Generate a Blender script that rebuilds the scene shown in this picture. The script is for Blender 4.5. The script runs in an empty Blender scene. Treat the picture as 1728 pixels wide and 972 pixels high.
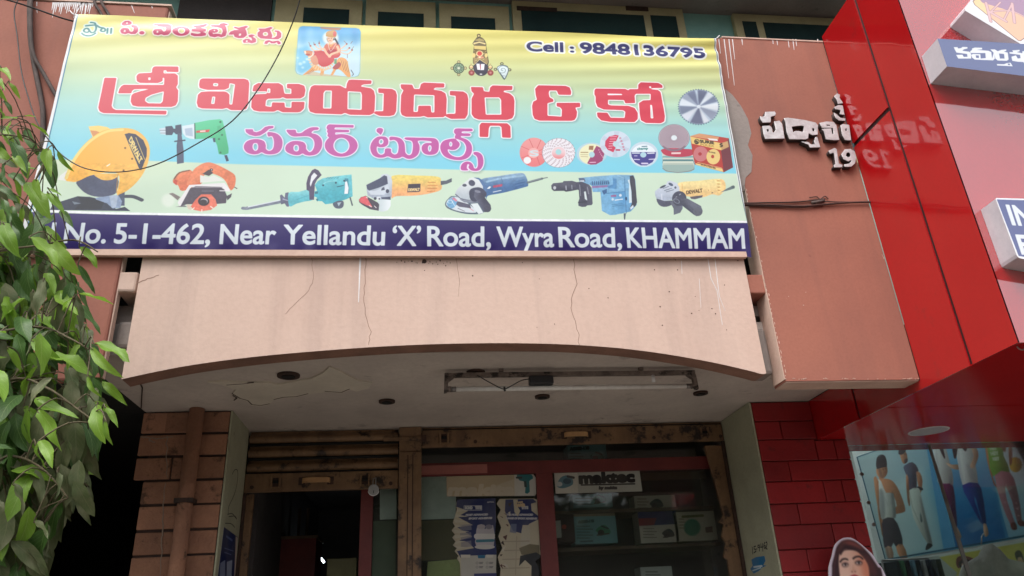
import bpy, bmesh, math, random
import numpy as np
from mathutils import Vector, Matrix
random.seed(7); rng = np.random.default_rng(7)
SC = bpy.context.scene
COL = SC.collection
R = math.radians

# ------------------------------------------------------------------ camera
FOC = 1260.0                                   # focal length in pixels of a 1728 px wide frame
PITCH, YAW, ROLL, EYE = R(24.472), R(7.843), R(-3.082), 1.6
_f = np.array([math.sin(YAW)*math.cos(PITCH), math.cos(YAW)*math.cos(PITCH), math.sin(PITCH)])
_r = np.array([math.cos(YAW), -math.sin(YAW), 0.0]); _u = np.cross(_r, _f)
_c, _s = math.cos(ROLL), math.sin(ROLL)
_r2, _u2 = _c*_r + _s*_u, -_s*_r + _c*_u
cam_d = bpy.data.cameras.new('camera'); cam = bpy.data.objects.new('camera', cam_d); COL.objects.link(cam)
cam_d.sensor_width = 36.0; cam_d.lens = FOC/1728*36.0; cam_d.clip_start = 0.05; cam_d.clip_end = 500
M = Matrix.Identity(4)
for i in range(3):
    M[i][0], M[i][1], M[i][2] = _r2[i], _u2[i], -_f[i]
M[2][3] = EYE
cam.matrix_world = M
SC.camera = cam

# ------------------------------------------------------------------ sky, sun, exposure
SUN_EL, SUN_AZ = R(58), R(215)                 # azimuth clockwise from +Y: sun behind the viewer, to the left
w = bpy.data.worlds.new("World"); SC.world = w; w.use_nodes = True
nt = w.node_tree; nt.nodes.clear()
sky = nt.nodes.new('ShaderNodeTexSky'); sky.sky_type = 'NISHITA'; sky.sun_disc = False
sky.sun_elevation = SUN_EL; sky.sun_rotation = SUN_AZ; sky.air_density = 1.0; sky.dust_density = 6.0; sky.ozone_density = 1.0
hs = nt.nodes.new('ShaderNodeHueSaturation'); hs.inputs['Saturation'].default_value = 0.28
bg = nt.nodes.new('ShaderNodeBackground'); bg.inputs[1].default_value = 0.15
ow = nt.nodes.new('ShaderNodeOutputWorld')
nt.links.new(sky.outputs[0], hs.inputs['Color']); nt.links.new(hs.outputs[0], bg.inputs[0]); nt.links.new(bg.outputs[0], ow.inputs[0])
sd = bpy.data.lights.new('sun', 'SUN'); sd.energy = 0.5; sd.angle = R(30); sd.color = (1.0, 0.96, 0.9)
so = bpy.data.objects.new('sun', sd); COL.objects.link(so)
sdir = Vector((math.sin(SUN_AZ)*math.cos(SUN_EL), math.cos(SUN_AZ)*math.cos(SUN_EL), math.sin(SUN_EL)))
so.rotation_euler = sdir.to_track_quat('Z', 'Y').to_euler()
vs = SC.view_settings; vs.view_transform = 'Standard'; vs.look = 'None'; vs.gamma = 1.0; vs.exposure = 0.85; vs.use_curve_mapping = False

# ------------------------------------------------------------------ survey: sighting (pixel of the photograph) -> point on a known plane
def rays(P):
    P = np.atleast_2d(np.asarray(P, float))
    return _f + (P[:, :1]-864)/FOC*_r2 - (P[:, 1:2]-486)/FOC*_u2
def on(P, axis, val):
    d = rays(P); o = np.array([0, 0, EYE])
    k = 'XYZ'.index(axis)
    return o + d*((val-o[k])/d[:, k:k+1])
def onY(x, y, Y): return Vector(on([(x, y)], 'Y', Y)[0])
def onX(x, y, X): return Vector(on([(x, y)], 'X', X)[0])
def onZ(x, y, Z): return Vector(on([(x, y)], 'Z', Z)[0])

# ------------------------------------------------------------------ object helpers
def tag(o, label=None, cat=None, group=None, kind=None):
    if label: o['label'] = label
    if cat: o['category'] = cat
    if group: o['group'] = group
    if kind: o['kind'] = kind
    return o
def thing(name, label, cat, loc=(0, 0, 0), group=None):
    o = bpy.data.objects.new(name, None); COL.objects.link(o); o.location = loc; o.empty_display_size = 0.1
    return tag(o, label, cat, group)
def origin(o):
    return Vector(o.location) if o.type == 'EMPTY' else Vector((0, 0, 0))   # parts are modelled in place
def put(o, parent):
    COL.objects.link(o)
    if parent is not None:
        o.parent = parent
        if o.type == 'MESH' and tuple(o.location) == (0, 0, 0):
            o.matrix_parent_inverse = Matrix.Translation(-origin(parent))
    return o
def mesh_obj(name, me, mats, parent=None):
    o = bpy.data.objects.new(name, me)
    for m in (mats if isinstance(mats, (list, tuple)) else [mats]): me.materials.append(m)
    return put(o, parent)
def bm_obj(name, bm, mats, parent=None, smooth=False):
    me = bpy.data.meshes.new(name); bm.normal_update(); bm.to_mesh(me); bm.free()
    if smooth: me.polygons.foreach_set('use_smooth', [True]*len(me.polygons))
    return mesh_obj(name, me, mats, parent)
def add_box(bm, x0, x1, y0, y1, z0, z1, bev=0.0):
    vs_ = [bm.verts.new((x, y, z)) for x in (x0, x1) for y in (y0, y1) for z in (z0, z1)]
    fs = [bm.faces.new([vs_[i] for i in q]) for q in ((0, 1, 3, 2), (4, 6, 7, 5), (0, 4, 5, 1), (2, 3, 7, 6), (0, 2, 6, 4), (1, 5, 7, 3))]
    if bev > 0:
        es = list({e for f in fs for e in f.edges})
        bmesh.ops.bevel(bm, geom=es, offset=bev, segments=2, affect='EDGES', profile=0.5)
def box(name, x0, x1, y0, y1, z0, z1, mat, parent=None, bev=0.0):
    bm = bmesh.new(); add_box(bm, x0, x1, y0, y1, z0, z1, bev)
    bmesh.ops.recalc_face_normals(bm, faces=bm.faces)
    return bm_obj(name, bm, mat, parent)
def add_prism(bm, pts, d):                     # pts: list of 3D points (planar), extruded by vector d
    a = [bm.verts.new(p) for p in pts]; b = [bm.verts.new(Vector(p)+Vector(d)) for p in pts]
    n = len(pts); bm.faces.new(a); bm.faces.new(b[::-1])
    for i in range(n): bm.faces.new((a[i], b[i], b[(i+1) % n], a[(i+1) % n]))
def prism(name, pts, d, mat, parent=None):
    bm = bmesh.new(); add_prism(bm, pts, d); bmesh.ops.recalc_face_normals(bm, faces=bm.faces)
    return bm_obj(name, bm, mat, parent)
def add_tube(bm, pts, r, seg=8, caps=True, taper=None):
    pts = [Vector(p) for p in pts]; rings = []
    up = Vector((0.123, 0.456, 0.88)).normalized()
    for i, p in enumerate(pts):
        t = (pts[min(i+1, len(pts)-1)]-pts[max(i-1, 0)]).normalized()
        a = t.cross(up)
        if a.length < 1e-3: a = t.cross(Vector((1, 0, 0)))
        a.normalize(); b = t.cross(a)
        rr = r if taper is None else r*(1+(taper-1)*i/(len(pts)-1))
        rings.append([bm.verts.new(p+a*(rr*math.cos(2*math.pi*k/seg))+b*(rr*math.sin(2*math.pi*k/seg))) for k in range(seg)])
    for i in range(len(rings)-1):
        for k in range(seg): bm.faces.new((rings[i][k], rings[i][(k+1) % seg], rings[i+1][(k+1) % seg], rings[i+1][k]))
    if caps: bm.faces.new(rings[0][::-1]); bm.faces.new(rings[-1])
def tube(name, pts, r, mat, parent=None, seg=8, taper=None):
    bm = bmesh.new(); add_tube(bm, pts, r, seg, True, taper); bmesh.ops.recalc_face_normals(bm, faces=bm.faces)
    return bm_obj(name, bm, mat, parent, smooth=True)
def disc(bm, c, r, z0, z1, seg=24, axis='Z'):
    c = Vector(c)
    def P(a, h):
        u, v = r*math.cos(a), r*math.sin(a)
        return c+Vector((u, v, h)) if axis == 'Z' else c+Vector((u, h, v))
    A = [bm.verts.new(P(2*math.pi*k/seg, z0)) for k in range(seg)]; B = [bm.verts.new(P(2*math.pi*k/seg, z1)) for k in range(seg)]
    bm.faces.new(A); bm.faces.new(B[::-1])
    for k in range(seg): bm.faces.new((A[k], B[k], B[(k+1) % seg], A[(k+1) % seg]))
def catmull(P, n=6, closed=False):
    P = [np.array(p, float) for p in P]; out = []; N = len(P)
    for i in range(N if closed else N-1):
        a, b, c, d = (P[(i-1) % N] if closed or i > 0 else P[0]), P[i], P[(i+1) % N], (P[(i+2) % N] if closed or i+2 < N else P[-1])
        for k in range(n):
            t = k/n
            out.append(0.5*((2*b)+(-a+c)*t+(2*a-5*b+4*c-d)*t*t+(-a+3*b-3*c+d)*t**3))
    if not closed: out.append(P[-1])
    return out

# ------------------------------------------------------------------ procedural materials
def srgb(c): return tuple((v/255/12.92 if v/255 <= 0.04045 else ((v/255+0.055)/1.055)**2.4) for v in c)
def nodemat(name, c, c2=None, scale=4.0, rough=0.8, bump=0.0, bscale=60.0, streak=None, streak_amt=0.5, spots=None, spot_scale=9.0, spot_lo=0.62,
            metallic=0.0, spec=0.5, coat=0.0, coat_ior=1.5, ior=1.5, rand=0.0, trans=0.0, wave=0.0, emit=None):
    m = bpy.data.materials.new(name); m.use_nodes = True; t = m.node_tree; N, L = t.nodes, t.links
    b = N['Principled BSDF']; b.inputs['Roughness'].default_value = rough; b.inputs['Metallic'].default_value = metallic
    b.inputs['Specular IOR Level'].default_value = spec; b.inputs['IOR'].default_value = ior
    b.inputs['Coat Weight'].default_value = coat; b.inputs['Coat IOR'].default_value = coat_ior; b.inputs['Coat Roughness'].default_value = 0.03
    if trans: b.inputs['Transmission Weight'].default_value = trans
    g = N.new('ShaderNodeNewGeometry')
    c = srgb(c); c2 = srgb(c2) if c2 else tuple(v*0.8 for v in c)
    def noise(scale, detail=5, vec=None, rgh=0.6):
        n = N.new('ShaderNodeTexNoise'); n.inputs['Scale'].default_value = scale; n.inputs['Detail'].default_value = detail; n.inputs['Roughness'].default_value = rgh
        L.new(vec or g.outputs['Position'], n.inputs['Vector']); return n.outputs['Fac']
    def ramp(src, a, b_):
        r = N.new('ShaderNodeMapRange'); r.inputs['From Min'].default_value = a; r.inputs['From Max'].default_value = b_; r.clamp = True
        L.new(src, r.inputs['Value']); return r.outputs['Result']
    def mix(fac, A, B):
        x = N.new('ShaderNodeMix'); x.data_type = 'RGBA'
        if isinstance(fac, float): x.inputs[0].default_value = fac
        else: L.new(fac, x.inputs[0])
        for v, s in ((A, x.inputs[6]), (B, x.inputs[7])):
            if isinstance(v, tuple): s.default_value = (*v[:3], 1)
            else: L.new(v, s)
        return x.outputs[2]
    col = mix(ramp(noise(scale), 0.35, 0.68), c, c2)
    fine = noise(bscale, 6)
    fm_ = N.new('ShaderNodeMath'); fm_.operation = 'MULTIPLY'; fm_.inputs[1].default_value = 0.45; L.new(ramp(fine, 0.42, 0.85), fm_.inputs[0]); col = mix(fm_.outputs[0], col, tuple(v*0.86 for v in c2))
    if streak:
        mp = N.new('ShaderNodeMapping'); mp.inputs['Scale'].default_value = (7, 7, 0.45); L.new(g.outputs['Position'], mp.inputs['Vector'])
        f = ramp(noise(1.0, 4, mp.outputs[0]), 0.5, 0.78)
        mu = N.new('ShaderNodeMath'); mu.operation = 'MULTIPLY'; mu.inputs[1].default_value = streak_amt; L.new(f, mu.inputs[0])
        col = mix(mu.outputs[0], col, srgb(streak))
    if spots:
        col = mix(ramp(noise(spot_scale, 8, None, 0.7), spot_lo, spot_lo+0.08), col, srgb(spots))
    if rand:
        oi = N.new('ShaderNodeObjectInfo'); hv = N.new('ShaderNodeHueSaturation')
        mr = N.new('ShaderNodeMapRange'); mr.inputs['To Min'].default_value = 1-rand; mr.inputs['To Max'].default_value = 1+rand
        L.new(oi.outputs['Random'], mr.inputs['Value']); L.new(mr.outputs[0], hv.inputs['Value']); L.new(col, hv.inputs['Color']); col = hv.outputs[0]
    L.new(col, b.inputs['Base Color'])
    rr = N.new('ShaderNodeMapRange'); rr.inputs['To Min'].default_value = max(0.02, rough-0.12*min(1, rough*2)); rr.inputs['To Max'].default_value = min(1, rough+0.12*min(1, rough*2))
    if rough > 0.12: L.new(fine, rr.inputs['Value']); L.new(rr.outputs[0], b.inputs['Roughness'])
    if bump:
        bp = N.new('ShaderNodeBump'); bp.inputs['Strength'].default_value = bump; bp.inputs['Distance'].default_value = 0.01
        ad = N.new('ShaderNodeMath'); ad.operation = 'ADD'; L.new(fine, ad.inputs[0]); L.new(noise(bscale/6, 4), ad.inputs[1])
        L.new(ad.outputs[0], bp.inputs['Height']); L.new(bp.outputs[0], b.inputs['Normal'])
    if wave:                                     # slightly buckled sheet
        bp = N.new('ShaderNodeBump'); bp.inputs['Strength'].default_value = wave; bp.inputs['Distance'].default_value = 0.05; L.new(noise(2.2, 2), bp.inputs['Height']); L.new(bp.outputs[0], b.inputs['Normal']); L.new(bp.outputs[0], b.inputs['Coat Normal'])
    if emit:
        b.inputs['Emission Color'].default_value = (*srgb(emit[0]), 1); b.inputs['Emission Strength'].default_value = emit[1]
    return m
def print_mat(name, canvas, rough=0.4, spec=0.5, grime=0.15, coat=0.0, bump=0.0):
    """flat print: the picture painted below by this script, with a little procedural grime over it"""
    H, W = canvas.a.shape[:2]
    im = bpy.data.images.new(name, W, H, alpha=False)
    buf = np.ones((H, W, 4), np.float32); buf[:, :, :3] = np.clip(canvas.a[::-1], 0, 255)/255
    im.pixels.foreach_set(buf.ravel()); im.update(); im.pack()
    m = bpy.data.materials.new(name); m.use_nodes = True; t = m.node_tree; N, L = t.nodes, t.links; b = N['Principled BSDF']
    b.inputs['Roughness'].default_value = rough; b.inputs['Specular IOR Level'].default_value = spec
    b.inputs['Coat Weight'].default_value = coat; b.inputs['Coat Roughness'].default_value = 0.12
    uv = N.new('ShaderNodeUVMap'); uv.uv_map = 'print'
    ti = N.new('ShaderNodeTexImage'); ti.image = im; ti.extension = 'EXTEND'; ti.interpolation = 'Cubic'; L.new(uv.outputs[0], ti.inputs[0])
    g = N.new('ShaderNodeNewGeometry'); n = N.new('ShaderNodeTexNoise'); n.inputs['Scale'].default_value = 6; n.inputs['Detail'].default_value = 8; L.new(g.outputs['Position'], n.inputs['Vector'])
    mr = N.new('ShaderNodeMapRange'); mr.inputs['From Min'].default_value = 0.4; mr.inputs['From Max'].default_value = 0.8; mr.inputs['To Max'].default_value = grime; L.new(n.outputs[0], mr.inputs[0])
    x = N.new('ShaderNodeMix'); x.data_type = 'RGBA'; x.inputs[7].default_value = (0.22, 0.2, 0.17, 1); L.new(mr.outputs[0], x.inputs[0]); L.new(ti.outputs[0], x.inputs[6]); L.new(x.outputs[2], b.inputs['Base Color'])
    if bump:
        n2 = N.new('ShaderNodeTexNoise'); n2.inputs['Scale'].default_value = 35; n2.inputs['Detail'].default_value = 3; L.new(g.outputs['Position'], n2.inputs['Vector'])
        bp = N.new('ShaderNodeBump'); bp.inputs['Strength'].default_value = bump; bp.inputs['Distance'].default_value = 0.004; L.new(n2.outputs[0], bp.inputs['Height']); L.new(bp.outputs[0], b.inputs['Normal'])
    return m
# ------------------------------------------------------------------ painter for flat print (banner, posters, stickers)
def blur(m, r):
    r = int(r)
    if r < 1: return m
    for ax in (0, 1):
        for _ in range(2):
            p = [(0, 0), (0, 0)]; p[ax] = (r+1, r)
            c = np.cumsum(np.pad(m, p, mode='edge'), axis=ax)
            m = (c[2*r+1:] - c[:-2*r-1])/(2*r+1) if ax == 0 else (c[:, 2*r+1:] - c[:, :-2*r-1])/(2*r+1)
    return m
class Canvas:
    def __init__(s, w, h, bg=(255, 255, 255)):
        s.w, s.h = int(w), int(h); s.a = np.empty((s.h, s.w, 3), np.float32); s.a[:] = bg
    def cov(s, segs, pad=2, SS=4):             # segs: (N,4) line segments; even-odd coverage
        segs = np.asarray(segs, float)
        if not len(segs): return None
        xs = segs[:, [0, 2]]; ys = segs[:, [1, 3]]
        x0, x1 = int(max(0, np.floor(xs.min())-pad)), int(min(s.w, np.ceil(xs.max())+pad)); y0, y1 = int(max(0, np.floor(ys.min())-pad)), int(min(s.h, np.ceil(ys.max())+pad))
        if x1 <= x0 or y1 <= y0: return None
        W, H = (x1-x0)*SS, (y1-y0)*SS
        d = np.zeros((H, W+1), np.int32)
        for ax, ay, bx, by in segs:
            ax, ay, bx, by = (ax-x0)*SS, (ay-y0)*SS, (bx-x0)*SS, (by-y0)*SS
            if ay > by: ax, ay, bx, by = bx, by, ax, ay
            r0, r1 = max(0, math.ceil(ay-0.5)), min(H, math.ceil(by-0.5))
            if r1 <= r0: continue
            rr = np.arange(r0, r1); xc = ax+(rr+0.5-ay)*(bx-ax)/(by-ay)
            np.add.at(d, (rr, np.clip(np.round(xc), 0, W).astype(int)), 1)
        m = (np.cumsum(d[:, :W], axis=1) & 1).astype(np.float32)
        return x0, y0, m.reshape(y1-y0, SS, x1-x0, SS).mean(axis=(1, 3))
    def dist(s, P, pad):
        P = np.asarray(P, float)
        x0, x1 = int(max(0, P[:, 0].min()-pad)), int(min(s.w, P[:, 0].max()+pad+1)); y0, y1 = int(max(0, P[:, 1].min()-pad)), int(min(s.h, P[:, 1].max()+pad+1))
        if x1 <= x0 or y1 <= y0: return None
        D = np.full((y1-y0, x1-x0), 1e6, np.float32)
        for a, b in zip(P[:-1], P[1:]):
            u0, u1 = int(max(x0, min(a[0], b[0])-pad)), int(min(x1, max(a[0], b[0])+pad+1)); v0, v1 = int(max(y0, min(a[1], b[1])-pad)), int(min(y1, max(a[1], b[1])+pad+1))
            if u1 <= u0 or v1 <= v0: continue
            Y, X = np.mgrid[v0:v1, u0:u1]+0.5
            ab = b-a; L2 = max(1e-9, ab@ab); t = np.clip(((X-a[0])*ab[0]+(Y-a[1])*ab[1])/L2, 0, 1)
            q = np.hypot(X-a[0]-t*ab[0], Y-a[1]-t*ab[1]); v = D[v0-y0:v1-y0, u0-x0:u1-x0]; np.minimum(v, q, out=v)
        return x0, y0, D
    def lay(s, x0, y0, m, col, alpha=1.0):
        h, w_ = m.shape
        X0, Y0 = max(0, x0), max(0, y0); X1, Y1 = min(s.w, x0+w_), min(s.h, y0+h)
        if X1 <= X0 or Y1 <= Y0: return
        m = m[Y0-y0:Y1-y0, X0-x0:X1-x0]; v = s.a[Y0:Y1, X0:X1]; k = (m*alpha)[:, :, None]
        if callable(col):
            Y, X = np.mgrid[Y0:Y1, X0:X1]; c = col(X+0.5, Y+0.5)
        else: c = np.array(col, np.float32)
        v += (c-v)*k
def segs_of(rings):
    out = []
    for r in rings:
        r = np.asarray(r, float); out.append(np.hstack([r, np.roll(r, -1, axis=0)]))
    return np.vstack(out)
_glyph = {}
def glyph_segs(text):
    if text not in _glyph:
        cu = bpy.data.curves.new('t', 'FONT'); cu.body = text; cu.size = 1.0; cu.resolution_u = 6; cu.fill_mode = 'FRONT'
        o = bpy.data.objects.new('t', cu); me = o.to_mesh()
        n = {}
        for p in me.polygons:
            for k in p.edge_keys: n[k] = n.get(k, 0)+1
        co = [v.co for v in me.vertices]
        _glyph[text] = np.array([(co[a].x, co[a].y, co[b].x, co[b].y) for (a, b), c in n.items() if c == 1])
        o.to_mesh_clear(); bpy.data.objects.remove(o); bpy.data.curves.remove(cu)
    return _glyph[text]
class Art:
    """draws in a local frame: photo pixel = (ox,oy)+p/scale, mapped onto the canvas by its plane transform"""
    def __init__(s, cv, tf, ox=0.0, oy=0.0, sc=1.0):
        s.cv, s.tf, s.o, s.sc = cv, tf, np.array([ox, oy], float), sc
        p = s.m([(0, 0), (100, 0), (0, 100)]); s.k = (np.hypot(*(p[1]-p[0]))+np.hypot(*(p[2]-p[0])))/200   # canvas px per local unit
    def at(s, ox, oy, sc): return Art(s.cv, s.tf, ox, oy, sc)
    def m(s, P): return s.tf(s.o+np.asarray(P, float)/s.sc)
    def colr(s, c):
        if isinstance(c, tuple) and isinstance(c[0], tuple):       # ((x,y,col),(x,y,col)) linear gradient
            (x0, y0, c0), (x1, y1, c1) = c; a, b = s.m([(x0, y0), (x1, y1)]); d = b-a; c0, c1 = np.array(c0, np.float32), np.array(c1, np.float32)
            def f(X, Y):
                t = np.clip(((X-a[0])*d[0]+(Y-a[1])*d[1])/(d@d), 0, 1)[:, :, None]; t = t*t*(3-2*t)
                return c0+(c1-c0)*t
            return f
        return c
    def p(s, P, c, smooth=0, alpha=1.0, soft=0, holes=()):
        rings = [catmull(r, smooth, True) if smooth else r for r in [P, *holes]]
        q = s.cv.cov(segs_of([s.m(r) for r in rings]), pad=2+2*soft)
        if q: s.cv.lay(q[0], q[1], blur(q[2], soft) if soft else q[2], s.colr(c), alpha)
    def e(s, x, y, rx, ry, c, rot=0.0, alpha=1.0, soft=0, a0=0, a1=360, hole=0.0):
        n = 40; A = np.radians(np.linspace(a0, a1, n)); ca, sa = math.cos(R(rot)), math.sin(R(rot))
        def ring(k): return [(x+k*(rx*math.cos(t)*ca-ry*math.sin(t)*sa), y+k*(rx*math.cos(t)*sa+ry*math.sin(t)*ca)) for t in A]
        P = ring(1.0)
        if hole and a1-a0 < 360: P = P+ring(hole)[::-1]; s.p(P, c, 0, alpha, soft)
        elif hole: s.p(P, c, 0, alpha, soft, [ring(hole)])
        else:
            if a1-a0 < 360: P.append((x, y))
            s.p(P, c, 0, alpha, soft)
    def l(s, P, wd, c, smooth=0, alpha=1.0):
        P = catmull(P, smooth) if smooth else P
        r = wd*s.k/2; q = s.cv.dist(s.m(P), r+2)
        if q: s.cv.lay(q[0], q[1], np.clip(r-q[2]+0.5, 0, 1), s.colr(c), alpha)
    def text(s, t, a, b, h, c, bold=0.0, outline=None, ow=0.0, alpha=1.0, cap=0.73, shear=None):
        g = glyph_segs(t); x0, x1 = g[:, [0, 2]].min(), g[:, [0, 2]].max()
        a, b = np.array(a, float), np.array(b, float); ex = (b-a)/(x1-x0)
        mid = s.o+(a+b)/2/s.sc; up = np.array([(748-mid[0])/(mid[1]+2560) if shear is None else shear, -1.0])   # plumb lines meet far overhead
        def mp(x, y): return a+np.outer(x-x0, ex)+np.outer(y/cap*h, up)
        P0, P1 = s.m(mp(g[:, 0], g[:, 1])), s.m(mp(g[:, 2], g[:, 3])); S = np.hstack([P0, P1])
        rb, ro = bold*s.k, ow*s.k
        q = s.cv.cov(S, pad=int(rb+ro+3))
        if not q: return
        X0, Y0, m = q
        def grow(r):
            D = np.full(m.shape, 1e6, np.float32)
            for (ax, ay, bx, by) in S:
                d = s.cv.dist([(ax, ay), (bx, by)], r+1.5)
                if d is None: continue
                u, v = d[0]-X0, d[1]-Y0; hh, ww = d[2].shape
                a0, b0 = max(0, v), max(0, u); a1, b1 = min(m.shape[0], v+hh), min(m.shape[1], u+ww)
                if a1 > a0 and b1 > b0:
                    w_ = D[a0:a1, b0:b1]; np.minimum(w_, d[2][a0-v:a1-v, b0-u:b1-u], out=w_)
            return np.maximum(m, np.clip(r-D+0.5, 0, 1))
        if outline is not None: s.cv.lay(X0, Y0, grow(rb+ro), outline, alpha)
        s.cv.lay(X0, Y0, grow(rb) if rb > 0.2 else m, s.colr(c), alpha)
    def word(s, adds, subs, c, outline, ow, shadow=0.35, rnd=2):
        """union of shapes minus holes, corners rounded, with an even outline and a soft printed drop shadow"""
        al = np.vstack([s.m(r) for r in adds]); pad = int(ow*s.k+14)
        x0, y0 = np.floor(al.min(0)).astype(int)-pad; x1, y1 = np.ceil(al.max(0)).astype(int)+pad
        m = np.zeros((y1-y0, x1-x0), np.float32)
        def acc(r, f):
            q = s.cv.cov(segs_of([s.m(r)]))
            if q: v = m[q[1]-y0:q[1]-y0+q[2].shape[0], q[0]-x0:q[0]-x0+q[2].shape[1]]; f(v, q[2][:v.shape[0], :v.shape[1]])
        for r in adds: acc(r, lambda v, q: np.maximum(v, q, out=v))
        for r in subs: acc(r, lambda v, q: np.multiply(v, 1-q, out=v))
        if rnd: m = np.clip((blur(m, rnd)-0.5)*max(2, rnd*1.6)+0.5, 0, 1)
        ro = ow*s.k; D = np.zeros_like(m); n = int(math.ceil(ro))
        for dy in range(-n, n+1):
            for dx in range(-n, n+1):
                k = np.clip(ro-math.hypot(dx, dy)+0.6, 0, 1)
                if k > 0: np.maximum(D, np.roll(m, (dy, dx), (0, 1))*k, out=D)
        if shadow: s.cv.lay(x0+int(4*1.0), y0+5, blur(D, 4), (70, 90, 95), shadow)
        s.cv.lay(x0, y0, D, outline); s.cv.lay(x0, y0, m, s.colr(c))
def plane_canvas(axis, val, u0, u1, z0, z1, ppm, bg=(255, 255, 255)):
    """canvas for a rectangle on a wall plane; u runs along X (walls facing the street) or Y (side walls)"""
    cv = Canvas(abs(u1-u0)*ppm, (z1-z0)*ppm, bg); k = 0 if axis == 'Y' else 1
    def tf(P):
        q = on(P, axis, val); return np.stack([(q[:, k]-u0)/(u1-u0)*cv.w, (z1-q[:, 2])/(z1-z0)*cv.h], axis=1)
    return cv, Art(cv, tf)
def sheet(name, pts, uvs, mat, parent=None, thick=0.0, side=None):
    """flat printed sheet; pts in order, uv per point; optional thickness away from the first face's normal"""
    q = [Vector(p) for p in pts]; n = Vector((0, 0, 0)); c = sum(q, Vector((0, 0, 0)))/len(q)
    for a, b in zip(q, q[1:]+q[:1]): n += (a-c).cross(b-c)
    if n.dot(Vector((0, 0, EYE))-c) < 0: pts, uvs = list(pts)[::-1], list(uvs)[::-1]      # printed side towards the street
    bm = bmesh.new(); L = bm.loops.layers.uv.new('print'); v = [bm.verts.new(p) for p in pts]; f = bm.faces.new(v); f.normal_update(); n = f.normal.copy()
    for lp, t in zip(f.loops, uvs): lp[L].uv = t
    if thick:
        b = [bm.verts.new(Vector(p)-n*thick) for p in pts]; k = len(pts)
        g = bm.faces.new(b[::-1]); g.material_index = 1 if side else 0
        for i in range(k):
            q = bm.faces.new((v[(i+1) % k], v[i], b[i], b[(i+1) % k])); q.material_index = 1 if side else 0
            for lp in q.loops: lp[L].uv = uvs[i]
    me = bpy.data.meshes.new(name); bm.to_mesh(me); bm.free()
    return mesh_obj(name, me, [mat, side] if side else [mat], parent)
def rect_sheet(name, x0, x1, Y, z0, z1, mat, parent=None, thick=0.0, side=None):
    return sheet(name, [(x0, Y, z0), (x1, Y, z0), (x1, Y, z1), (x0, Y, z1)], [(0, 0), (1, 0), (1, 1), (0, 1)], mat, parent, thick, side)
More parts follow.
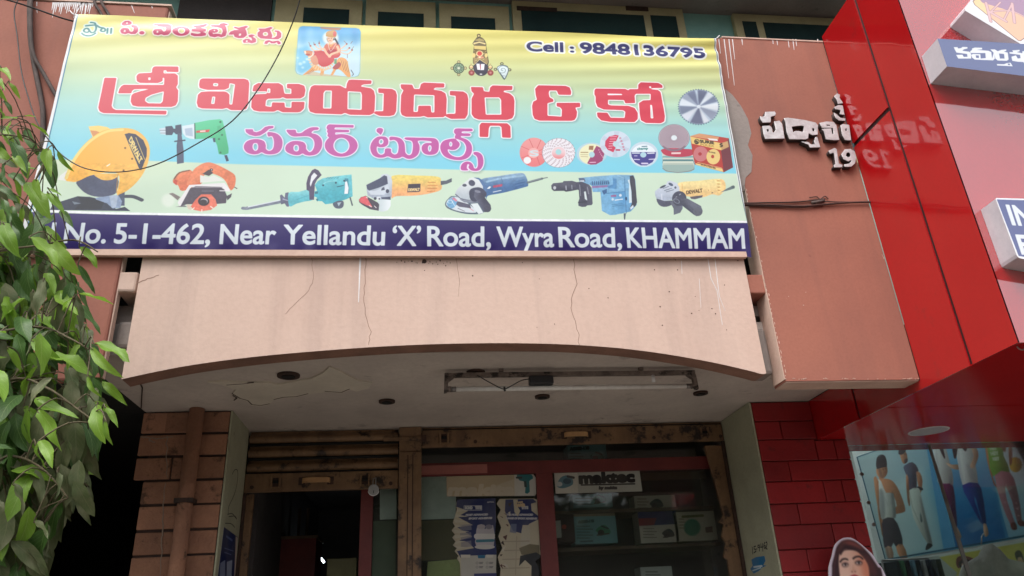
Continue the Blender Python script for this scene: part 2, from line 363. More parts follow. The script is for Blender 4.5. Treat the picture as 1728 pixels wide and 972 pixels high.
# ------------------------------------------------------------------ materials of the place
M_ = dict(
 terracotta=nodemat('terracotta_paint', (160, 101, 84), (142, 90, 77), 1.3, 0.85, 0.05, 70, streak=(122, 82, 74), streak_amt=0.45, spots=(128, 76, 66), spot_lo=0.66, spot_scale=5),
 fascia=nodemat('beige_paint', (206, 180, 166), (196, 168, 154), 1.2, 0.85, 0.16, 40, streak=(160, 138, 130), streak_amt=0.4, spots=(176, 150, 138), spot_lo=0.68, spot_scale=4),
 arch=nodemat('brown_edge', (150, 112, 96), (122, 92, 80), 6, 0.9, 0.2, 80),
 ceil=nodemat('ceiling_whitewash', (200, 190, 182), (174, 164, 158), 1.4, 0.9, 0.15, 40, spots=(150, 142, 136), spot_lo=0.6, spot_scale=3),
 peel=nodemat('peeled_whitewash', (208, 200, 186), (190, 182, 170), 3, 0.9, 0.15, 50),
 brick=nodemat('sandstone_block', (168, 122, 96), (142, 102, 82), 5, 0.9, 0.6, 60, spots=(100, 74, 60), spot_lo=0.58, spot_scale=9, rand=0.2),
 mortar=nodemat('dark_joint', (66, 48, 42), (52, 40, 36), 8, 0.95),
 rbrick=nodemat('red_painted_block', (150, 22, 27), (128, 18, 24), 3, 0.5, 0.25, 60, rand=0.2, spots=(112, 20, 24), spot_lo=0.6, spot_scale=7),
 rjoint=nodemat('red_painted_joint', (96, 12, 16), (80, 10, 14), 6, 0.7),
 reveal=nodemat('pale_green_plaster', (170, 170, 146), (150, 150, 128), 3, 0.9, 0.1, 60, spots=(120, 116, 100), spot_lo=0.66),
 steel=nodemat('old_cream_steel', (132, 102, 72), (106, 80, 57), 5, 0.6, 0.12, 60, streak=(66, 48, 38), streak_amt=0.8, spots=(42, 32, 28), spot_lo=0.54, spot_scale=7),
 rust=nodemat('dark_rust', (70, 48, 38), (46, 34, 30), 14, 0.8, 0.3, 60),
 redwood=nodemat('red_oxide_wood', (112, 44, 42), (96, 36, 36), 7, 0.55, 0.1, 70),
 pinkwood=nodemat('faded_red_wood', (158, 96, 88), (146, 86, 80), 7, 0.6, 0.1, 70),
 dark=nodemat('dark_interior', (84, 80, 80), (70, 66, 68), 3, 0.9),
 black=nodemat('shade_black', (20, 19, 20), (14, 14, 14), 3, 0.95),  # black hardware, and deep shade put into bay and gap surfaces
 cable=nodemat('black_cable', (26, 25, 26), (20, 20, 20), 20, 0.5),
 dusty=nodemat('dusty_cable', (92, 78, 74), (66, 58, 56), 20, 0.8),
 brown=nodemat('brown_cable', (84, 54, 46), (60, 42, 38), 20, 0.7),
 olive=nodemat('olive_window_paint', (186, 176, 136), (166, 156, 120), 5, 0.7, 0.1, 60, spots=(112, 92, 70), spot_lo=0.68),
 teal=nodemat('teal_wall_paint', (146, 194, 186), (130, 178, 172), 4, 0.85, 0.1, 50, spots=(80, 100, 98), spot_lo=0.68),
 pane=nodemat('dark_window_glass', (40, 62, 62), (32, 52, 54), 3, 0.12),
 concrete=nodemat('grey_concrete', (150, 140, 134), (128, 120, 116), 2, 0.9, 0.2, 50, spots=(104, 98, 94), spot_lo=0.6),
 white=nodemat('white_paint', (222, 222, 224), (208, 206, 208), 9, 0.7),
 peach=nodemat('pale_chipped_paint', (206, 178, 162), (190, 160, 146), 8, 0.85, 0.15, 60),
 letter=nodemat('aluminium_letter', (206, 204, 206), (176, 170, 172), 26, 0.45, 0.05, 60, metallic=0.15),
 letterside=nodemat('letter_edge', (70, 58, 56), (52, 44, 44), 20, 0.8),
 redfront=nodemat('polished_red_panel', (176, 20, 25), (168, 18, 23), 2, 0.16, spec=0.6, coat=1.0, coat_ior=2.75, wave=0.08),
 redsoffit=nodemat('satin_red_panel', (168, 26, 30), (158, 22, 27), 2, 0.09, spec=0.5, ior=1.11),
 redacp=nodemat('glossy_red_panel', (176, 20, 25), (168, 18, 23), 2, 0.2, spec=0.4, coat=1.0, coat_ior=1.6, wave=0.10, spots=(150, 30, 32), spot_lo=0.6, spot_scale=3),
 seam=nodemat('dark_panel_joint', (46, 16, 18), (38, 14, 16), 6, 0.5),
 boxside=nodemat('light_box_side', (196, 190, 196), (182, 176, 184), 8, 0.4),
 ground=nodemat('dusty_road', (112, 106, 98), (96, 90, 84), 0.8, 0.95, 0.2, 20),
 pave=nodemat('pavement_concrete', (130, 124, 114), (114, 108, 100), 1.2, 0.95, 0.2, 20),
 shelf=nodemat('shelf_board', (104, 84, 66), (88, 70, 56), 6, 0.7),
 tubewhite=nodemat('tube_glass', (226, 224, 220), (206, 202, 198), 12, 0.35, spots=(140, 134, 128), spot_lo=0.7, spot_scale=12),
 fixture=nodemat('corroded_batten', (132, 118, 110), (84, 74, 70), 14, 0.7, 0.1, 60, spots=(40, 34, 32), spot_lo=0.52, spot_scale=16),
 plastic=nodemat('dark_plastic', (46, 46, 50), (38, 38, 42), 12, 0.5),
 chrome=nodemat('steel_disc', (150, 146, 142), (128, 124, 122), 8, 0.3, metallic=0.7),
)
def glass_mat(name, tint, rough=0.03, dust=0.12):
    m = bpy.data.materials.new(name); m.use_nodes = True; t = m.node_tree; N, L = t.nodes, t.links; N.clear()
    o = N.new('ShaderNodeOutputMaterial'); tr = N.new('ShaderNodeBsdfTransparent'); gl = N.new('ShaderNodeBsdfGlossy'); df = N.new('ShaderNodeBsdfDiffuse')
    tr.inputs[0].default_value = (*tint, 1); gl.inputs['Roughness'].default_value = rough; df.inputs[0].default_value = (0.35, 0.33, 0.3, 1)
    fr = N.new('ShaderNodeFresnel'); fr.inputs[0].default_value = 1.5
    a, b = N.new('ShaderNodeMixShader'), N.new('ShaderNodeMixShader'); L.new(fr.outputs[0], a.inputs[0]); L.new(tr.outputs[0], a.inputs[1]); L.new(gl.outputs[0], a.inputs[2])
    nz = N.new('ShaderNodeTexNoise'); nz.inputs['Scale'].default_value = 2.5; nz.inputs['Detail'].default_value = 8; mr = N.new('ShaderNodeMapRange'); mr.inputs['To Max'].default_value = dust
    g = N.new('ShaderNodeNewGeometry'); L.new(g.outputs['Position'], nz.inputs['Vector']); L.new(nz.outputs[0], mr.inputs[0]); L.new(mr.outputs[0], b.inputs[0]); L.new(a.outputs[0], b.inputs[1]); L.new(df.outputs[0], b.inputs[2]); L.new(b.outputs[0], o.inputs[0])
    return m
M_['glass'] = glass_mat('shop_glass', (0.88, 0.92, 0.91), dust=0.08)
M_['glass2'] = glass_mat('clear_shop_glass', (0.9, 0.96, 0.95), dust=0.04)

# ------------------------------------------------------------------ ground
CZ, FY, PY, DY = 2.861, 3.40, 4.50, 5.00        # ceiling height; planes of fascia, pillars and shop front
def struct(o): return tag(o, kind='structure')
struct(box('road', -60, 60, -60, 2.2, -0.3, -0.02, M_['ground']))
struct(box('pavement', -60, 60, 2.204, 9.0, -0.3, 0.10, M_['pave']))

# ------------------------------------------------------------------ the shop building
B = thing('shop_building', 'terracotta shop building with a beige curved fascia over a shuttered shop front', 'building', (0.4, 4.5, 0.1))
def part(name, *a, **k): return box(name, *a, parent=k.pop('parent', B), **k)
# fascia with the shallow arch along its lower edge
bl, br = onY(205, 640, FY), onY(1293, 630, FY)
tl, tr = onY(240, 430, FY), onY(1257, 432, FY)
arch = [onY(x, y, FY) for x, y in ((205,640),(260,628),(330,615),(430,602),(540,592),(640,585),(740,580.5),(850,579),(950,581),(1040,587),(1120,597),(1200,611),(1262,625),(1285,631),(1293,630))]
xL, xR = bl.x, br.x
sm_arch = [Vector(p) for p in catmull([tuple(p) for p in arch], 4)]
bm = bmesh.new()
front = [bm.verts.new((p.x, FY, p.z)) for p in sm_arch]; back = [bm.verts.new((p.x, FY+0.115, p.z)) for p in sm_arch]
tF = [bm.verts.new((p.x, FY, 3.62)) for p in sm_arch]; tB = [bm.verts.new((p.x, FY+0.115, 3.62)) for p in sm_arch]
n = len(sm_arch)
for i in range(n-1):
    bm.faces.new((front[i], front[i+1], tF[i+1], tF[i])); bm.faces.new((back[i+1], back[i], tB[i], tB[i+1]))
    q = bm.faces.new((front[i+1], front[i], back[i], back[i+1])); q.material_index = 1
    bm.faces.new((tF[i], tF[i+1], tB[i+1], tB[i]))
bm.faces.new((front[0], tF[0], tB[0], back[0])); bm.faces.new((front[-1], back[-1], tB[-1], tF[-1]))
bmesh.ops.recalc_face_normals(bm, faces=bm.faces)
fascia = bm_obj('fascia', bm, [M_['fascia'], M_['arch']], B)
# drips of paint, cracks and a rust stain on the fascia
def ribbon(bm, pts, w0, w1, Y):
    pts = [onY(x, y, Y) for x, y in pts]; n = len(pts); prev = None
    for i, p in enumerate(pts):
        w_ = w0+(w1-w0)*i/(n-1); d = (pts[min(i+1, n-1)]-pts[max(i-1, 0)]).normalized(); nrm = Vector((d.z, 0, -d.x))*w_/2
        a = [bm.verts.new(p+nrm), bm.verts.new(p-nrm), bm.verts.new(p-nrm+Vector((0, 0.003, 0))), bm.verts.new(p+nrm+Vector((0, 0.003, 0)))]
        if prev:
            for k in range(4): bm.faces.new((prev[k], prev[(k+1) % 4], a[(k+1) % 4], a[k]))
        else: bm.faces.new(a)
        prev = a
    bm.faces.new(prev[::-1])
def jag(pts, n=5, amp=2.0):
    out = []
    for a, b in zip(pts[:-1], pts[1:]):
        for k in range(n): t = k/n; out.append((a[0]+(b[0]-a[0])*t+random.uniform(-amp, amp), a[1]+(b[1]-a[1])*t+random.uniform(-amp/2, amp/2)))
    return out+[pts[-1]]
def ribbons(name, L, mat, Y, parent):
    for pts, w0, w1 in L:
        bm = bmesh.new(); ribbon(bm, pts, w0, w1, Y); bmesh.ops.recalc_face_normals(bm, faces=bm.faces); bm_obj(name, bm, mat, parent)
ribbons('crack', [(jag([(617,432),(618,470),(612,510),(626,560),(622,582)]), .003, .002), (jag([(968,438),(972,480),(962,520),(975,555),(978,582)]), .003, .002), (jag([(232,478),(250,470),(268,464)], 4, 1.2), .005, .002), (jag([(525,432),(530,470),(520,490),(482,530)], 5, 1.2), .002, .001), (jag([(770,436),(776,470),(774,500)], 4, 1), .002, .001)], nodemat('hairline_crack', (150, 118, 102), (128, 100, 88), 9), FY-0.0008, fascia)
ribbons('paint_drip', [([(608,431),(607,460),(605,510)], .010, .003), ([(1194,432),(1200,470),(1210,490),(1219,548)], .004, .002), ([(1206,432),(1214,500),(1224,525)], .004, .001), ([(733,430),(733,437)], .006, .004), ([(1150,440),(1151,462)], .003, .002), ([(690,431),(690,437)], .004, .003), ([(1180,470),(1183,520)], .002, .001)], M_['white'], FY-0.0012, fascia)
bm = bmesh.new()
for i in range(46):
    x, y = random.choice([(random.gauss(718, 30), random.gauss(441, 5)), (random.uniform(560, 1250), 432+abs(random.gauss(0, 26))), (random.uniform(880, 1240), random.uniform(436, 560))])
    p = onY(x, y, FY-0.0009); disc(bm, p, random.uniform(.0015, .004), 0, .0012, 7, 'Y')
p = onY(716, 441, FY-0.0009); disc(bm, p, .012, 0, .002, 12, 'Y')
tag(bm_obj('speck', bm, M_['rust'], fascia), kind='stuff')
# terracotta side panels
TL, TR, TB_, TT = 1.822, 2.543, 2.655, 4.885
def panel_round(name, x0, x1, z0, z1, mat):      # front sheet of the parapet with a rounded top corner
    pts = [(x0, FY, z0), (x1, FY, z0), (x1, FY, z1)]+[(x0+0.05*(1-math.sin(t)), FY, z1-0.05*(1-math.cos(t))) for t in np.linspace(0, math.pi/2, 6)]
    return prism(name, pts, (0, 0.13, 0), mat, B)
pr = panel_round('side_panel', TL, TR, TB_, TT, M_['terracotta'])
pl = box('side_panel', -3.6, -1.42, FY, FY+0.05, 2.70, 4.925, M_['terracotta'], B, bev=0.012)
rF = pr
def chips(name, spots, mat, parent):
    bm = bmesh.new()
    for x, y, w_, h_, Y in spots:
        c = onY(x, y, Y); k = random.randint(5, 8); T = sorted(random.uniform(0, 2*math.pi) for _ in range(k))
        P = [(c.x+w_*random.uniform(.5, 1)*math.cos(t), Y, c.z+h_*random.uniform(.5, 1)*math.sin(t)) for t in T]
        add_prism(bm, P, (0, 0.003, 0))
    bmesh.ops.recalc_face_normals(bm, faces=bm.faces); return tag(bm_obj(name, bm, mat, parent), kind='stuff')
ch = [(random.uniform(1326, 1550), 638+random.uniform(0, 2), random.uniform(.004, .014), .003, FY-.0015) for _ in range(26)]+[(1258+ (y-320)*0.215+random.uniform(-1, 2), y, .003, random.uniform(.004, .014), FY-.0015) for y in np.linspace(320, 634, 40)]
ch += [(x, y, .004, .003, FY-.0015) for x, y in ((1360,493),(1327,503),(1331,500),(1356,515))]
chips('chipped_paint', ch, M_['peach'], pr)
chips('old_drip', [(1490, 430, .006, .03, FY-.0015)], M_['peach'], pr)
dr = []
for x, l in ((1213,24),(1222,66),(1230,78),(1236,34),(1252,10),(1304,8),(1311,10),(1330,14),(1338,18),(1343,12),(1380,6)): dr.append(([(x,66),(x+l*.12,66+l)], .006, .002))
ribbons('whitewash_drip', dr, M_['white'], FY-.0012, pr)
dr = []
for x, l in [(90+i*3.2, 12+8*math.sin(i*1.7)+random.uniform(-4, 8)) for i in range(22)]: dr.append(([(x,4),(x-l*.2,4+l)], .009, .002))
dr += [([(138,4),(124,30)], .01, .003), ([(146,4),(143,26)], .012, .003), ([(62,3),(62,10)], .005, .003), ([(62,16),(63,22)], .004, .002), ([(222,9),(227,22)], .004, .002), ([(256,10),(257,14)], .006, .003)]
ribbons('whitewash_drip', dr, M_['white'], FY-.0012, pl)
pp = [onY(x, y, FY-.002) for x, y in ((1224,150),(1236,160),(1250,178),(1262,200),(1268,225),(1262,245),(1270,262),(1268,290),(1258,300),(1256,322),(1246,322),(1240,260),(1230,200))]
prism('bare_patch', pp, (0, .003, 0), M_['concrete'], pr)
pe = [onY(x, y, FY-.001) for x, y in ((0,8),(0,3),(150,7),(284,10),(284,13),(150,10.5))]
part('coping', TL+0.05, TR, FY-0.004, FY+0.14, TT+0.0005, TT+0.010, mat=M_['peach'])
part('coping', -3.6, -1.405, FY-0.006, FY+0.14, 4.9255, 4.937, mat=M_['peach'])
part('panel_return', TL-.004, TL-.0005, FY+.002, FY+.13, TB_+.01, TT-.06, mat=M_['peach'])
part('panel_return', -1.4195, -1.414, FY+.012, FY+.05, 2.72, 4.90, mat=M_['peach']); part('panel_shade_backing', -3.6, -1.445, FY+.052, FY+.13, 2.72, 4.88, mat=M_['black'])  # backing coloured black to stand for shade in the gap
part('panel_foot', TL+.004, TR, FY+.006, FY+.13, TB_-.006, TB_-.0005, mat=M_['peach'])
# tie blocks between fascia and side panels, and rough masonry behind them
def px_box(name, x0, y0, x1, y1, Y, depth, mat, parent=B, bev=0.0):
    a, b = onY(x0, y1, Y), onY(x1, y0, Y); return box(name, a.x, b.x, Y, Y+depth, a.z, b.z, mat, parent, bev)
px_box('tie_block', 194, 458, 234, 492, FY+.01, .2, M_['fascia'], bev=.012)
px_box('tie_block', 1261, 463, 1297, 495, FY+.012, .2, M_['terracotta'], bev=.008)
part('rough_masonry', -1.418, xL-.002, FY+.075, FY+.20, 2.88, 3.02, mat=M_['concrete'], bev=.02)
part('rough_masonry', xR+.002, TL-.006, FY+.09, FY+.22, 2.72, 2.98, mat=M_['concrete'], bev=.02)
part('gap_shade_sheet', -1.8, xL+.06, FY+.305, FY+.33, 3.022, 4.2, mat=M_['black']); part('gap_shade_sheet', xR-.06, TL+.4, FY+.305, FY+.33, 3.022, 4.2, mat=M_['black'])  # black sheets added behind the gaps in place of their shade
# canopy slab: its underside is the ceiling of the shop porch
slab = part('canopy_slab', -1.59, 2.54, FY+.117, 5.6, CZ, 3.02, mat=M_['ceil'])
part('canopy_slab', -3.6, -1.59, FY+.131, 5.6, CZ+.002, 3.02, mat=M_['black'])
part('slab_strip', xL-.25, xR+.06, FY+.1185, FY+.30, 3.022, 3.06, mat=M_['concrete'])
for x, y, r in ((487,632,.058),(653,676,.048),(803,627,.050),(915,668,.045),(1182,662,.045)):
    p = onZ(x, y, CZ); bm = bmesh.new(); disc(bm, (p.x, p.y, CZ-.012), r, 0, .0115, 28); rim = bm_obj('ceiling_rose', bm, M_['rust'], slab)
    bm = bmesh.new(); disc(bm, (p.x, p.y, CZ-.016), r*.62, 0, .0035, 20); bm_obj('hole_plug', bm, M_['black'], slab)
P = [onZ(x, y, CZ-.004) for x, y in ((545,628),(556,618),(572,624),(590,634),(604,641),(628,645),(622,654),(602,659),(590,656),(576,662),(548,660),(520,664),(500,669),(478,670),(462,674),(455,681),(440,684),(425,683),(418,676),(405,672),(392,664),(398,656),(380,650),(366,646),(350,644),(380,642),(420,645),(452,644),(470,648),(500,642),(525,638))]
P = [p_+Vector((0, 0, -.006)) for p_ in P]; prism('peeled_patch', P, (0, 0, .0095), M_['peel'], slab)
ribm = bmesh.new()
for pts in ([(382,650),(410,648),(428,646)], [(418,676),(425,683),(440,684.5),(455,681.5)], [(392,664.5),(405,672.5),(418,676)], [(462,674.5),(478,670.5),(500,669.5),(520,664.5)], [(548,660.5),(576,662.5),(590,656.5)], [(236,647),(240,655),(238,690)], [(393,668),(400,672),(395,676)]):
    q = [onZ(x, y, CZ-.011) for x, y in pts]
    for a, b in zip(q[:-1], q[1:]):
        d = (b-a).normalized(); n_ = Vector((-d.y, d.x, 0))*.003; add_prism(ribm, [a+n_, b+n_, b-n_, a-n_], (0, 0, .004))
tag(bm_obj('crack_and_peel_shade', ribm, M_['rust'], slab), kind='stuff')  # dark strips: ceiling cracks, plus shade drawn under the curled peel edges
# brick pillars: coursed blocks with recessed joints
def pillar(name, x0, x1, edges, rows_z, jmat, bmat, y0, depth, seams, plug=None):
    core = box(name, x0+.06, x1-.004, y0+.012, y0+depth, 0.1, CZ-.002, jmat, B)
    zs = rows_z
    for i in range(len(zs)-1):
        top, bot = zs[i], zs[i+1]; cuts = [edges(i)[0]]+[s for s in seams(i) if edges(i)[0]+.03 < s < edges(i)[1]-.03]+[edges(i)[1]]
        for a, b in zip(cuts[:-1], cuts[1:]):
            bm = bmesh.new(); add_box(bm, a+.004, b-.004, y0+random.uniform(-.003, .003), y0+.03, bot+random.uniform(.005, .009), top-random.uniform(.005, .008), .005); bmesh.ops.recalc_face_normals(bm, faces=bm.faces)
            bm_obj('brick', bm, bmat, core)
    return core
PLx0, PLx1 = -1.60, -1.105
def zs_from(ys, x): return [CZ-.002]+[onY(x, y, PY).z for y in ys]
zl = zs_from((731,769,809,850,893,935), 340); st = zl[-2]-zl[-1]
while zl[-1]-st > 0.12: zl.append(zl[-1]-st)
random.seed(3)
pillar('brick_pillar', PLx0, PLx1, lambda i: (PLx0 if i < 3 else PLx0+.055, PLx1), zl, M_['mortar'], M_['brick'], PY, .46, lambda i: [-1.29]+([-1.47] if i == 0 else []) if i != 2 else [-1.40])
ribbons('mortar_run', [(jag([(282,735),(281,770),(283,806)], 5, 2), .006, .004), (jag([(279,815),(276,860),(274,905)], 5, 2), .004, .007), (jag([(274,905),(270,972)], 5, 2), .006, .003), (jag([(238,737),(262,740),(292,737)], 6, 2), .008, .004), (jag([(252,742),(262,746)], 4, 2), .010, .005), (jag([(384,737),(386,760)], 4, 1), .003, .002)], nodemat('pale_mortar', (150, 132, 116), (128, 110, 98), 20, .9), PY-.0035, B)
part('door_jamb', PLx1-.004+.0045, PLx1+.010, PY+.004, DY-.012, 0.1, CZ-.002, mat=M_['reveal'])
# right pillar face towards the door
RPX = 2.14
part('door_jamb', RPX-.012, RPX-.0005, PY+.003, DY-.012, 0.1, CZ-.002, mat=M_['reveal'])
part('right_pier', RPX, 2.54, PY+.034, 5.6, 0.1, CZ-.002, mat=M_['concrete'])
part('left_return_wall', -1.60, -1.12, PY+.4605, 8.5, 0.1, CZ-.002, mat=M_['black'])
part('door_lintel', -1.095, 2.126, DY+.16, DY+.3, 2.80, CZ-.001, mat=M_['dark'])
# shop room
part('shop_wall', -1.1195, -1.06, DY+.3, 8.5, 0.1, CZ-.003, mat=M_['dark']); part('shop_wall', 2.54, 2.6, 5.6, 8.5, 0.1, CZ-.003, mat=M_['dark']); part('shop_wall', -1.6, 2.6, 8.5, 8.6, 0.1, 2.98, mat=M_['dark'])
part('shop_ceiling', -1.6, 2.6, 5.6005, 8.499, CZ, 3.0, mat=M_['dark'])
# unlit bay at the left; black surfaces stand for its deep shade
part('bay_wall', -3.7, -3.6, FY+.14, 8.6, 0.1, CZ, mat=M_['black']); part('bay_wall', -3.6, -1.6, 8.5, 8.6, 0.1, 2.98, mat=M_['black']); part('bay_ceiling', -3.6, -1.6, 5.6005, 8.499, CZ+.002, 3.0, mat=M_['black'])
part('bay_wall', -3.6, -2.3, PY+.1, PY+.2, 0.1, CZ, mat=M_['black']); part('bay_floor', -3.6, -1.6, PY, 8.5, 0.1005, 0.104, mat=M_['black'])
# upper storey: balcony floor, wall with windows, roof slab
UY = 4.6
part('balcony_floor', -3.6, 2.54, FY+.131, UY, 3.0615, 3.12, mat=M_['concrete'])
wz = onY(743, 0, UY).z; wz = 6.30
part('upper_wall', -3.6, 4.5, UY, UY+.2, 3.12, wz, mat=M_['teal'])
part('roof_slab', -3.6, 4.5, 3.9, UY+.4, wz+.001, wz+.16, mat=M_['concrete'])
def upper_window(x0, x1, ytop, panes, pmat=M_['pane'], fr=.055, depth=.05):
    """timber window hung on the upper wall: frame > panes; only its head shows above the banner"""
    a, b = onY(x0, ytop, UY-depth), onY(x1, ytop, UY-depth); zt = min((a.z+b.z)/2, wz-.004); zb = zt-1.5
    f = box('window', a.x, b.x, UY-depth, UY-.001, zb, zt, M_['olive'], B, bev=.004)
    for (u0, u1, yt) in panes:
        p, q = onY(u0, yt, UY-depth), onY(u1, yt, UY-depth); box('pane', p.x, q.x, UY-depth-.004, UY-depth-.0005, zb+.1, min(p.z, zt-.02), M_['pane'], f)
    return f
upper_window(466, 612, -3, [(513, 590, 13)]); upper_window(618, 735, 1, [(638, 715, 20)]); upper_window(741, 858, 8, [(761, 835, 28)])
upper_window(864, 1150, 8, [(879, 1084, 16), (1097, 1140, 26)]); upper_window(1237, 1420, 27, [(1252, 1275, 36), (1287, 1400, 38)])
for x0, x1 in ((872, 940), (1056, 1094)):
    a, b = onY(x0, 12, UY-.056), onY(x1, 16, UY-.056); box('rotten_rail', a.x, b.x, UY-.058, UY-.0505, a.z-.03, a.z+.012, M_['rust'], B)
a, b = onY(300, 20, UY-.03), onY(457, 20, UY-.03); part('dark_door', a.x, b.x, UY-.03, UY-.001, 4.0, wz-.03, mat=M_['dark'])
# ------------------------------------------------------------------ pipe on the pillar
p = thing('drain_pipe', 'brick coloured drain pipe running down the left brick pillar', 'pipe', (-1.285, PY-.05, .1))
tube('pipe', [(-1.285, PY-.045, .1), (-1.285, PY-.045, CZ-.001)], .042, M_['brick'], p, 14)
box('pipe_clip', -1.335, -1.235, PY-.089, PY-.001, 2.32, 2.345, M_['rust'], p)
# ------------------------------------------------------------------ roller shutters
HND = nodemat('worn_handle', (190, 150, 104), (168, 128, 88), 9, .5, spots=(90, 64, 46), spot_lo=.62)
def shutter(x0, x1, z_bot, z_top, label, slats, handle_u, locks, bolt):
    t = thing('roller_shutter', label, 'shutter', ((x0+x1)/2, DY, z_bot))
    h = z_bot+.115
    bar = box('bottom_rail', x0, x1, DY-.012, DY+.02, z_bot, h, M_['steel'], t, bev=.004)
    z = h; step = (z_top-h)/max(1, slats)
    for i in range(slats):                       # each slat: a curved profile with a rolled hook at its lower edge
        bm = bmesh.new(); prof = []
        for k in range(9):
            u = k/8; prof.append((DY+.022-.034*math.sin(math.pi*min(1, u*1.18)), z+.006+step*u*.94))
        A = [bm.verts.new((x0+.004, y, zz)) for y, zz in prof]; Bv = [bm.verts.new((x1-.004, y, zz)) for y, zz in prof]
        for k in range(8): bm.faces.new((A[k], Bv[k], Bv[k+1], A[k+1]))
        C_ = [bm.verts.new((v.co.x, v.co.y+.004, v.co.z)) for v in A]; D_ = [bm.verts.new((v.co.x, v.co.y+.004, v.co.z)) for v in Bv]
        for k in range(8): bm.faces.new((D_[k], C_[k], C_[k+1], D_[k+1]))
        bmesh.ops.recalc_face_normals(bm, faces=bm.faces); bm_obj('slat', bm, M_['steel'], t, True)
        tube('slat_hook', [(x0+.004, DY+.008, z+.004), (x1-.004, DY+.006, z+.004)], .010, M_['black'], t, 8)
        z += step
    cx = x0+(x1-x0)*handle_u; w_ = .09 if x1-x0 < 1.2 else .085
    pts = catmull([(cx-w_, DY-.012, z_bot+.06), (cx-w_*.8, DY-.035, z_bot+.062), (cx, DY-.042, z_bot+.062), (cx+w_*.8, DY-.035, z_bot+.062), (cx+w_, DY-.012, z_bot+.06)], 4)
    bm = bmesh.new(); prev = None
    for q in pts:
        v = [bm.verts.new((q[0], q[1], q[2]+s)) for s in (-.016, .016)]+[bm.verts.new((q[0], q[1]+.006, q[2]+s)) for s in (.016, -.016)]
        if prev: [bm.faces.new((prev[k], prev[(k+1) % 4], v[(k+1) % 4], v[k])) for k in range(4)]
        prev = v
    bmesh.ops.recalc_face_normals(bm, faces=bm.faces); bm_obj('handle', bm, HND, bar)
    for s in (-1, 1): box('handle_plate', cx+s*w_-.02, cx+s*w_+.02, DY-.0155, DY-.0125, z_bot+.035, z_bot+.085, M_['rust'], bar)
    for u in locks:
        lx = x0+(x1-x0)*u; box('lock_plate', lx-.035, lx+.035, DY-.017, DY-.0125, z_bot+.03, z_bot+.085, M_['rust'], bar)
        for s in (-1, 1): box('lock_staple', lx+s*.026-.007, lx+s*.026+.007, DY-.034, DY-.0172, z_bot+.022, z_bot+.092, M_['steel'], bar, bev=.003)
        box('lock_bolt', lx-.024, lx+.03, DY-.029, DY-.0175, z_bot+.05, z_bot+.068, M_['black'], bar)
    for u in bolt: bm = bmesh.new(); disc(bm, (x0+(x1-x0)*u, DY-.019, z_bot+.03), .012, 0, .0065, 12, 'Y'); bm_obj('bolt_head', bm, M_['rust'], bar)
    return t
a, b, c, d = onY(413, 800, DY), onY(672, 824, DY), onY(712, 740, DY), onY(1208, 740, DY)
LX0, LX1, RX0, RX1 = -1.093, b.x, c.x, 2.125
shutter(LX0, LX1, b.z, CZ-.006, 'left roller shutter half raised with four dusty tan slats showing', 3, .46, (.2, .78), (.05, .95, .38))
rz = onY(960, 750, DY).z
shutter(RX0, RX1, rz, CZ-.006, 'wide right roller shutter rolled up until only its tan bottom rail shows', 1, .5, (.07, .935), (.17, .76, .99))
# middle post with its channel, and the side guides
g = thing('shutter_post', 'tan steel post with a centre groove standing between the two shutters', 'post', ((LX1+RX0)/2, DY, .1))
pt = onY(690, 765, DY).z
box('post_face', LX1+.003, RX0-.003, DY-.045, DY-.016, .1, pt, M_['steel'], g, bev=.003); box('post_cap', LX1+.003, RX0-.003, DY-.030, DY-.016, pt+.004, CZ-.004, M_['steel'], g, bev=.002)
mx = (LX1+RX0)/2
for s in (-.018, .014): box('groove', mx+s, mx+s+.006, DY-.0475, DY-.0455, .1, pt-.02, M_['rust'], g)
hz = onY(690, 743, DY).z
box('sliding_bolt', LX1-.10, RX0+.06, DY-.043, DY-.0335, hz-.012, hz+.014, M_['steel'], g, bev=.003); box('bolt_keeper', RX0-.004, RX0+.03, DY-.05, DY-.0435, hz-.022, hz+.022, M_['rust'], g)
gl = thing('shutter_guide', 'tan steel guide channel down the left door jamb', 'guide rail', (LX0, DY, .1)); box('channel', LX0-.0005, LX0+.055, DY+.03, DY+.06, .1, b.z-.005, M_['steel'], gl, bev=.002); box('channel_lip', LX0-.0005, LX0+.012, DY-.02, DY+.0295, .1, b.z-.005, M_['rust'], gl)
gr = thing('shutter_guide', 'broad chipped tan guide board down the right door jamb', 'guide rail', (RX1, DY, .1))
pts = [(x, y) for x, y in ((1190,752),(1222,752),(1262,972),(1270,1020),(1238,1020),(1233,972),(1229,945),(1222,940),(1226,915),(1219,905),(1222,885),(1214,880),(1222,868))]
prism('channel', [onY(x, y, DY+.01) for x, y in pts], (0, .03, 0), M_['steel'], gr); q = onY(1240, 1020, DY+.01); box('channel_foot', q.x-.01, RX1-.002, DY+.01, DY+.04, .1, q.z+.02, M_['steel'], gr)
box('channel_lip', RX1-.018, RX1-.0005, DY-.02, DY+.008, .1, rz-.005, M_['rust'], gr)
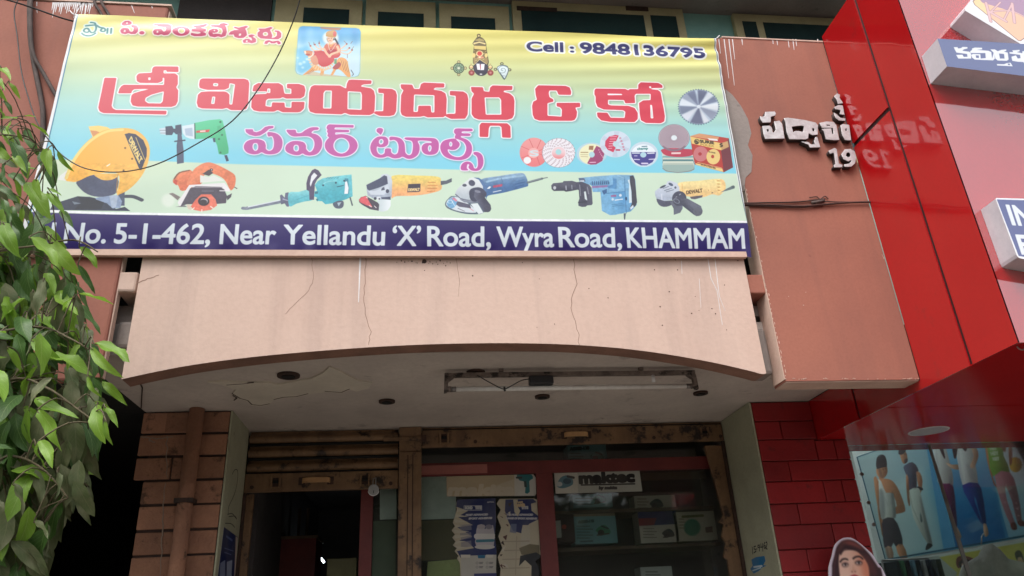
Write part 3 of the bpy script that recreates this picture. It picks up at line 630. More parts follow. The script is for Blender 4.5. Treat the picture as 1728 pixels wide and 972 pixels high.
# ------------------------------------------------------------------ glazed front behind the shutters
GY = DY+.10
fr = thing('shop_window', 'glazed shop front in a red oxide timber frame behind the raised shutters', 'shop window', ((RX0+RX1)/2, GY, .1))
def px(name, x0, y0, x1, y1, Y, d, mat, parent, bev=0): 
    a_, b_ = onY(x0, y1, Y), onY(x1, y0, Y); return box(name, min(a_.x, b_.x), max(a_.x, b_.x), Y, Y+d, min(a_.z, b_.z), max(a_.z, b_.z), mat, parent, bev)
m1, m2 = onY(908, 860, GY).x, onY(936, 860, GY).x; tz0, tz1 = onY(960, 797, GY).z, onY(960, 776, GY).z
GX0, GX1 = LX1+.005, 2.10
box('transom', GX0, GX1, GY, GY+.05, tz0, tz1, M_['redwood'], fr); box('mullion', m1, m2, GY-.002, GY+.05, .5, tz0-.001, M_['redwood'], fr)
px('faded_rail', 710, 783, 822, 801, GY-.012, .011, M_['pinkwood'], fr)
box('head_rail', GX0, GX1, GY, GY+.05, 2.79, 2.83, M_['redwood'], fr); box('sill_rail', GX0, GX1, GY, GY+.05, .45, .5, M_['redwood'], fr); box('stall_riser', GX0, GX1, GY, GY+.06, .1, .449, M_['redwood'], fr)
for x0, x1, z0, z1 in ((GX0, m1, .5, tz0), (m2, GX1, .5, tz0), (GX0, GX1, tz1, 2.79)): box('pane', x0+.001, x1-.001, GY+.02, GY+.026, z0+.001, z1-.001, M_['glass'], fr)
dl, dr_ = onY(607, 900, GY).x, onY(628, 900, GY).x
dp = thing('door_frame', 'red oxide timber door post with a glass side light between door and middle post', 'door frame', (dl, GY, .1))
box('post', dl, dr_, GY-.004, GY+.06, .1, 2.79, M_['redwood'], dp); box('pane', dr_+.001, LX1+.002, GY+.02, GY+.026, .1, 2.78, M_['glass'], dp)
# ------------------------------------------------------------------ the flex banner's print
BY = 3.36
BTL, BTR, BBR, BBL = onY(128, 24, BY), onY(1207, 65, BY), onY(1271, 431, BY), onY(28, 427, BY)
BU0, BU1, BZ0, BZ1 = -1.95, 1.85, 3.28, 4.90
bcv, B0 = plane_canvas('Y', BY, BU0, BU1, BZ0, BZ1, 640)
def paint_banner(A):
    cv = A.cv
    rows = (cv.h*(1-(np.array([4.86, 4.66, 4.42, 4.19, 3.90])-BZ0)/(BZ1-BZ0)))
    cols = np.array([(226, 214, 112), (214, 212, 134), (190, 210, 168), (162, 210, 206), (126, 204, 226)], float)
    yy = np.arange(cv.h)
    for k in range(3): cv.a[:, :, k] = np.interp(yy, rows, cols[:, k])[:, None]
    A.p([(-20, 268), (255, 272), (400, 277), (640, 282), (818, 287), (1000, 291), (1300, 294), (1300, 500), (-20, 500)], ((0, 270, (204, 220, 190)), (0, 370, (198, 220, 200))), soft=1)
    A.l([(-20, 352), (62, 356), (180, 360), (640, 366.5), (850, 371), (1262, 374.5), (1300, 375)], 3.5, (238, 242, 246))
    A.p([(-20, 357), (62, 359), (180, 362), (640, 369), (850, 373), (1262, 376.5), (1300, 377), (1300, 520), (-20, 520)], (50, 40, 104))
    # left hem
    A.p([(128, 20), (133, 20), (68, 296), (37, 428), (20, 440), (20, 428), (60, 296)], (226, 228, 232)); A.l([(132, 24), (68, 296), (36, 430)], 1.6, (60, 120, 150))
    A.p([(1203, 60), (1215, 60), (1262, 374), (1248, 324), (1220, 165)], (226, 228, 230)); A.l([(1205, 66), (1222, 165), (1251, 330), (1262, 378)], 1.2, (70, 90, 100))
    red, wht = (206, 62, 82), (242, 240, 244)
    # ---- the shop name, first line
    a = A.at(150, 100, 4.8)
    a.word([[(128,152),(226,154),(186,380),(196,402),(220,414),(632,420),(628,452),(120,440),(88,425),(78,395)],
      [(540,60),(726,62),(728,108),(625,107),(600,118),(600,150),(512,150),(514,85),(522,66)],
      [(405,118),(520,112),(700,118),(722,135),(722,205),(705,235),(610,235),(612,160),(590,185),(560,196),(415,195),(390,180),(386,140)],
      [(285,210),(610,212),(708,232),(726,255),(722,345),(705,378),(670,390),(400,388),(355,378),(340,345),(346,300),(365,270),(352,255),(346,280),(238,280),(248,245),(265,220)]],
     [[(482,150),(502,150),(502,173),(482,173)], [(510,290),(610,262),(600,345),(585,362),(480,360),(455,340),(462,315)],
      [(352,262),(368,246),(505,243),(420,262),(365,280),(350,290)], [(598,152),(612,152),(610,205),(590,200),(600,180)], [(606,92),(630,92),(630,105),(726,108),(726,116),(606,118)]], red, wht, 9)
    a.word([[(920,158),(1260,160),(1290,170),(1300,195),(1290,370),(1275,405),(1235,415),(1150,414),(1118,396),(1085,405),(920,402),(885,390),(875,355),(885,290),(910,268),(1000,260),(930,245),(898,235),(893,210),(900,170)]],
     [[(1010,195),(1050,198),(1046,222),(1006,220)], [(1000,305),(1026,305),(1018,365),(990,365)], [(1140,195),(1185,205),(1162,370),(1138,368),(1140,290),(1120,270),(1100,264),(890,262),(892,252),(1100,250),(1135,235)]], red, wht, 9)
    a.word([[(1370,195),(1540,195),(1572,215),(1580,260),(1585,280),(1640,282),(1640,240),(1604,235),(1604,200),(1700,200),(1745,215),(1755,250),(1745,300),(1715,318),(1600,320),(1570,308),(1550,318),(1450,322),(1435,335),(1430,380),(1480,388),(1485,350),(1585,352),(1588,390),(1640,395),(1642,345),(1748,345),(1742,400),(1715,425),(1690,430),(1570,430),(1530,412),(1500,425),(1380,425),(1335,415),(1315,390),(1320,320),(1335,290),(1360,285),(1440,282),(1440,262),(1325,262),(1335,215)]],
     [[(1445,238),(1470,238),(1470,275),(1445,275)]], red, wht, 9)
    a = A.at(480, 110, 4.8)
    a.word([[(240,162),(450,164),(500,190),(505,150),(520,120),(545,116),(706,122),(704,150),(640,155),(620,165),(620,172),(700,185),(725,205),(735,250),(730,360),(720,388),(690,402),(530,400),(490,385),(460,397),(250,390),(205,375),(195,340),(200,220),(215,175)],
      [(760,185),(870,190),(900,205),(912,240),(905,370),(890,400),(850,410),(770,408),(725,388),(735,370),(800,370),(805,225),(760,222)]],
     [[(330,205),(385,205),(380,350),(312,350),(316,225)], [(512,210),(620,215),(628,240),(625,360),(510,355)]], red, wht, 9)
    a.word([[(940,152),(1035,155),(1050,190),(1095,190),(1105,150),(1130,138),(1296,145),(1295,178),(1220,180),(1205,195),(1270,205),(1305,225),(1315,270),(1310,400),(1290,418),(1160,420),(1130,408),(1100,415),(985,415),(950,400),(940,370),(945,240),(965,200),(945,185)],
      [(1340,205),(1450,210),(1480,230),(1490,270),(1485,395),(1465,430),(1350,432),(1305,412),(1320,390),(1385,390),(1388,245),(1340,240)]],
     [[(1050,235),(1215,240),(1215,380),(1190,380),(1185,325),(1085,325),(1080,375),(1045,375)]], red, wht, 9)
    a = A.at(800, 120, 4.8)
    a.word([[(-26,125),(72,128),(80,160),(125,165),(130,130),(150,113),(312,118),(310,150),(245,155),(235,165),(290,178),(320,205),(328,240),(325,350),(310,380),(270,392),(40,390),(0,375),(-20,345),(-20,220),(0,180),(-20,160)],
      [(60,415),(270,420),(295,445),(298,538),(228,536),(222,450),(205,440),(130,440),(120,460),(115,532),(45,530),(45,435)]],
     [[(85,210),(205,210),(220,230),(222,350),(95,350)]], red, wht, 9)
    a.word([[(520,113),(740,118),(775,130),(788,165),(785,192),(685,190),(670,155),(610,155),(605,175),(612,210),(640,225),(645,245),(595,258),(595,360),(710,368),(712,310),(695,290),(670,285),(668,255),(860,255),(860,290),(820,295),(835,330),(830,370),(815,395),(790,402),(530,400),(490,385),(475,350),(470,280),(480,245),(510,230),(500,190),(495,140)]], [], red, wht, 9)
    a.word([[(985,140),(1225,143),(1250,155),(1260,145),(1330,145),(1330,110),(1350,92),(1490,97),(1525,115),(1528,135),(1440,138),(1430,145),(1490,152),(1510,170),(1525,250),(1545,370),(1540,410),(1510,425),(1390,422),(1350,400),(1340,340),(1335,260),(1370,238),(1430,236),(1430,185),(1310,185),(1300,200),(1305,260),(1225,262),(1215,235),(1085,232),(1085,270),(1110,278),(1250,282),(1300,300),(1325,340),(1325,390),(1300,415),(1100,412),(1030,400),(1000,370),(995,335),(1080,338),(1105,378),(1220,380),(1225,330),(1205,318),(1050,312),(1000,290),(985,250),(985,205),(975,190),(975,155)]],
     [[(1080,182),(1195,184),(1205,195),(1080,195)], [(1425,275),(1440,275),(1452,385),(1430,385)], [(1418,122),(1435,122),(1435,138),(1418,138)]], red, wht, 9)
    # ---- second line
    pk, pw = (184, 84, 158), (236, 226, 246)
    def sm(P): return catmull(P, 4, True)
    def el(x, y, rx, ry): return [(x+rx*math.cos(t), y+ry*math.sin(t)) for t in np.linspace(0, 2*math.pi, 33)[:-1]]
    a = A.at(400, 190, 7.2)
    a.word([[(100,203),(192,203),(200,230),(235,240),(290,220),(340,175),(390,162),(445,163),(442,188),(390,200),(340,245),(280,280),(220,288),(150,270),(110,240)],
      sm([(370,240),(430,240),(500,265),(545,320),(552,390),(530,455),(480,495),(400,508),(340,500),(300,482),(260,500),(200,508),(130,490),(90,450),(85,400),(120,350),(190,325),(270,325),(330,350),(350,400),(350,440),(390,465),(435,440),(450,370),(440,310),(420,285),(380,290)])],
     [sm([(215,370),(245,375),(258,410),(250,450),(220,465),(195,445),(188,410),(198,380)])], pk, pw, 13, rnd=1)
    a.word([sm([(600,210),(655,209),(710,210),(725,245),(780,245),(830,210),(900,178),(985,178),(985,205),(930,215),(905,245),(970,265),(1020,310),(1035,370),(1020,440),(970,500),(890,520),(830,512),(795,495),(750,515),(680,510),(610,480),(585,440),(600,390),(660,350),(740,343),(810,360),(838,400),(840,440),(880,478),(920,450),(940,390),(930,330),(890,295),(830,285),(690,290),(630,260)])],
     [sm([(710,390),(740,395),(752,425),(745,460),(715,470),(690,455),(685,420),(695,398)])], pk, pw, 13, rnd=1)
    a.word([el(1265, 395, 200, 138), [(1120,140),(1418,148),(1416,180),(1190,178),(1180,200),(1362,207),(1360,235),(1195,238),(1190,262),(1300,270),(1130,310),(1095,280),(1105,250),(1090,225),(1100,205),(1085,185),(1095,155)]], [el(1268, 398, 98, 95)], pk, pw, 13, rnd=1)
    a = A.at(610, 200, 7.2)
    a.word([sm([(225,110),(255,118),(262,140),(250,170),(232,195),(215,180),(185,155),(185,125),(205,112)]),
      sm([(240,212),(300,222),(325,260),(320,310),(280,340),(220,345),(190,335),(185,380),(205,420),(240,435),(280,415),(290,362),(355,362),(362,405),(400,432),(440,410),(450,330),(430,275),(390,255),(345,262),(345,218),(420,220),(480,240),(520,290),(530,360),(535,410),(570,440),(610,420),(625,330),(610,270),(535,250),(535,225),(700,227),(870,232),(920,255),(940,300),(935,380),(900,425),(830,438),(770,425),(735,385),(735,330),(775,295),(850,290),(830,270),(690,265),(705,320),(705,380),(680,440),(620,480),(560,485),(500,460),(460,475),(390,480),(320,455),(270,470),(200,470),(140,440),(110,380),(110,320),(140,260),(190,220)])],
     [sm([(235,245),(258,250),(268,275),(258,300),(230,310),(212,290),(215,260)]), sm([(825,320),(845,325),(852,355),(840,390),(820,395),(808,365),(812,335)])], pk, pw, 13, rnd=1)
    a.word([sm([(1090,240),(1140,240),(1160,260),(1190,290),(1190,330),(1150,370),(1100,380),(1050,370),(1060,410),(1110,450),(1180,465),(1240,440),(1270,380),(1270,330),(1240,280),(1190,255),(1140,235),(1135,210),(1145,190),(1125,165),(1130,130),(1160,115),(1250,117),(1342,120),(1340,150),(1230,152),(1225,172),(1316,178),(1315,207),(1215,208),(1215,225),(1280,250),(1330,300),(1345,370),(1325,440),(1270,485),(1190,502),(1090,490),(1010,455),(965,390),(960,320),(1000,265)]),
      sm([(1365,405),(1420,405),(1465,440),(1482,500),(1475,570),(1440,620),(1390,635),(1330,625),(1300,590),(1310,560),(1290,550),(1280,600),(1300,625),(1220,625),(1205,590),(1225,545),(1270,520),(1320,525),(1355,560),(1370,600),(1400,600),(1415,560),(1410,480),(1390,445),(1365,430)])],
     [sm([(1080,275),(1098,285),(1105,310),(1092,335),(1072,330),(1066,300)])], pk, pw, 13, rnd=1)
    # ---- proprietor's line
    a = A.at(120, 20, 7.2); teal = (24, 116, 120)
    S = [[(180,172),(240,165),(300,160)], [(240,132),(285,138),(300,160),(305,200),(290,240),(255,255),(235,245),(225,235),(200,250),(165,245),(155,225),(175,205),(205,205),(225,235)], [(132,262),(160,285),(210,295),(260,285),(295,262)], [(310,165),(350,190),(395,200),(415,215),(410,235),(380,240),(360,225),(380,205)], [(445,205),(440,262)], [(490,205),(485,262)]]
    for s_ in S: a.l(s_, 50, (206, 226, 214), 4)
    for s_ in S: a.l(s_, 19, teal, 4)
    mg, mw = (190, 46, 96), (240, 226, 222)
    a.word([[(620,165),(615,140),(650,112),(700,108),(735,125),(735,150),(700,165),(650,170)], [(730,160),(790,165),(820,200),(815,245),(785,272),(730,275),(700,262),(660,275),(615,265),(598,235),(615,205),(660,195),(700,205),(715,240),(740,250),(760,235),(765,200),(735,185)], el(862, 260, 32, 20)],
     [[(665,130),(690,128),(692,142),(668,145)], [(645,225),(665,225),(665,248),(640,248)]], mg, mw, 14, rnd=1)
    a.word([[(1005,148),(1180,150),(1215,165),(1225,200),(1215,255),(1180,285),(1130,290),(1100,278),(1060,290),(1010,280),(998,250),(1015,220),(1060,208),(1100,215),(1125,250),(1150,245),(1160,215),(1150,190),(1065,185),(1045,165),(1010,160)], el(1340, 240, 105, 56),
      [(1475,170),(1560,165),(1640,150),(1660,160),(1610,190),(1570,195),(1640,215),(1640,245),(1600,250),(1640,265),(1640,290),(1580,300),(1500,300),(1455,285),(1460,262),(1540,275),(1580,265),(1570,252),(1470,245),(1465,215),(1530,205),(1500,190)]],
     [[(1045,240),(1065,240),(1062,262),(1040,262)], el(1345, 238, 45, 35)], mg, mw, 14, rnd=1)
    a = A.at(300, 20, 7.2)
    a.word([[(405,165),(510,165),(515,145),(560,138),(605,150),(605,165),(570,165),(590,190),(598,250),(580,295),(530,312),(490,300),(450,312),(390,300),(372,265),(385,230),(430,210),(480,215),(495,235),(480,255),(440,262),(420,255),(430,275),(460,270),(500,270),(535,280),(550,240),(535,205),(480,190),(405,180)],
      [(615,280),(640,245),(690,225),(750,222),(690,200),(680,182),(740,195),(830,172),(860,182),(820,205),(835,240),(842,285),(800,318),(740,322),(690,305),(680,275),(660,280)], [(860,285),(900,275),(945,290),(905,300),(950,330),(950,370),(900,385),(860,375),(800,380),(788,350),(820,330),(870,330),(890,350),(905,345),(895,315),(862,305)],
      [(975,205),(1060,205),(1130,185),(1155,195),(1120,220),(1135,250),(1150,290),(1140,320),(1180,310),(1205,290),(1205,245),(1175,240),(1180,225),(1230,230),(1258,260),(1255,310),(1220,335),(1120,332),(1010,325),(970,295),(970,255),(1000,230)], [(1050,390),(1065,355),(1110,345),(1150,360),(1170,358),(1220,350),(1250,370),(1250,395),(1215,395),(1205,370),(1175,385),(1130,385),(1120,365),(1095,375),(1090,392)]],
     [[(440,225),(458,228),(455,242),(438,240)], [(745,268),(772,265),(768,290),(740,295)], [(830,348),(850,348),(848,368),(828,368)], el(1065, 270, 33, 25)], mg, mw, 14, rnd=1)
    # ---- telephone and address
    nv = (44, 46, 104)
    A.text('Cell', (890, 85), (950, 87), 15.5, nv, 1.1, (232, 236, 230), 3.2); A.text(':', (963, 87.3), (968.5, 87.6), 13, nv, 0.9, (232, 236, 230), 3.0); A.text('9848136795', (981, 88.5), (1189, 97.5), 17, nv, 1.3, (232, 236, 230), 3.2)
    for t, x0, x1 in (('H.No.', 60, 175), ('5-1-462,', 191, 352), ('Near', 370, 463), ('Yellandu', 478, 648), ('‘X’', 663, 709), ('Road,', 722, 828), ('Wyra', 840, 935), ('Road,', 945, 1050), ('KHAMMAM', 1061, 1259)):
        f = lambda x: 406.5+(x-60)*0.0083
        A.text(t, (x0, f(x0)), (x1, f(x1)), 32.5, (218, 228, 238), .95)
    paint_tools(A)
def paint_tools(A):
    dk, dk2, gy, lg, st = (62, 68, 92), (84, 90, 112), (140, 150, 166), (200, 210, 218), (172, 184, 200)
    a = A.at(70, 190, 5.4)                        # mitre saw
    a.p([(150,615),(175,575),(235,530),(225,625)], (222, 226, 222))
    a.p([(80,890),(110,835),(330,765),(440,770),(580,800),(680,880),(760,860),(810,898)], (44, 54, 74)); a.p([(330,765),(580,800),(545,880),(300,885),(360,820)], (30, 38, 52)); a.p([(280,810),(365,830),(300,840)], (110, 124, 140))
    a.p([(690,720),(760,715),(758,850),(700,850)], (70, 84, 110))
    a.p([(780,760),(850,762),(900,785),(915,808)], (60, 68, 84)); a.l([(770,765),(840,768),(915,798)], 30, (62, 70, 86), 4)
    a.p([(490,780),(570,765),(700,750),(735,810),(720,870),(650,875),(600,830),(500,795)], (136, 156, 188)); a.p([(620,760),(700,750),(680,865),(640,870)], (168, 184, 206))
    a.p([(325,625),(480,570),(690,590),(685,720),(640,755),(520,770),(420,745),(350,690)], ((400, 600, (66, 74, 100)), (600, 760, (74, 82, 108))), 3)
    a.p([(430,130),(520,122),(600,135),(640,160),(560,195),(520,185),(470,235)], (240, 204, 120)); a.p([(445,165),(500,170),(550,190),(480,235)], (206, 142, 90))
    a.p([(225,620),(222,570),(250,520),(280,450),(350,340),(450,240),(560,170),(680,148),(800,148),(890,180),(960,250),(990,350),(965,480),(900,600),(800,700),(710,748),(690,740),(700,560),(480,568),(330,630),(270,632)], ((300, 500, (240, 176, 66)), (900, 300, (234, 182, 92))), 5)
    a.l([(228,600),(280,470),(360,350),(470,245),(600,175),(740,160)], 26, (236, 210, 124), 5)
    a.p([(490,565),(695,560),(690,590),(640,615),(580,620),(530,605)], (232, 178, 84), 4); a.l([(700,560),(690,650),(685,735)], 5, (190, 140, 60))
    a.p([(760,200),(800,190),(860,200),(930,255),(962,330),(960,400),(910,530),(890,510)], (48, 54, 78)); a.text('DEWALT', (800, 258), (900, 465), 40, (232, 206, 130), 3, shear=0.55); a.l([(805,290),(895,465)], 7, (226, 196, 110)); a.l([(862,230),(942,430)], 5, (226, 196, 110))
    for x, y in ((765, 326), (828, 424), (750, 530)): a.e(x, y, 9, 9, (110, 80, 40))
    a.p([(590,490),(630,465),(625,480),(600,495)], (250, 240, 220))
    a = A.at(260, 190, 5.4)                       # drill
    for pp in ([(50,150),(110,140),(110,205),(60,200)],): a.p(pp, (196, 212, 224))
    a.l([(55,165),(105,165)], 6, (110, 124, 140)); a.l([(60,190),(105,190)], 6, (120, 134, 150))
    a.p([(105,130),(165,125),(180,150),(195,150),(195,120),(250,110),(255,205),(200,200),(180,180),(165,208),(108,208)], (50, 62, 88)); a.p([(215,190),(250,190),(258,250),(270,340),(272,460),(210,470),(207,300),(215,250)], ((207, 0, (46, 56, 82)), (272, 0, (70, 82, 108)))); a.l([(192,265),(280,255)], 14, (52, 62, 86))
    a.p([(255,125),(320,115),(370,105),(375,245),(330,240),(290,225),(262,190)], (206, 222, 232)); a.p([(280,150),(350,140),(355,220),(290,210)], (164, 184, 206))
    a.p([(368,98),(500,72),(600,62),(625,75),(650,170),(680,330),(678,372),(640,386),(590,378),(575,300),(560,265),(535,235),(370,245)], ((450, 60, (84, 196, 148)), (560, 380, (52, 172, 120))))
    a.p([(368,100),(376,100),(380,240),(370,240)], (44, 64, 70)); a.p([(385,168),(510,155),(500,180),(385,188)], (200, 70, 66)); a.p([(420,168),(470,164),(470,176),(420,180)], (236, 210, 206))
    a.p([(535,235),(558,232),(560,272),(542,270)], (52, 70, 92))
    for k in range(6): a.l([(580,128+k*11),(608,124+k*11)], 4, (40, 130, 96))
    for x, y in ((605, 88), (620, 205), (592, 243), (606, 365)): a.e(x, y, 10, 10, (34, 110, 84))
    a.p([(640,390),(665,388),(682,440),(658,446)], (58, 66, 88))
    # marble cutter
    a.e(130, 800, 60, 60, (232, 236, 230), alpha=0.6, soft=4)
    a.p([(175,640),(180,600),(230,545),(310,530),(340,530),(440,640),(260,715),(220,665)], ((200, 560, (226, 134, 96)), (300, 700, (212, 110, 78))), 3); a.l([(185,605),(230,550),(320,528)], 12, (120, 84, 66), 3); a.p([(175,640),(190,610),(215,620),(205,665)], (196, 80, 66))
    a.p([(300,660),(350,540),(400,490),(480,455),(560,470),(690,535),(740,580),(738,660),(715,700),(690,700),(640,610),(545,560),(470,560),(420,630)], ((400, 480, (228, 136, 98)), (700, 680, (214, 118, 82))), 4)
    a.p([(440,560),(500,520),(540,550),(500,578)], (70, 60, 70)); a.e(522, 522, 15, 12, (60, 54, 64)); a.e(524, 522, 5, 5, (220, 220, 220))
    a.p([(420,570),(500,590),(545,570),(640,620),(420,640)], (222, 226, 222))
    a.p([(135,740),(170,732),(240,770),(215,800),(160,755)], (128, 120, 118)); a.p([(190,860),(280,845),(300,860)], (110, 110, 116))
    a.p([(215,820),(320,660),(640,640),(690,700),(690,720),(340,680),(250,850),(230,850)], (228, 226, 230))
    a.p([(240,855),(330,690),(380,672),(600,676),(640,700),(665,760),(655,825),(570,832),(300,835)], (74, 68, 84)); a.l([(350,682),(620,680)], 6, (160, 156, 166)); a.l([(600,712),(645,712)], 10, (210, 208, 214)); a.l([(440,715),(540,715)], 10, (96, 92, 110))
    a.p([(660,760),(710,735),(700,770),(668,800)], (70, 68, 80)); a.l([(735,680),(755,692)], 8, (90, 84, 84))
    a.p([(295,840),(320,838),(360,885),(430,900),(520,885),(575,845),(560,790),(520,745),(430,745),(380,790),(330,860)], ((350, 760, (222, 106, 86)), (560, 880, (226, 122, 100)))); a.p([(295,838),(325,838),(345,890),(310,880)], (214, 196, 180))
    a.e(452, 808, 52, 42, (44, 40, 50)); a.e(456, 806, 34, 26, (160, 156, 164)); a.e(450, 814, 32, 22, (50, 46, 56))
    for P in ([(365,868),(345,885)], [(435,885),(435,905)], [(515,855),(535,870)]): a.l(P, 8, (240, 226, 216))
    a = A.at(400, 270, 8.229)                     # demolition hammer
    a.l([(80,668),(140,672),(600,580)], 42, (112, 122, 140)); a.l([(150,652),(600,555)], 14, (214, 222, 232)); a.p([(75,668),(150,640),(150,685)], (126, 134, 150))
    a.p([(595,490),(620,475),(660,520),(670,455),(715,445),(722,645),(690,645),(660,600),(610,615)], (92, 96, 122)); a.l([(640,540),(700,560)], 18, (150, 156, 180))
    a.p([(715,455),(850,440),(970,410),(1060,425),(1060,545),(930,575),(820,605),(725,640)], ((0, 440, (140, 210, 216)), (0, 610, (88, 176, 190))), 3); a.l([(830,545),(990,490)], 8, (70, 150, 166))
    a.p([(965,410),(962,320),(985,230),(1040,140),(1080,118),(1130,140),(1175,205),(1110,270),(1080,330),(1068,550),(1005,550),(1000,430)], (78, 72, 100)); a.p([(1010,330),(1030,220),(1070,170),(1115,210),(1050,290),(1020,370)], (220, 224, 232))
    a.p([(1080,345),(1120,290),(1190,250),(1330,225),(1590,195),(1605,500),(1520,540),(1350,595),(1225,612),(1180,570),(1100,565),(1110,520),(1070,500),(1080,430),(1110,425)], ((0, 220, (120, 202, 210)), (0, 600, (64, 166, 184))))
    a.p([(1495,250),(1545,250),(1555,460),(1490,470)], (58, 130, 150)); a.p([(1500,300),(1525,290),(1548,380),(1540,465),(1490,468)], (226, 230, 236)); a.p([(1545,230),(1590,220),(1605,490),(1560,510)], (96, 184, 198))
    for x, y in ((1195, 348), (1372, 312), (1488, 285)): a.e(x, y, 14, 14, (40, 76, 92))
    a.l([(1390,368),(1475,350)], 14, (44, 96, 112)); a.l([(1200,330),(1250,300),(1380,285)], 8, (150, 214, 220), 4)
    for k in range(5): a.l([(1240+k*36,250),(1265+k*36,238)], 9, (60, 140, 156))
    a.p([(1080,440),(1125,430),(1120,465),(1080,470)], (46, 110, 126)); a.p([(1090,535),(1130,540),(1115,575)], (46, 110, 126))
    a.p([(1330,600),(1400,565),(1475,570),(1475,640),(1430,672),(1360,660)], (78, 88, 108), 3); a.p([(1390,590),(1450,580),(1410,640)], (170, 190, 204)); a.l([(1570,520),(1600,625)], 18, (84, 96, 104))
    a = A.at(590, 270, 9.6)                       # yellow grinder
    def body(pts, c0, c1, y0, y1): a.p(pts, ((0, y0, c0), (0, y1, c1)), 3)
    a.p([(150,640),(180,600),(260,575),(480,700),(475,820),(330,795),(200,720),(155,680)], (70, 64, 80)); a.p([(148,640),(190,595),(270,580),(300,640),(370,760),(260,725),(170,680)], (214, 92, 102)); a.p([(440,660),(520,600),(665,640),(665,740),(620,810),(540,835),(470,825),(480,720)], ((470, 0, (196, 210, 216)), (660, 0, (222, 230, 236))))
    body([(690,250),(1050,245),(1430,265),(1480,340),(1485,470),(1330,530),(1080,570),(760,580),(680,610),(660,420)], (226, 206, 112), (232, 166, 116), 250, 600)
    a.p([(270,400),(500,280),(520,230),(600,215),(670,260),(690,340),(680,600),(500,640),(380,620),(290,570),(275,480)], ((0, 300, (196, 206, 218)), (0, 620, (160, 172, 190)))); a.p([(270,400),(490,290),(560,240),(605,260),(620,380),(480,440),(320,490),(285,470)], (68, 76, 102)); a.p([(430,490),(620,400),(640,460),(560,560),(340,560),(300,500)], (198, 208, 220))
    a.e(612, 500, 28, 32, (66, 72, 92)); a.e(412, 620, 20, 24, (52, 58, 76)); a.p([(520,450),(560,430),(570,480),(510,490)], (84, 92, 112)); a.p([(510,600),(660,590),(665,640),(520,630)], (74, 84, 106)); a.p([(440,590),(500,590),(495,650),(450,655)], (216, 222, 228)); a.e(480, 625, 12, 16, (60, 66, 80))
    a.p([(950,385),(1150,378),(1145,500),(1120,512),(935,518)], (62, 56, 70)); a.text('DEWALT', (952, 500), (1132, 492), 44, (236, 206, 150), 4)
    for k, (x0, x1) in enumerate(((1270, 1390), (1270, 1420), (1265, 1415), (1260, 1380))): a.l([(x0,355+k*50),(x1,358+k*48)], 11, (192, 116, 60))
    a.p([(1475,335),(1560,330),(1655,290),(1655,350),(1570,385),(1478,402)], (84, 92, 104)); a.l([(400,740),(430,770)], 12, (220, 210, 214)); a.l([(270,600),(290,610)], 14, (240, 210, 210)); a.l([(320,735),(350,755)], 14, (240, 210, 210))
    a = A.at(740, 270, 9.095)                     # blue grinder
    a.p([(100,670),(150,590),(250,550),(640,640),(690,810),(480,830),(300,800),(140,740)], (86, 104, 120), 3); a.p([(118,660),(160,595),(260,560),(420,640),(590,790),(450,805),(260,770),(140,710)], (206, 216, 224), 3); a.p([(125,660),(165,595),(240,560),(300,640),(250,720),(200,745),(140,705)], (112, 166, 206)); a.e(180, 640, 45, 25, (206, 224, 236), hole=0.75); a.l([(190,600),(260,720)], 8, (210, 226, 238)); a.p([(205,590),(235,570),(290,615),(270,640)], (206, 130, 150)); a.p([(290,630),(480,680),(500,740),(320,715),(270,680)], (88, 88, 108))
    a.p([(490,670),(600,660),(690,810),(615,830)], (214, 224, 228)); a.l([(300,740),(400,785)], 10, (120, 120, 130)); a.l([(540,780),(480,740)], 9, (206, 140, 150))
    a.p([(640,300),(920,245),(1150,210),(1290,200),(1340,245),(1370,330),(1375,390),(1330,415),(1000,500),(760,545),(740,600),(680,450)], ((0, 230, (146, 178, 206)), (40, 520, (66, 104, 152))), 3); a.l([(740,330),(930,285),(1290,240)], 30, (150, 184, 212)); a.l([(960,270),(985,330)], 5, (60, 96, 140)); a.l([(1190,330),(1310,300)], 14, (76, 118, 164)); a.l([(1180,370),(1330,335)], 14, (56, 92, 140)); a.l([(1190,410),(1310,382)], 12, (56, 92, 140))
    a.p([(835,390),(980,365),(980,402),(840,425)], (176, 78, 108)); a.l([(840,490),(960,465)], 13, (206, 214, 226)); a.p([(740,440),(780,400),(810,410),(780,440)], (222, 230, 238))
    a.p([(255,520),(300,430),(440,310),(480,275),(560,265),(650,310),(690,400),(690,470),(560,600),(440,615),(330,590),(270,550)], ((0, 280, (216, 222, 226)), (0, 600, (176, 188, 198))), 3); a.p([(540,265),(620,270),(690,320),(760,470),(690,500),(680,400),(620,300)], (84, 116, 160)); a.e(512, 350, 52, 45, (74, 78, 100), 30); a.e(400, 385, 34, 22, (78, 84, 100)); a.l([(262,525),(340,590),(440,610)], 12, (80, 86, 104)); a.p([(320,600),(520,610),(640,560),(720,600),(560,655),(400,650)], (126, 134, 150))
    a.p([(470,500),(500,440),(600,415),(680,440),(740,520),(680,600),(560,640),(490,600)], (66, 70, 92), 3); a.p([(560,470),(640,480),(800,690),(808,750),(770,795),(700,800),(600,640),(540,560)], ((540, 600, (96, 100, 120)), (720, 560, (64, 66, 86)))); a.e(752, 742, 56, 58, (72, 74, 92)); a.e(600, 480, 48, 20, (120, 124, 142), 15)
    a.l([(1370,345),(1590,285)], 34, (92, 104, 112)); a.l([(1370,340),(1580,282)], 6, (160, 170, 176)); a.l([(1580,285),(1670,270)], 14, (96, 108, 114))
    a = A.at(920, 280, 9.718)                     # blue breaker
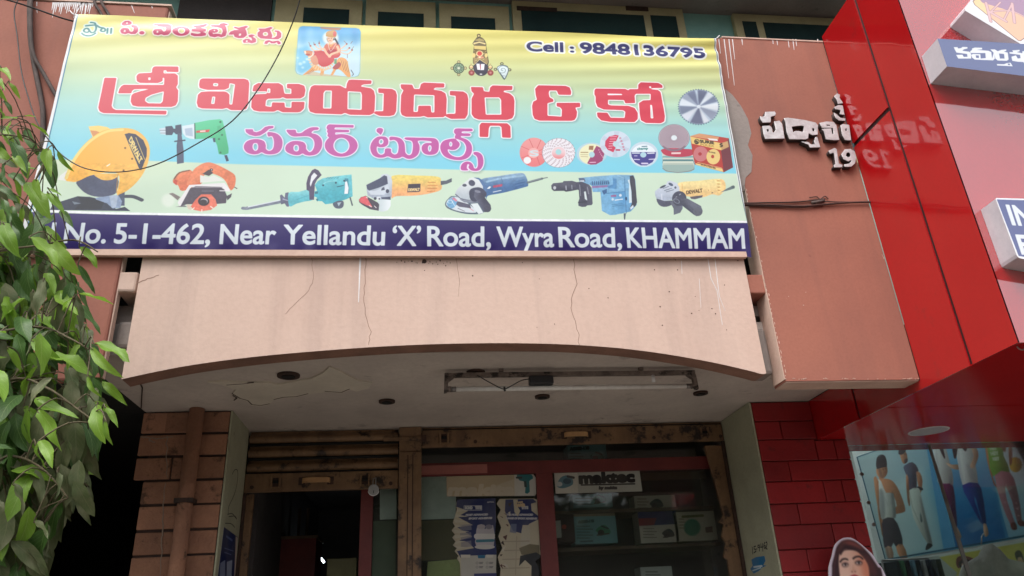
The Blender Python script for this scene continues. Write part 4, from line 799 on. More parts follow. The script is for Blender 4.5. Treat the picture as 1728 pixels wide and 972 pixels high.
    a.p([(100,320),(130,285),(290,270),(300,250),(440,245),(540,275),(540,390),(440,410),(340,425),(310,410),(140,412),(105,380)], ((0, 260, (86, 88, 104)), (0, 420, (60, 62, 80)))); a.e(155, 360, 24, 28, (190, 196, 204)); a.l([(340,330),(345,390)], 18, (150, 154, 168)); a.l([(435,320),(440,380)], 16, (130, 136, 150))
    a.p([(545,200),(800,175),(1170,148),(1450,155),(1480,250),(1500,640),(1400,750),(1140,805),(1060,810),(930,740),(905,430),(780,430),(760,320),(560,260)], ((0, 160, (122, 172, 208)), (0, 800, (92, 150, 196)))); a.p([(548,200),(640,200),(660,260),(560,250)], (86, 100, 130)); a.p([(760,330),(1040,318),(1040,350),(770,368)], (142, 112, 160)); a.l([(770,300),(1030,285)], 64, (96, 146, 186)); a.p([(1110,205),(1170,215),(1170,380),(1040,370),(1010,330),(1110,310)], (84, 138, 186))
    for k in range(9): a.l([(772+k*32,256-k*1.5),(780+k*32,312-k*2)], 13, (56, 84, 124))
    a.p([(910,440),(1300,420),(1310,560),(1280,780),(1060,808),(930,740)], ((920, 0, (116, 172, 212)), (1300, 0, (86, 146, 194)))); a.l([(1000,455),(1300,425)], 8, (60, 108, 156)); a.l([(1300,200),(1310,450),(1330,780)], 10, (70, 120, 166)); a.l([(1300,210),(1170,150)], 6, (170, 204, 228)); a.l([(1090,640),(1270,620)], 8, (74, 124, 168)); a.l([(1100,665),(1280,645)], 8, (74, 124, 168))
    a.p([(1075,485),(1165,475),(1160,508),(1078,512)], (150, 98, 142)); a.e(1232, 486, 22, 22, (206, 220, 232)); a.e(1106, 552, 20, 20, (190, 208, 224)); a.l([(1145,565),(1265,548)], 16, (216, 226, 236)); a.e(1325, 540, 16, 30, (50, 78, 110)); a.p([(930,410),(1010,380),(1010,440),(960,480)], (60, 96, 140))
    a.p([(1385,170),(1440,158),(1470,220),(1505,600),(1480,660),(1380,720),(1420,610),(1415,430),(1390,300)], (70, 72, 84)); a.p([(1350,235),(1380,225),(1412,430),(1420,605),(1375,612),(1370,440),(1375,300)], (206, 222, 230)); a.p([(1390,690),(1440,640),(1450,680),(1400,720)], (210, 222, 232)); a.p([(1285,780),(1322,778),(1310,882),(1292,882)], (74, 84, 100))
    a.p([(500,270),(600,260),(720,310),(760,360),(778,620),(760,645),(690,650),(660,672),(600,675),(545,655),(540,600),(560,540),(550,400),(500,380)], ((560, 0, (74, 76, 94)), (760, 0, (92, 94, 110)))); a.p([(635,425),(665,420),(690,570),(650,545)], (206, 218, 222)); a.l([(565,310),(580,490)], 8, (150, 154, 166)); a.l([(690,350),(712,460)], 16, (130, 132, 148)); a.l([(545,600),(680,590)], 14, (48, 50, 64)); a.p([(560,240),(640,235),(640,262),(580,262)], (190, 200, 210))
    a = A.at(1090, 280, 9.718)                    # second yellow grinder
    a.p([(540,280),(850,250),(1110,220),(1250,225),(1300,290),(1305,380),(1260,440),(1190,490),(1080,470),(920,520),(660,500),(500,420)], ((0, 230, (232, 216, 156)), (40, 500, (234, 198, 138))), 3); a.l([(590,300),(600,430)], 14, (222, 186, 122)); a.p([(1210,225),(1260,230),(1300,300),(1290,400),(1220,430),(1240,320)], (236, 200, 140))
    for k in range(4): a.p([(1150+k*6,245+k*50),(1190+k*8,240+k*52),(1225,255+k*52),(1170+k*4,262+k*52)], (196, 156, 96))
    a.text('DEWALT', (665, 470), (925, 432), 58, (104, 84, 60), 4); a.p([(1060,450),(1100,432),(1095,455)], (112, 100, 90)); a.e(1022, 403, 6, 6, (120, 90, 60)); a.p([(718,512),(930,485),(920,520),(800,552),(740,545)], (96, 94, 106))
    a.p([(1215,440),(1300,390),(1410,330),(1455,345),(1450,375),(1330,410)], (102, 118, 122)); a.e(1428, 350, 26, 24, (92, 106, 110))
    a.p([(145,420),(210,370),(340,290),(345,260),(400,245),(500,285),(545,350),(550,430),(430,560),(300,580),(180,560),(150,490)], ((0, 260, (196, 206, 220)), (0, 570, (166, 178, 198)))); a.e(405, 308, 42, 22, (78, 90, 112), 30); a.e(480, 360, 18, 20, (84, 94, 114)); a.l([(280,375),(370,340)], 12, (122, 132, 150)); a.l([(300,410),(420,370)], 12, (122, 132, 150)); a.l([(330,430),(455,395)], 12, (122, 132, 150)); a.e(275, 345, 55, 16, (70, 78, 94), -25); a.l([(255,470),(260,560)], 16, (206, 214, 226))
    a.p([(170,540),(300,580),(420,570),(440,620),(380,660),(290,675),(210,640)], (84, 88, 106), 2); a.p([(390,590),(600,640),(600,700),(560,770),(455,805),(450,700)], (98, 104, 120)); a.e(545, 540, 118, 122, (74, 78, 96)); a.e(500, 580, 60, 36, (126, 134, 150), 30, hole=0.7); a.l([(545,480),(565,465)], 14, (150, 156, 168)); a.l([(488,520),(505,505)], 12, (140, 146, 158))
    a.p([(560,540),(680,540),(900,660),(930,740),(890,810),(830,828),(780,800),(600,660)], ((600, 700, (70, 74, 92)), (760, 580, (104, 108, 124)))); a.e(850, 750, 76, 74, (98, 102, 116))
    a = A.at(860, 200, 8.64)                      # discs
    a.e(355, 490, 208, 214, ((0, 280, (224, 150, 150)), (0, 700, (222, 120, 124))))
    for t in (20, 65, 115, 155, 205, 250, 300, 340): a.l([(370+60*math.cos(R(t)),490+60*math.sin(R(t))),(355+200*math.cos(R(t)),490+205*math.sin(R(t)))], 7, (200, 92, 96))
    a.e(350, 500, 80, 75, (228, 170, 168)); a.text('S', (300, 545), (420, 545), 85, (200, 214, 222), 5); a.e(258, 608, 54, 50, (230, 232, 236))
    a.e(715, 500, 240, 216, (226, 224, 232)); a.e(715, 500, 240, 216, (110, 120, 136), hole=0.985)
    for q in range(6):
        rx, ry = 115+q*22, 104+q*19
        for t in range(0, 360, int(26-q*2)):
            x, y = 715+rx*math.cos(R(t+q*11)), 500+ry*math.sin(R(t+q*11)); a.l([(x,y),(x+18*math.cos(R(t+55)),y+16*math.sin(R(t+55))),(x+22*math.cos(R(t+100)),y+20*math.sin(R(t+100)))], 5, (150, 120, 134))
    a.e(715, 500, 100, 88, ((0, 420, (226, 200, 206)), (0, 590, (220, 110, 112)))); a.e(712, 488, 42, 42, (160, 208, 214))
    a.e(1195, 515, 222, 165, (188, 204, 222), alpha=0.7); a.e(1195, 522, 184, 152, (226, 226, 190)); a.p([(1265,398),(1330,430),(1380,520),(1350,620),(1260,672),(1180,675),(1130,655)], (150, 66, 110)); a.e(1198, 528, 42, 42, (170, 208, 218)); a.p([(1160,400),(1225,398),(1215,462),(1152,455)], (150, 110, 80)); a.l([(1040,495),(1140,495)], 14, (160, 140, 100)); a.l([(1035,528),(1140,530)], 8, (176, 160, 120)); a.l([(1040,555),(1140,560)], 8, (176, 160, 120)); a.l([(1170,642),(1250,640)], 14, (222, 180, 206))
    for k in range(5): a.e(1300+14*k, 460+k*34-(k*k*2), 8, 8, (222, 170, 196))
    a.e(1540, 375, 225, 195, (206, 214, 230), alpha=0.85)
    for t in (20, 80, 150, 200, 265, 320): a.e(1540, 375, 215, 188, (176, 186, 208), alpha=0.5, a0=t, a1=t+22)
    a.p([(1590,250),(1540,240),(1450,265),(1395,330),(1390,400),(1430,460),(1510,495),(1545,430),(1500,375),(1550,335)], (196, 58, 92)); a.e(1548, 375, 46, 42, (180, 208, 220)); a.p([(1545,450),(1615,452),(1608,475),(1545,472)], (180, 60, 90))
    for k in range(6): a.l([(1470-k*6,268+k*34),(1560-k*14,266+k*34)], 9, (232, 190, 204))
    for k in range(5): a.e(1612+k*18-(k*k), 290+k*42, 14, 14, (188, 80, 110), hole=0.5)
    a = A.at(1040, 140, 6.073)
    a.e(280, 735, 148, 130, (206, 212, 226), alpha=0.8); a.e(277, 742, 128, 110, (222, 232, 240)); a.p([(150,712),(405,712),(400,765),(370,815),(310,848),(250,848),(190,815),(155,760)], (70, 66, 140)); a.e(275, 740, 32, 27, (170, 206, 220)); a.text('champ', (214, 690), (322, 684), 26, (30, 110, 110), 1.2); a.l([(262,655),(312,652)], 8, (40, 100, 120)); a.l([(165,722),(235,722)], 12, (200, 214, 226)); a.l([(320,724),(385,722)], 12, (214, 222, 232)); a.l([(185,750),(212,750)], 8, (190, 190, 220)); a.l([(182,786),(235,788)], 10, (200, 200, 226)); a.l([(335,786),(385,784)], 10, (200, 200, 226)); a.l([(262,828),(318,828)], 16, (206, 200, 226))
    cx, cy, rx, ry = 842, 248, 200, 175            # saw blade
    T = []
    for k in range(48):
        t0, t1 = 2*math.pi*k/48, 2*math.pi*(k+0.62)/48; T += [(cx+rx*1.09*math.cos(t0), cy+ry*1.09*math.sin(t0)), (cx+rx*1.0*math.cos(t1), cy+ry*1.0*math.sin(t1))]
    a.p(T, (98, 118, 142)); a.e(cx, cy, rx, ry, (176, 192, 210))
    for t, w_, c in ((-118, 34, (110, 120, 146)), (-78, 30, (96, 104, 130)), (-50, 18, (206, 216, 226)), (-28, 22, (112, 124, 150)), (0, 26, (214, 222, 230)), (34, 30, (140, 150, 172)), (66, 18, (206, 214, 224)), (96, 40, (104, 110, 136)), (138, 26, (206, 214, 226)), (168, 30, (120, 132, 156)), (198, 26, (206, 216, 226)), (222, 20, (150, 162, 182))):
        a.e(cx, cy, rx*0.99, ry*0.99, c, a0=t-w_/2, a1=t+w_/2, soft=2)
    a.e(842, 248, 20, 17, (206, 216, 226))
    a.e(590, 566, 160, 140, (130, 112, 126))
    for q in range(1, 9):
        n = 8*q+6
        for k in range(n):
            t = 2*math.pi*(k+0.5*(q % 2))/n; a.e(590+(26+q*15.5)*math.cos(t), 566+(22+q*13.6)*math.sin(t), 5.2, 4.6, (206, 196, 204))
    a.e(590, 566, 31, 28, (214, 224, 230))
    for k in range(8):
        y = 735+k*18; a.p([(468+k*2,y-20),(790-k,y-20),(800,y+30),(760,y+52),(630,y+66),(510,y+52),(470,y+20)], ((222, 214, 170), (206, 212, 206), (126, 170, 172), (196, 206, 196), (84, 128, 134), (206, 214, 200), (176, 190, 180), (150, 176, 170))[k]); a.l([(474,y+18),(520,y+44),(630,y+58),(750,y+44),(798,y+20)], 4, (110, 100, 110), 4)
    a.p([(458,705),(470,682),(560,672),(700,680),(785,690),(792,730),(740,755),(630,762),(510,748)], (182, 66, 88), 3); a.e(590, 566, 160, 140, (130, 112, 126), a0=40, a1=140, hole=0.85); a.p([(562,716),(660,714),(658,732),(562,734)], (228, 206, 206))
    a.p([(755,550),(850,522),(1150,572),(1195,868),(1100,918),(805,840),(775,700)], (178, 66, 60)); a.p([(1070,690),(1150,572),(1195,868),(1100,918)], (116, 62, 70)); a.p([(755,550),(850,522),(1050,560),(1040,590),(900,575)], (206, 150, 110)); a.p([(930,570),(1030,580),(1040,600),(950,590)], (226, 226, 226))
    a.p([(755,552),(1070,622),(1075,695),(770,625)], (226, 196, 120)); a.p([(1070,622),(1140,600),(1150,660),(1075,695)], (196, 160, 110)); a.e(822, 605, 27, 27, (54, 50, 44), hole=0.75); a.text('S', (808, 622), (838, 626), 30, (54, 50, 44), 3); a.text('SURIE', (858, 615), (998, 632), 30, (60, 54, 46), 2.5); a.text('POLEX', (862, 645), (1000, 664), 24, (170, 140, 80), 1.5); a.text('S', (1062, 665), (1088, 655), 36, (60, 50, 46), 3)
    a.e(862, 732, 74, 76, (196, 120, 124)); a.e(855, 732, 18, 17, (170, 60, 62)); a.e(992, 760, 70, 78, (226, 200, 130)); a.e(985, 758, 16, 18, (176, 70, 60)); a.text('SURIE', (945, 715), (1012, 728), 12, (90, 80, 60), 1); a.p([(808,825),(1085,880),(1095,915),(815,842)], (224, 200, 130)); a.text('SCM-750-90', (866, 845), (1015, 885), 17, (90, 70, 50), 1.2); a.l([(830,818),(1075,872)], 5, (226, 200, 140))
    # ---- framed picture: seated figure in red on a striped cat
    a = A.at(490, 30, 8.838); Fr = [(190,122),(980,150),(1030,165),(1052,210),(1040,810),(1015,865),(960,885),(150,855),(95,835),(75,790),(118,170),(145,132)]
    a.p(Fr, (110, 170, 190)); Fi = [(560+(x-560)*0.985, 500+(y-500)*0.985) for x, y in Fr]; a.p(Fi, ((0, 150, (70, 160, 216)), (0, 520, (190, 224, 238))))
    for x, c in ((190, (60, 150, 206)), (300, (150, 206, 230)), (470, (80, 168, 216)), (730, (70, 150, 210)), (960, (60, 130, 196))): a.p([(x-28,155),(x+28,158),(x+24,420),(x-24,400)], c, alpha=0.6, soft=9)
    a.p([(95,470),(260,405),(330,560),(330,760),(160,845),(90,790)], (92, 180, 222), alpha=0.8, soft=6)
    for x, y, r in ((185, 745, 22), (110, 600, 18), (205, 665, 26), (150, 690, 30), (250, 620, 24)): a.e(x, y, r, r*0.8, (190, 226, 240), alpha=0.8, soft=2)
    a.p([(760,560),(1030,560),(1020,800),(900,860),(780,800)], (196, 222, 238), alpha=0.7, soft=8); a.p([(440,135),(760,150),(740,180),(640,190),(540,170),(460,160)], (170, 120, 90), soft=1)
    org, brn, skin, rd = (226, 160, 96), (150, 84, 60), (232, 190, 160), (196, 56, 66)
    a.p([(190,850),(300,760),(360,700),(500,770),(640,740),(720,600),(820,610),(860,680),(880,800),(900,870),(850,880),(760,790),(690,770),(640,850),(600,850),(640,760),(520,770),(490,855),(440,850),(450,790),(330,800),(230,850)], org, 3); a.p([(200,855),(340,800),(450,830),(860,880),(500,870)], (206, 176, 130), alpha=0.7)
    a.p([(640,730),(720,660),(760,700),(700,770),(640,760)], (170, 70, 76), 2)
    for k in range(9): a.l([(735+k*16,620+k*4),(760+k*12,690),(780+k*14,770+k*8)], 6, brn if k % 2 else (240, 200, 130), 3)
    for k in range(6): a.l([(330-k*18,770+k*12),(350-k*14,800+k*8)], 5, brn)
    for t in range(20, 205, 12): a.p([(480+70*math.cos(R(t)),590+60*math.sin(R(t))),(470+205*math.cos(R(t)),590+205*math.sin(R(t))),(470+205*math.cos(R(t+8)),590+205*math.sin(R(t+8)))], (232, 196, 150))
    a.p([(380,510),(470,490),(560,540),(650,600),(640,660),(560,720),(470,730),(390,660),(340,590)], rd, 3); a.p([(300,600),(380,560),(420,690),(340,700)], (206, 140, 110), 2)
    a.p([(200,500),(250,490),(330,500),(345,540),(300,580),(240,560),(215,530)], (206, 130, 96), 3); a.p([(205,500),(230,495),(240,540),(215,535)], (240, 226, 210)); a.p([(230,535),(300,540),(280,565),(240,560)], (160, 60, 60)); a.l([(280,590),(330,560),(335,520)], 12, (238, 226, 206), 3); a.l([(905,780),(940,840),(920,860)], 9, (60, 70, 90), 3)
    a.p([(350,500),(450,485),(560,560),(700,540),(750,540),(700,600),(560,600),(420,600)], rd, 3); a.p([(500,440),(560,370),(640,360),(720,390),(745,450),(740,540),(640,560),(530,540)], (206, 106, 84), 3); a.p([(560,480),(680,470),(690,540),(560,545)], (176, 44, 60), 2)
    for s_ in ([(470,470),(400,450),(365,400)], [(470,480),(350,490),(300,420)], [(480,470),(440,420),(430,380)], [(740,470),(800,430),(840,390)], [(735,490),(830,490),(880,450)], [(735,510),(820,540),(880,530),(920,480)]): a.l(s_, 15, skin, 3); a.e(s_[-1][0], s_[-1][1], 14, 14, (160, 96, 90))
    for P in ([(840,385),(800,345)], [(915,470),(945,430)], [(430,385),(430,345)], [(350,405),(350,365)], [(290,410),(275,365)], [(900,385),(925,350)], [(850,545),(850,600)]): a.l(P, 6, (130, 96, 100))
    a.l([(500,460),(540,530),(590,580)], 30, skin, 3); a.l([(700,430),(720,500),(620,540),(580,580)], 32, skin, 3)
    a.e(600, 300, 120, 100, (240, 240, 232), alpha=0.8, soft=3); a.p([(545,300),(560,360),(590,360),(655,330),(660,290),(720,380),(700,400),(640,300)], (40, 44, 60), 2); a.e(595, 318, 46, 52, skin); a.p([(530,270),(540,215),(600,190),(680,200),(690,260),(660,295),(560,285)], (190, 146, 84), 3); a.e(660, 240, 24, 40, (200, 80, 80)); a.e(575, 308, 7, 4, (40, 30, 40)); a.e(612, 306, 7, 4, (40, 30, 40)); a.l([(580,340),(605,338)], 6, (190, 60, 70)); a.l([(585,375),(600,430),(640,380)], 8, (230, 196, 90), 3); a.l([(560,380),(600,500),(680,390)], 6, (226, 226, 216), 3)
    a.p([(655,620),(695,610),(690,690),(655,690)], (90, 150, 110))
    # ---- crowned deity emblem with discus and conch
    a = A.at(750, 40, 8.838); ol = (84, 76, 50)
    a.p([(440,600),(425,560),(430,420),(440,330),(420,300),(425,280),(445,250),(480,205),(515,195),(560,205),(600,240),(620,285),(625,310),(625,340),(640,440),(655,520),(655,610),(540,640)], ol, 2); a.e(512, 178, 28, 26, ol); a.e(512, 180, 15, 14, (226, 206, 140))
    a.p([(455,250),(520,208),(590,245),(600,268),(520,262)], (150, 136, 84)); a.p([(430,285),(520,265),(615,290),(610,312),(520,285),(435,310)], (226, 206, 140)); a.p([(440,330),(620,335),(622,390),(445,375)], (232, 208, 128)); a.p([(440,385),(620,395),(640,500),(435,490)], (128, 110, 64)); a.p([(430,500),(645,510),(650,590),(435,590)], (160, 140, 92))
    for k in range(10): a.l([(462+k*14,222),(458+k*15,248)], 4, (206, 186, 120)); a.l([(445+k*18,312),(447+k*18,326)], 5, (200, 180, 116))
    for k in range(26): a.e(445+(k*37) % 190, 400+(k*53) % 175, 6, 5, (216, 196, 130))
    a.e(525, 442, 52, 45, (236, 214, 160)); a.e(525, 442, 36, 34, (206, 66, 56)); a.e(438, 470, 24, 36, (226, 204, 130)); a.e(623, 470, 22, 34, (226, 204, 130)); a.e(540, 500, 50, 16, (222, 150, 120)); a.e(527, 500, 14, 12, (236, 226, 190))
    a.p([(440,610),(520,530),(640,610),(655,650),(640,730),(590,770),(540,775),(490,760),(445,710),(430,650)], (54, 52, 70), 2); a.l([(440,610),(525,530),(630,600)], 9, (226, 206, 140)); a.p([(475,592),(525,596),(535,690),(490,685)], (236, 236, 242)); a.p([(545,598),(600,600),(590,690),(538,692)], (236, 236, 242)); a.l([(535,608),(538,670)], 9, (190, 60, 76)); a.e(545, 750, 20, 9, (226, 226, 230))
    for x in (400, 683): a.e(x, 650, 36, 36, ol); a.e(x, 645, 26, 26, (232, 216, 160)); a.l([(x-20,650),(x+20,650)], 7, (206, 110, 80)); a.e(x+4, 730, 46, 42, (150, 70, 66)); a.e(x+4, 730, 18, 16, (206, 130, 130)); a.e(x, 605, 12, 14, (190, 180, 120))
    for dx, dy in ((0, -92), (0, 92), (-98, 0), (98, 0)): a.e(213+dx, 662+dy, 24, 24, (190, 180, 130)); a.e(213+dx, 662+dy, 24, 24, ol, hole=0.75)
    a.e(213, 662, 84, 80, (60, 76, 62)); a.e(213, 662, 70, 66, (150, 180, 140), hole=0.86)
    for k in range(12): a.l([(213+30*math.cos(k*.5236),662+28*math.sin(k*.5236)),(213+60*math.cos(k*.5236),662+56*math.sin(k*.5236))], 9, (150, 190, 156))
    a.e(213, 662, 22, 20, (206, 216, 190))
    for x, y in ((857, 595), (760, 680), (972, 688)): a.e(x, y, 26, 22, ol); a.e(x, y, 14, 12, (176, 190, 150))
    a.p([(780,670),(810,625),(870,610),(940,630),(960,690),(940,760),(895,835),(850,780)], (86, 104, 110), 2); a.p([(790,670),(815,635),(870,622),(930,640),(948,690),(930,750),(893,815),(850,770)], (216, 232, 236), 2)
    a.l([(868+7*t*math.cos(t*1.25)*1.2, 690+7*t*math.sin(t*1.25)) for t in np.linspace(0.5, 9.5, 40)], 6, (96, 120, 130)); a.l([(830,735),(895,820)], 10, (70, 90, 96)); a.l([(860,770),(915,780)], 6, (96, 120, 130))
paint_banner(B0)
# ------------------------------------------------------------------ the banner itself: a tied flex sheet on a timber frame
bn = thing('shop_banner', 'large yellow and blue printed flex banner with red lettering hung across the shop front', 'banner', (0, BY, BZ0))
def banner_mesh(nx=190, ny=84):
    bm = bmesh.new(); L = bm.loops.layers.uv.new('print'); V = []
    for j in range(ny+1):
        v = j/ny; row = []
        for i in range(nx+1):
            u = i/nx; top = BTL.lerp(BTR, u); bot = BBL.lerp(BBR, u); p = top.lerp(bot, v)
            d = 0.004*math.sin(u*7+v*2)*math.sin(v*math.pi)
            d += 0.011*math.exp(-(1-u)/.22)*math.exp(-v/.16)*math.sin(v*95-(1-u)*16)
            d += 0.006*math.exp(-((v-.17-.06*(1-u))/.035)**2)*math.exp(-(1-u)/.35)
            d += 0.0038*math.exp(-u/.25)*math.exp(-v/.10)*math.sin(v*60+u*26)
            d += 0.005*math.exp(-((v-.045-.10*max(0, .22-abs(u-.14)))/.02)**2)*math.exp(-((u-.14)/.10)**2)
            d += 0.003*math.exp(-(1-u)/.12)*math.sin(v*34+u*9)*(1-v)
            d += 0.004*math.exp(-u/.03)*math.sin(v*9)
            k = max(0, (v-.86)/.14); d -= 0.026*k**1.8+0.006*k*math.sin(u*11+1)*math.sin(u*4.3)
            k2 = max(0, (v-.955)/.045); d += k2*(0.005*math.sin(u*130+3*math.sin(u*31))+0.004*math.sin(u*57+1.3)+0.003*math.sin(u*260))
            sag = 0.0
            q = Vector((p.x, BY-d, p.z-sag)); vert = bm.verts.new(q); row.append((vert, ((p.x-BU0)/(BU1-BU0), (p.z-BZ0)/(BZ1-BZ0))))
        V.append(row)
    for j in range(ny):
        for i in range(nx):
            q = (V[j+1][i], V[j+1][i+1], V[j][i+1], V[j][i]); f = bm.faces.new([a for a, _ in q]); f.smooth = True
            for lp, (_, t) in zip(f.loops, q): lp[L].uv = t
    me = bpy.data.meshes.new('flex_sheet'); bm.to_mesh(me); bm.free(); return me
bcv.a = bcv.a*.95     # whole print darkened slightly
rows_ = slice(int(bcv.h*.665), int(bcv.h*.845)); blk = bcv.a[rows_]; msk = blur(np.clip((np.abs(blk-np.array((201, 220, 196), np.float32)).sum(2)-40)/60, 0, 1), 1)   # half-tone unevenness of the printed tool photographs
gr_ = blur(rng.normal(0, 1, msk.shape), 2)*5+blur(rng.normal(0, 1, msk.shape), 6)*12
blk *= (1+.035*msk*np.clip(gr_, -2, 2))[:, :, None]
M_['banner'] = print_mat('banner_print', bcv, rough=0.32, spec=0.35, grime=0.05, coat=0.0)
mesh_obj('flex_sheet', banner_mesh(), M_['banner'], bn)
fm = M_['shelf']; fz0, fz1 = BBL.z+.02, BTL.z-.02
for i, (a_, b_) in enumerate(((BTL, BTR), (BBL, BBR))):
    s_ = -.012 if i == 0 else .012
    prism('frame_bar', [(a_.x+.03, FY-.03, a_.z+s_-.016), (b_.x-.03, FY-.03, b_.z+s_-.016), (b_.x-.03, FY-.03, b_.z+s_+.016), (a_.x+.03, FY-.03, a_.z+s_+.016)], (0, .024, 0), M_['peach'] if i else fm, bn)
for x in (-1.80, -.6, .6, 1.74): box('frame_stile', x-.015, x+.015, FY-.006, FY-.001, fz0+.05, fz1-.02, fm, bn)
for x, y, x2, y2 in ((1205, 67, 1214, 60), (127, 26, 118, 18)):
    tube('tie_cord', [onY(x, y, BY-.003), onY((x+x2)/2, (y+y2)/2+1, BY), onY(x2, y2, FY-.006)], .003, M_['white'], bn, 6)
# ------------------------------------------------------------------ printed signs and torn posters on the glass
def quad_print(name, quad, Y, ppm, paint, label, cat, outline=None, thick=.002, rough=.5, grime=.3, ox=0, oy=0, sc=1.0, group=None, mark=None):
    """a flat print on a wall plane: quad (or torn outline) in sightings; paint(A) draws it"""
    pts = [onY(x, y, Y) for x, y in (outline or quad)]
    x0, x1, z0, z1 = min(p.x for p in pts), max(p.x for p in pts), min(p.z for p in pts), max(p.z for p in pts)
    cv, A = plane_canvas('Y', Y, x0, x1, z0, z1, ppm); paint(A.at(ox, oy, sc)); cv.a *= .84                      # print darkened evenly, standing for shade under the canopy
    o = sheet(name, [tuple(p) for p in pts], [((p.x-x0)/(x1-x0), (p.z-z0)/(z1-z0)) for p in pts], print_mat(name, cv, rough, .4, grime), None, thick, M_['white'])
    return tag(o, label, cat, group)
def art_saw(a, x, y, s, c=(60, 120, 120)):
    a.p([(x-s,y+.1*s),(x-.5*s,y-.5*s),(x+.2*s,y-.7*s),(x+.8*s,y-.2*s),(x+.9*s,y+.4*s),(x,y+.5*s)], c, 3); a.e(x-.3*s, y+.3*s, .42*s, .4*s, (64, 56, 58)); a.p([(x-.9*s,y+.55*s),(x+.8*s,y+.3*s),(x+.8*s,y+.5*s),(x-.8*s,y+.72*s)], (84, 74, 70)); a.l([(x-.2*s,y-.55*s),(x+.6*s,y-.25*s)], .15*s, (40, 60, 64))
def p_makita(a):
    a.p([(740,790),(920,790),(920,850),(740,850)], (214, 200, 172)); a.p([(740,790),(868,790),(868,850),(740,850)], (208, 190, 158)); a.p([(868,790),(920,790),(920,850),(868,850)], (222, 222, 214))
    a.text('makita', (757, 835), (866, 834), 17, (226, 214, 190), 1.6, shear=.18)
    a.p([(872,802),(880,800),(897,801),(899,808),(893,812),(894,830),(886,832),(887,814),(877,811)], (22, 120, 130), 2); a.l([(872,806),(880,806)], 2.4, (40, 60, 66)); a.p([(884,812),(888,812),(889,822),(885,822)], (30, 60, 64)); a.p([(820,825),(868,808),(868,836),(830,838)], (226, 218, 198), alpha=.5, soft=2)
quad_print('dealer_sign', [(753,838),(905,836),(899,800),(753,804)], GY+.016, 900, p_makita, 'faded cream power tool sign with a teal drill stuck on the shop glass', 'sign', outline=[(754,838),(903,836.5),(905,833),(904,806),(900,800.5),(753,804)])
def p_maktec(a):
    a.p([(930,785),(1090,785),(1090,840),(930,840)], (190, 194, 186)); a.p([(930,785),(974,785),(976,840),(930,840)], (216, 214, 204)); 
    a.p([(940,820),(946,806),(958,802),(966,808),(966,818),(950,824)], (96, 140, 156), 3); a.e(944, 817, 5, 4, (210, 216, 218)); a.e(957, 812, 7, 5, (60, 90, 110)); a.l([(958,804),(968,806)], 3, (60, 60, 66))
    a.text('maktec', (979, 815), (1070, 812), 17, (24, 24, 28), 1.6); a.l([(981,818.5),(1071,816.5)], 1.6, (24, 24, 28)); a.text('by makita', (1011, 825.5), (1041, 825), 5, (40, 40, 46), .5, shear=.1)
quad_print('dealer_sign', [(938,833),(1084,829),(1079,792),(935,796)], GY+.016, 900, p_maktec, 'white power tool sign with black lettering on the right hand shop glass', 'sign')
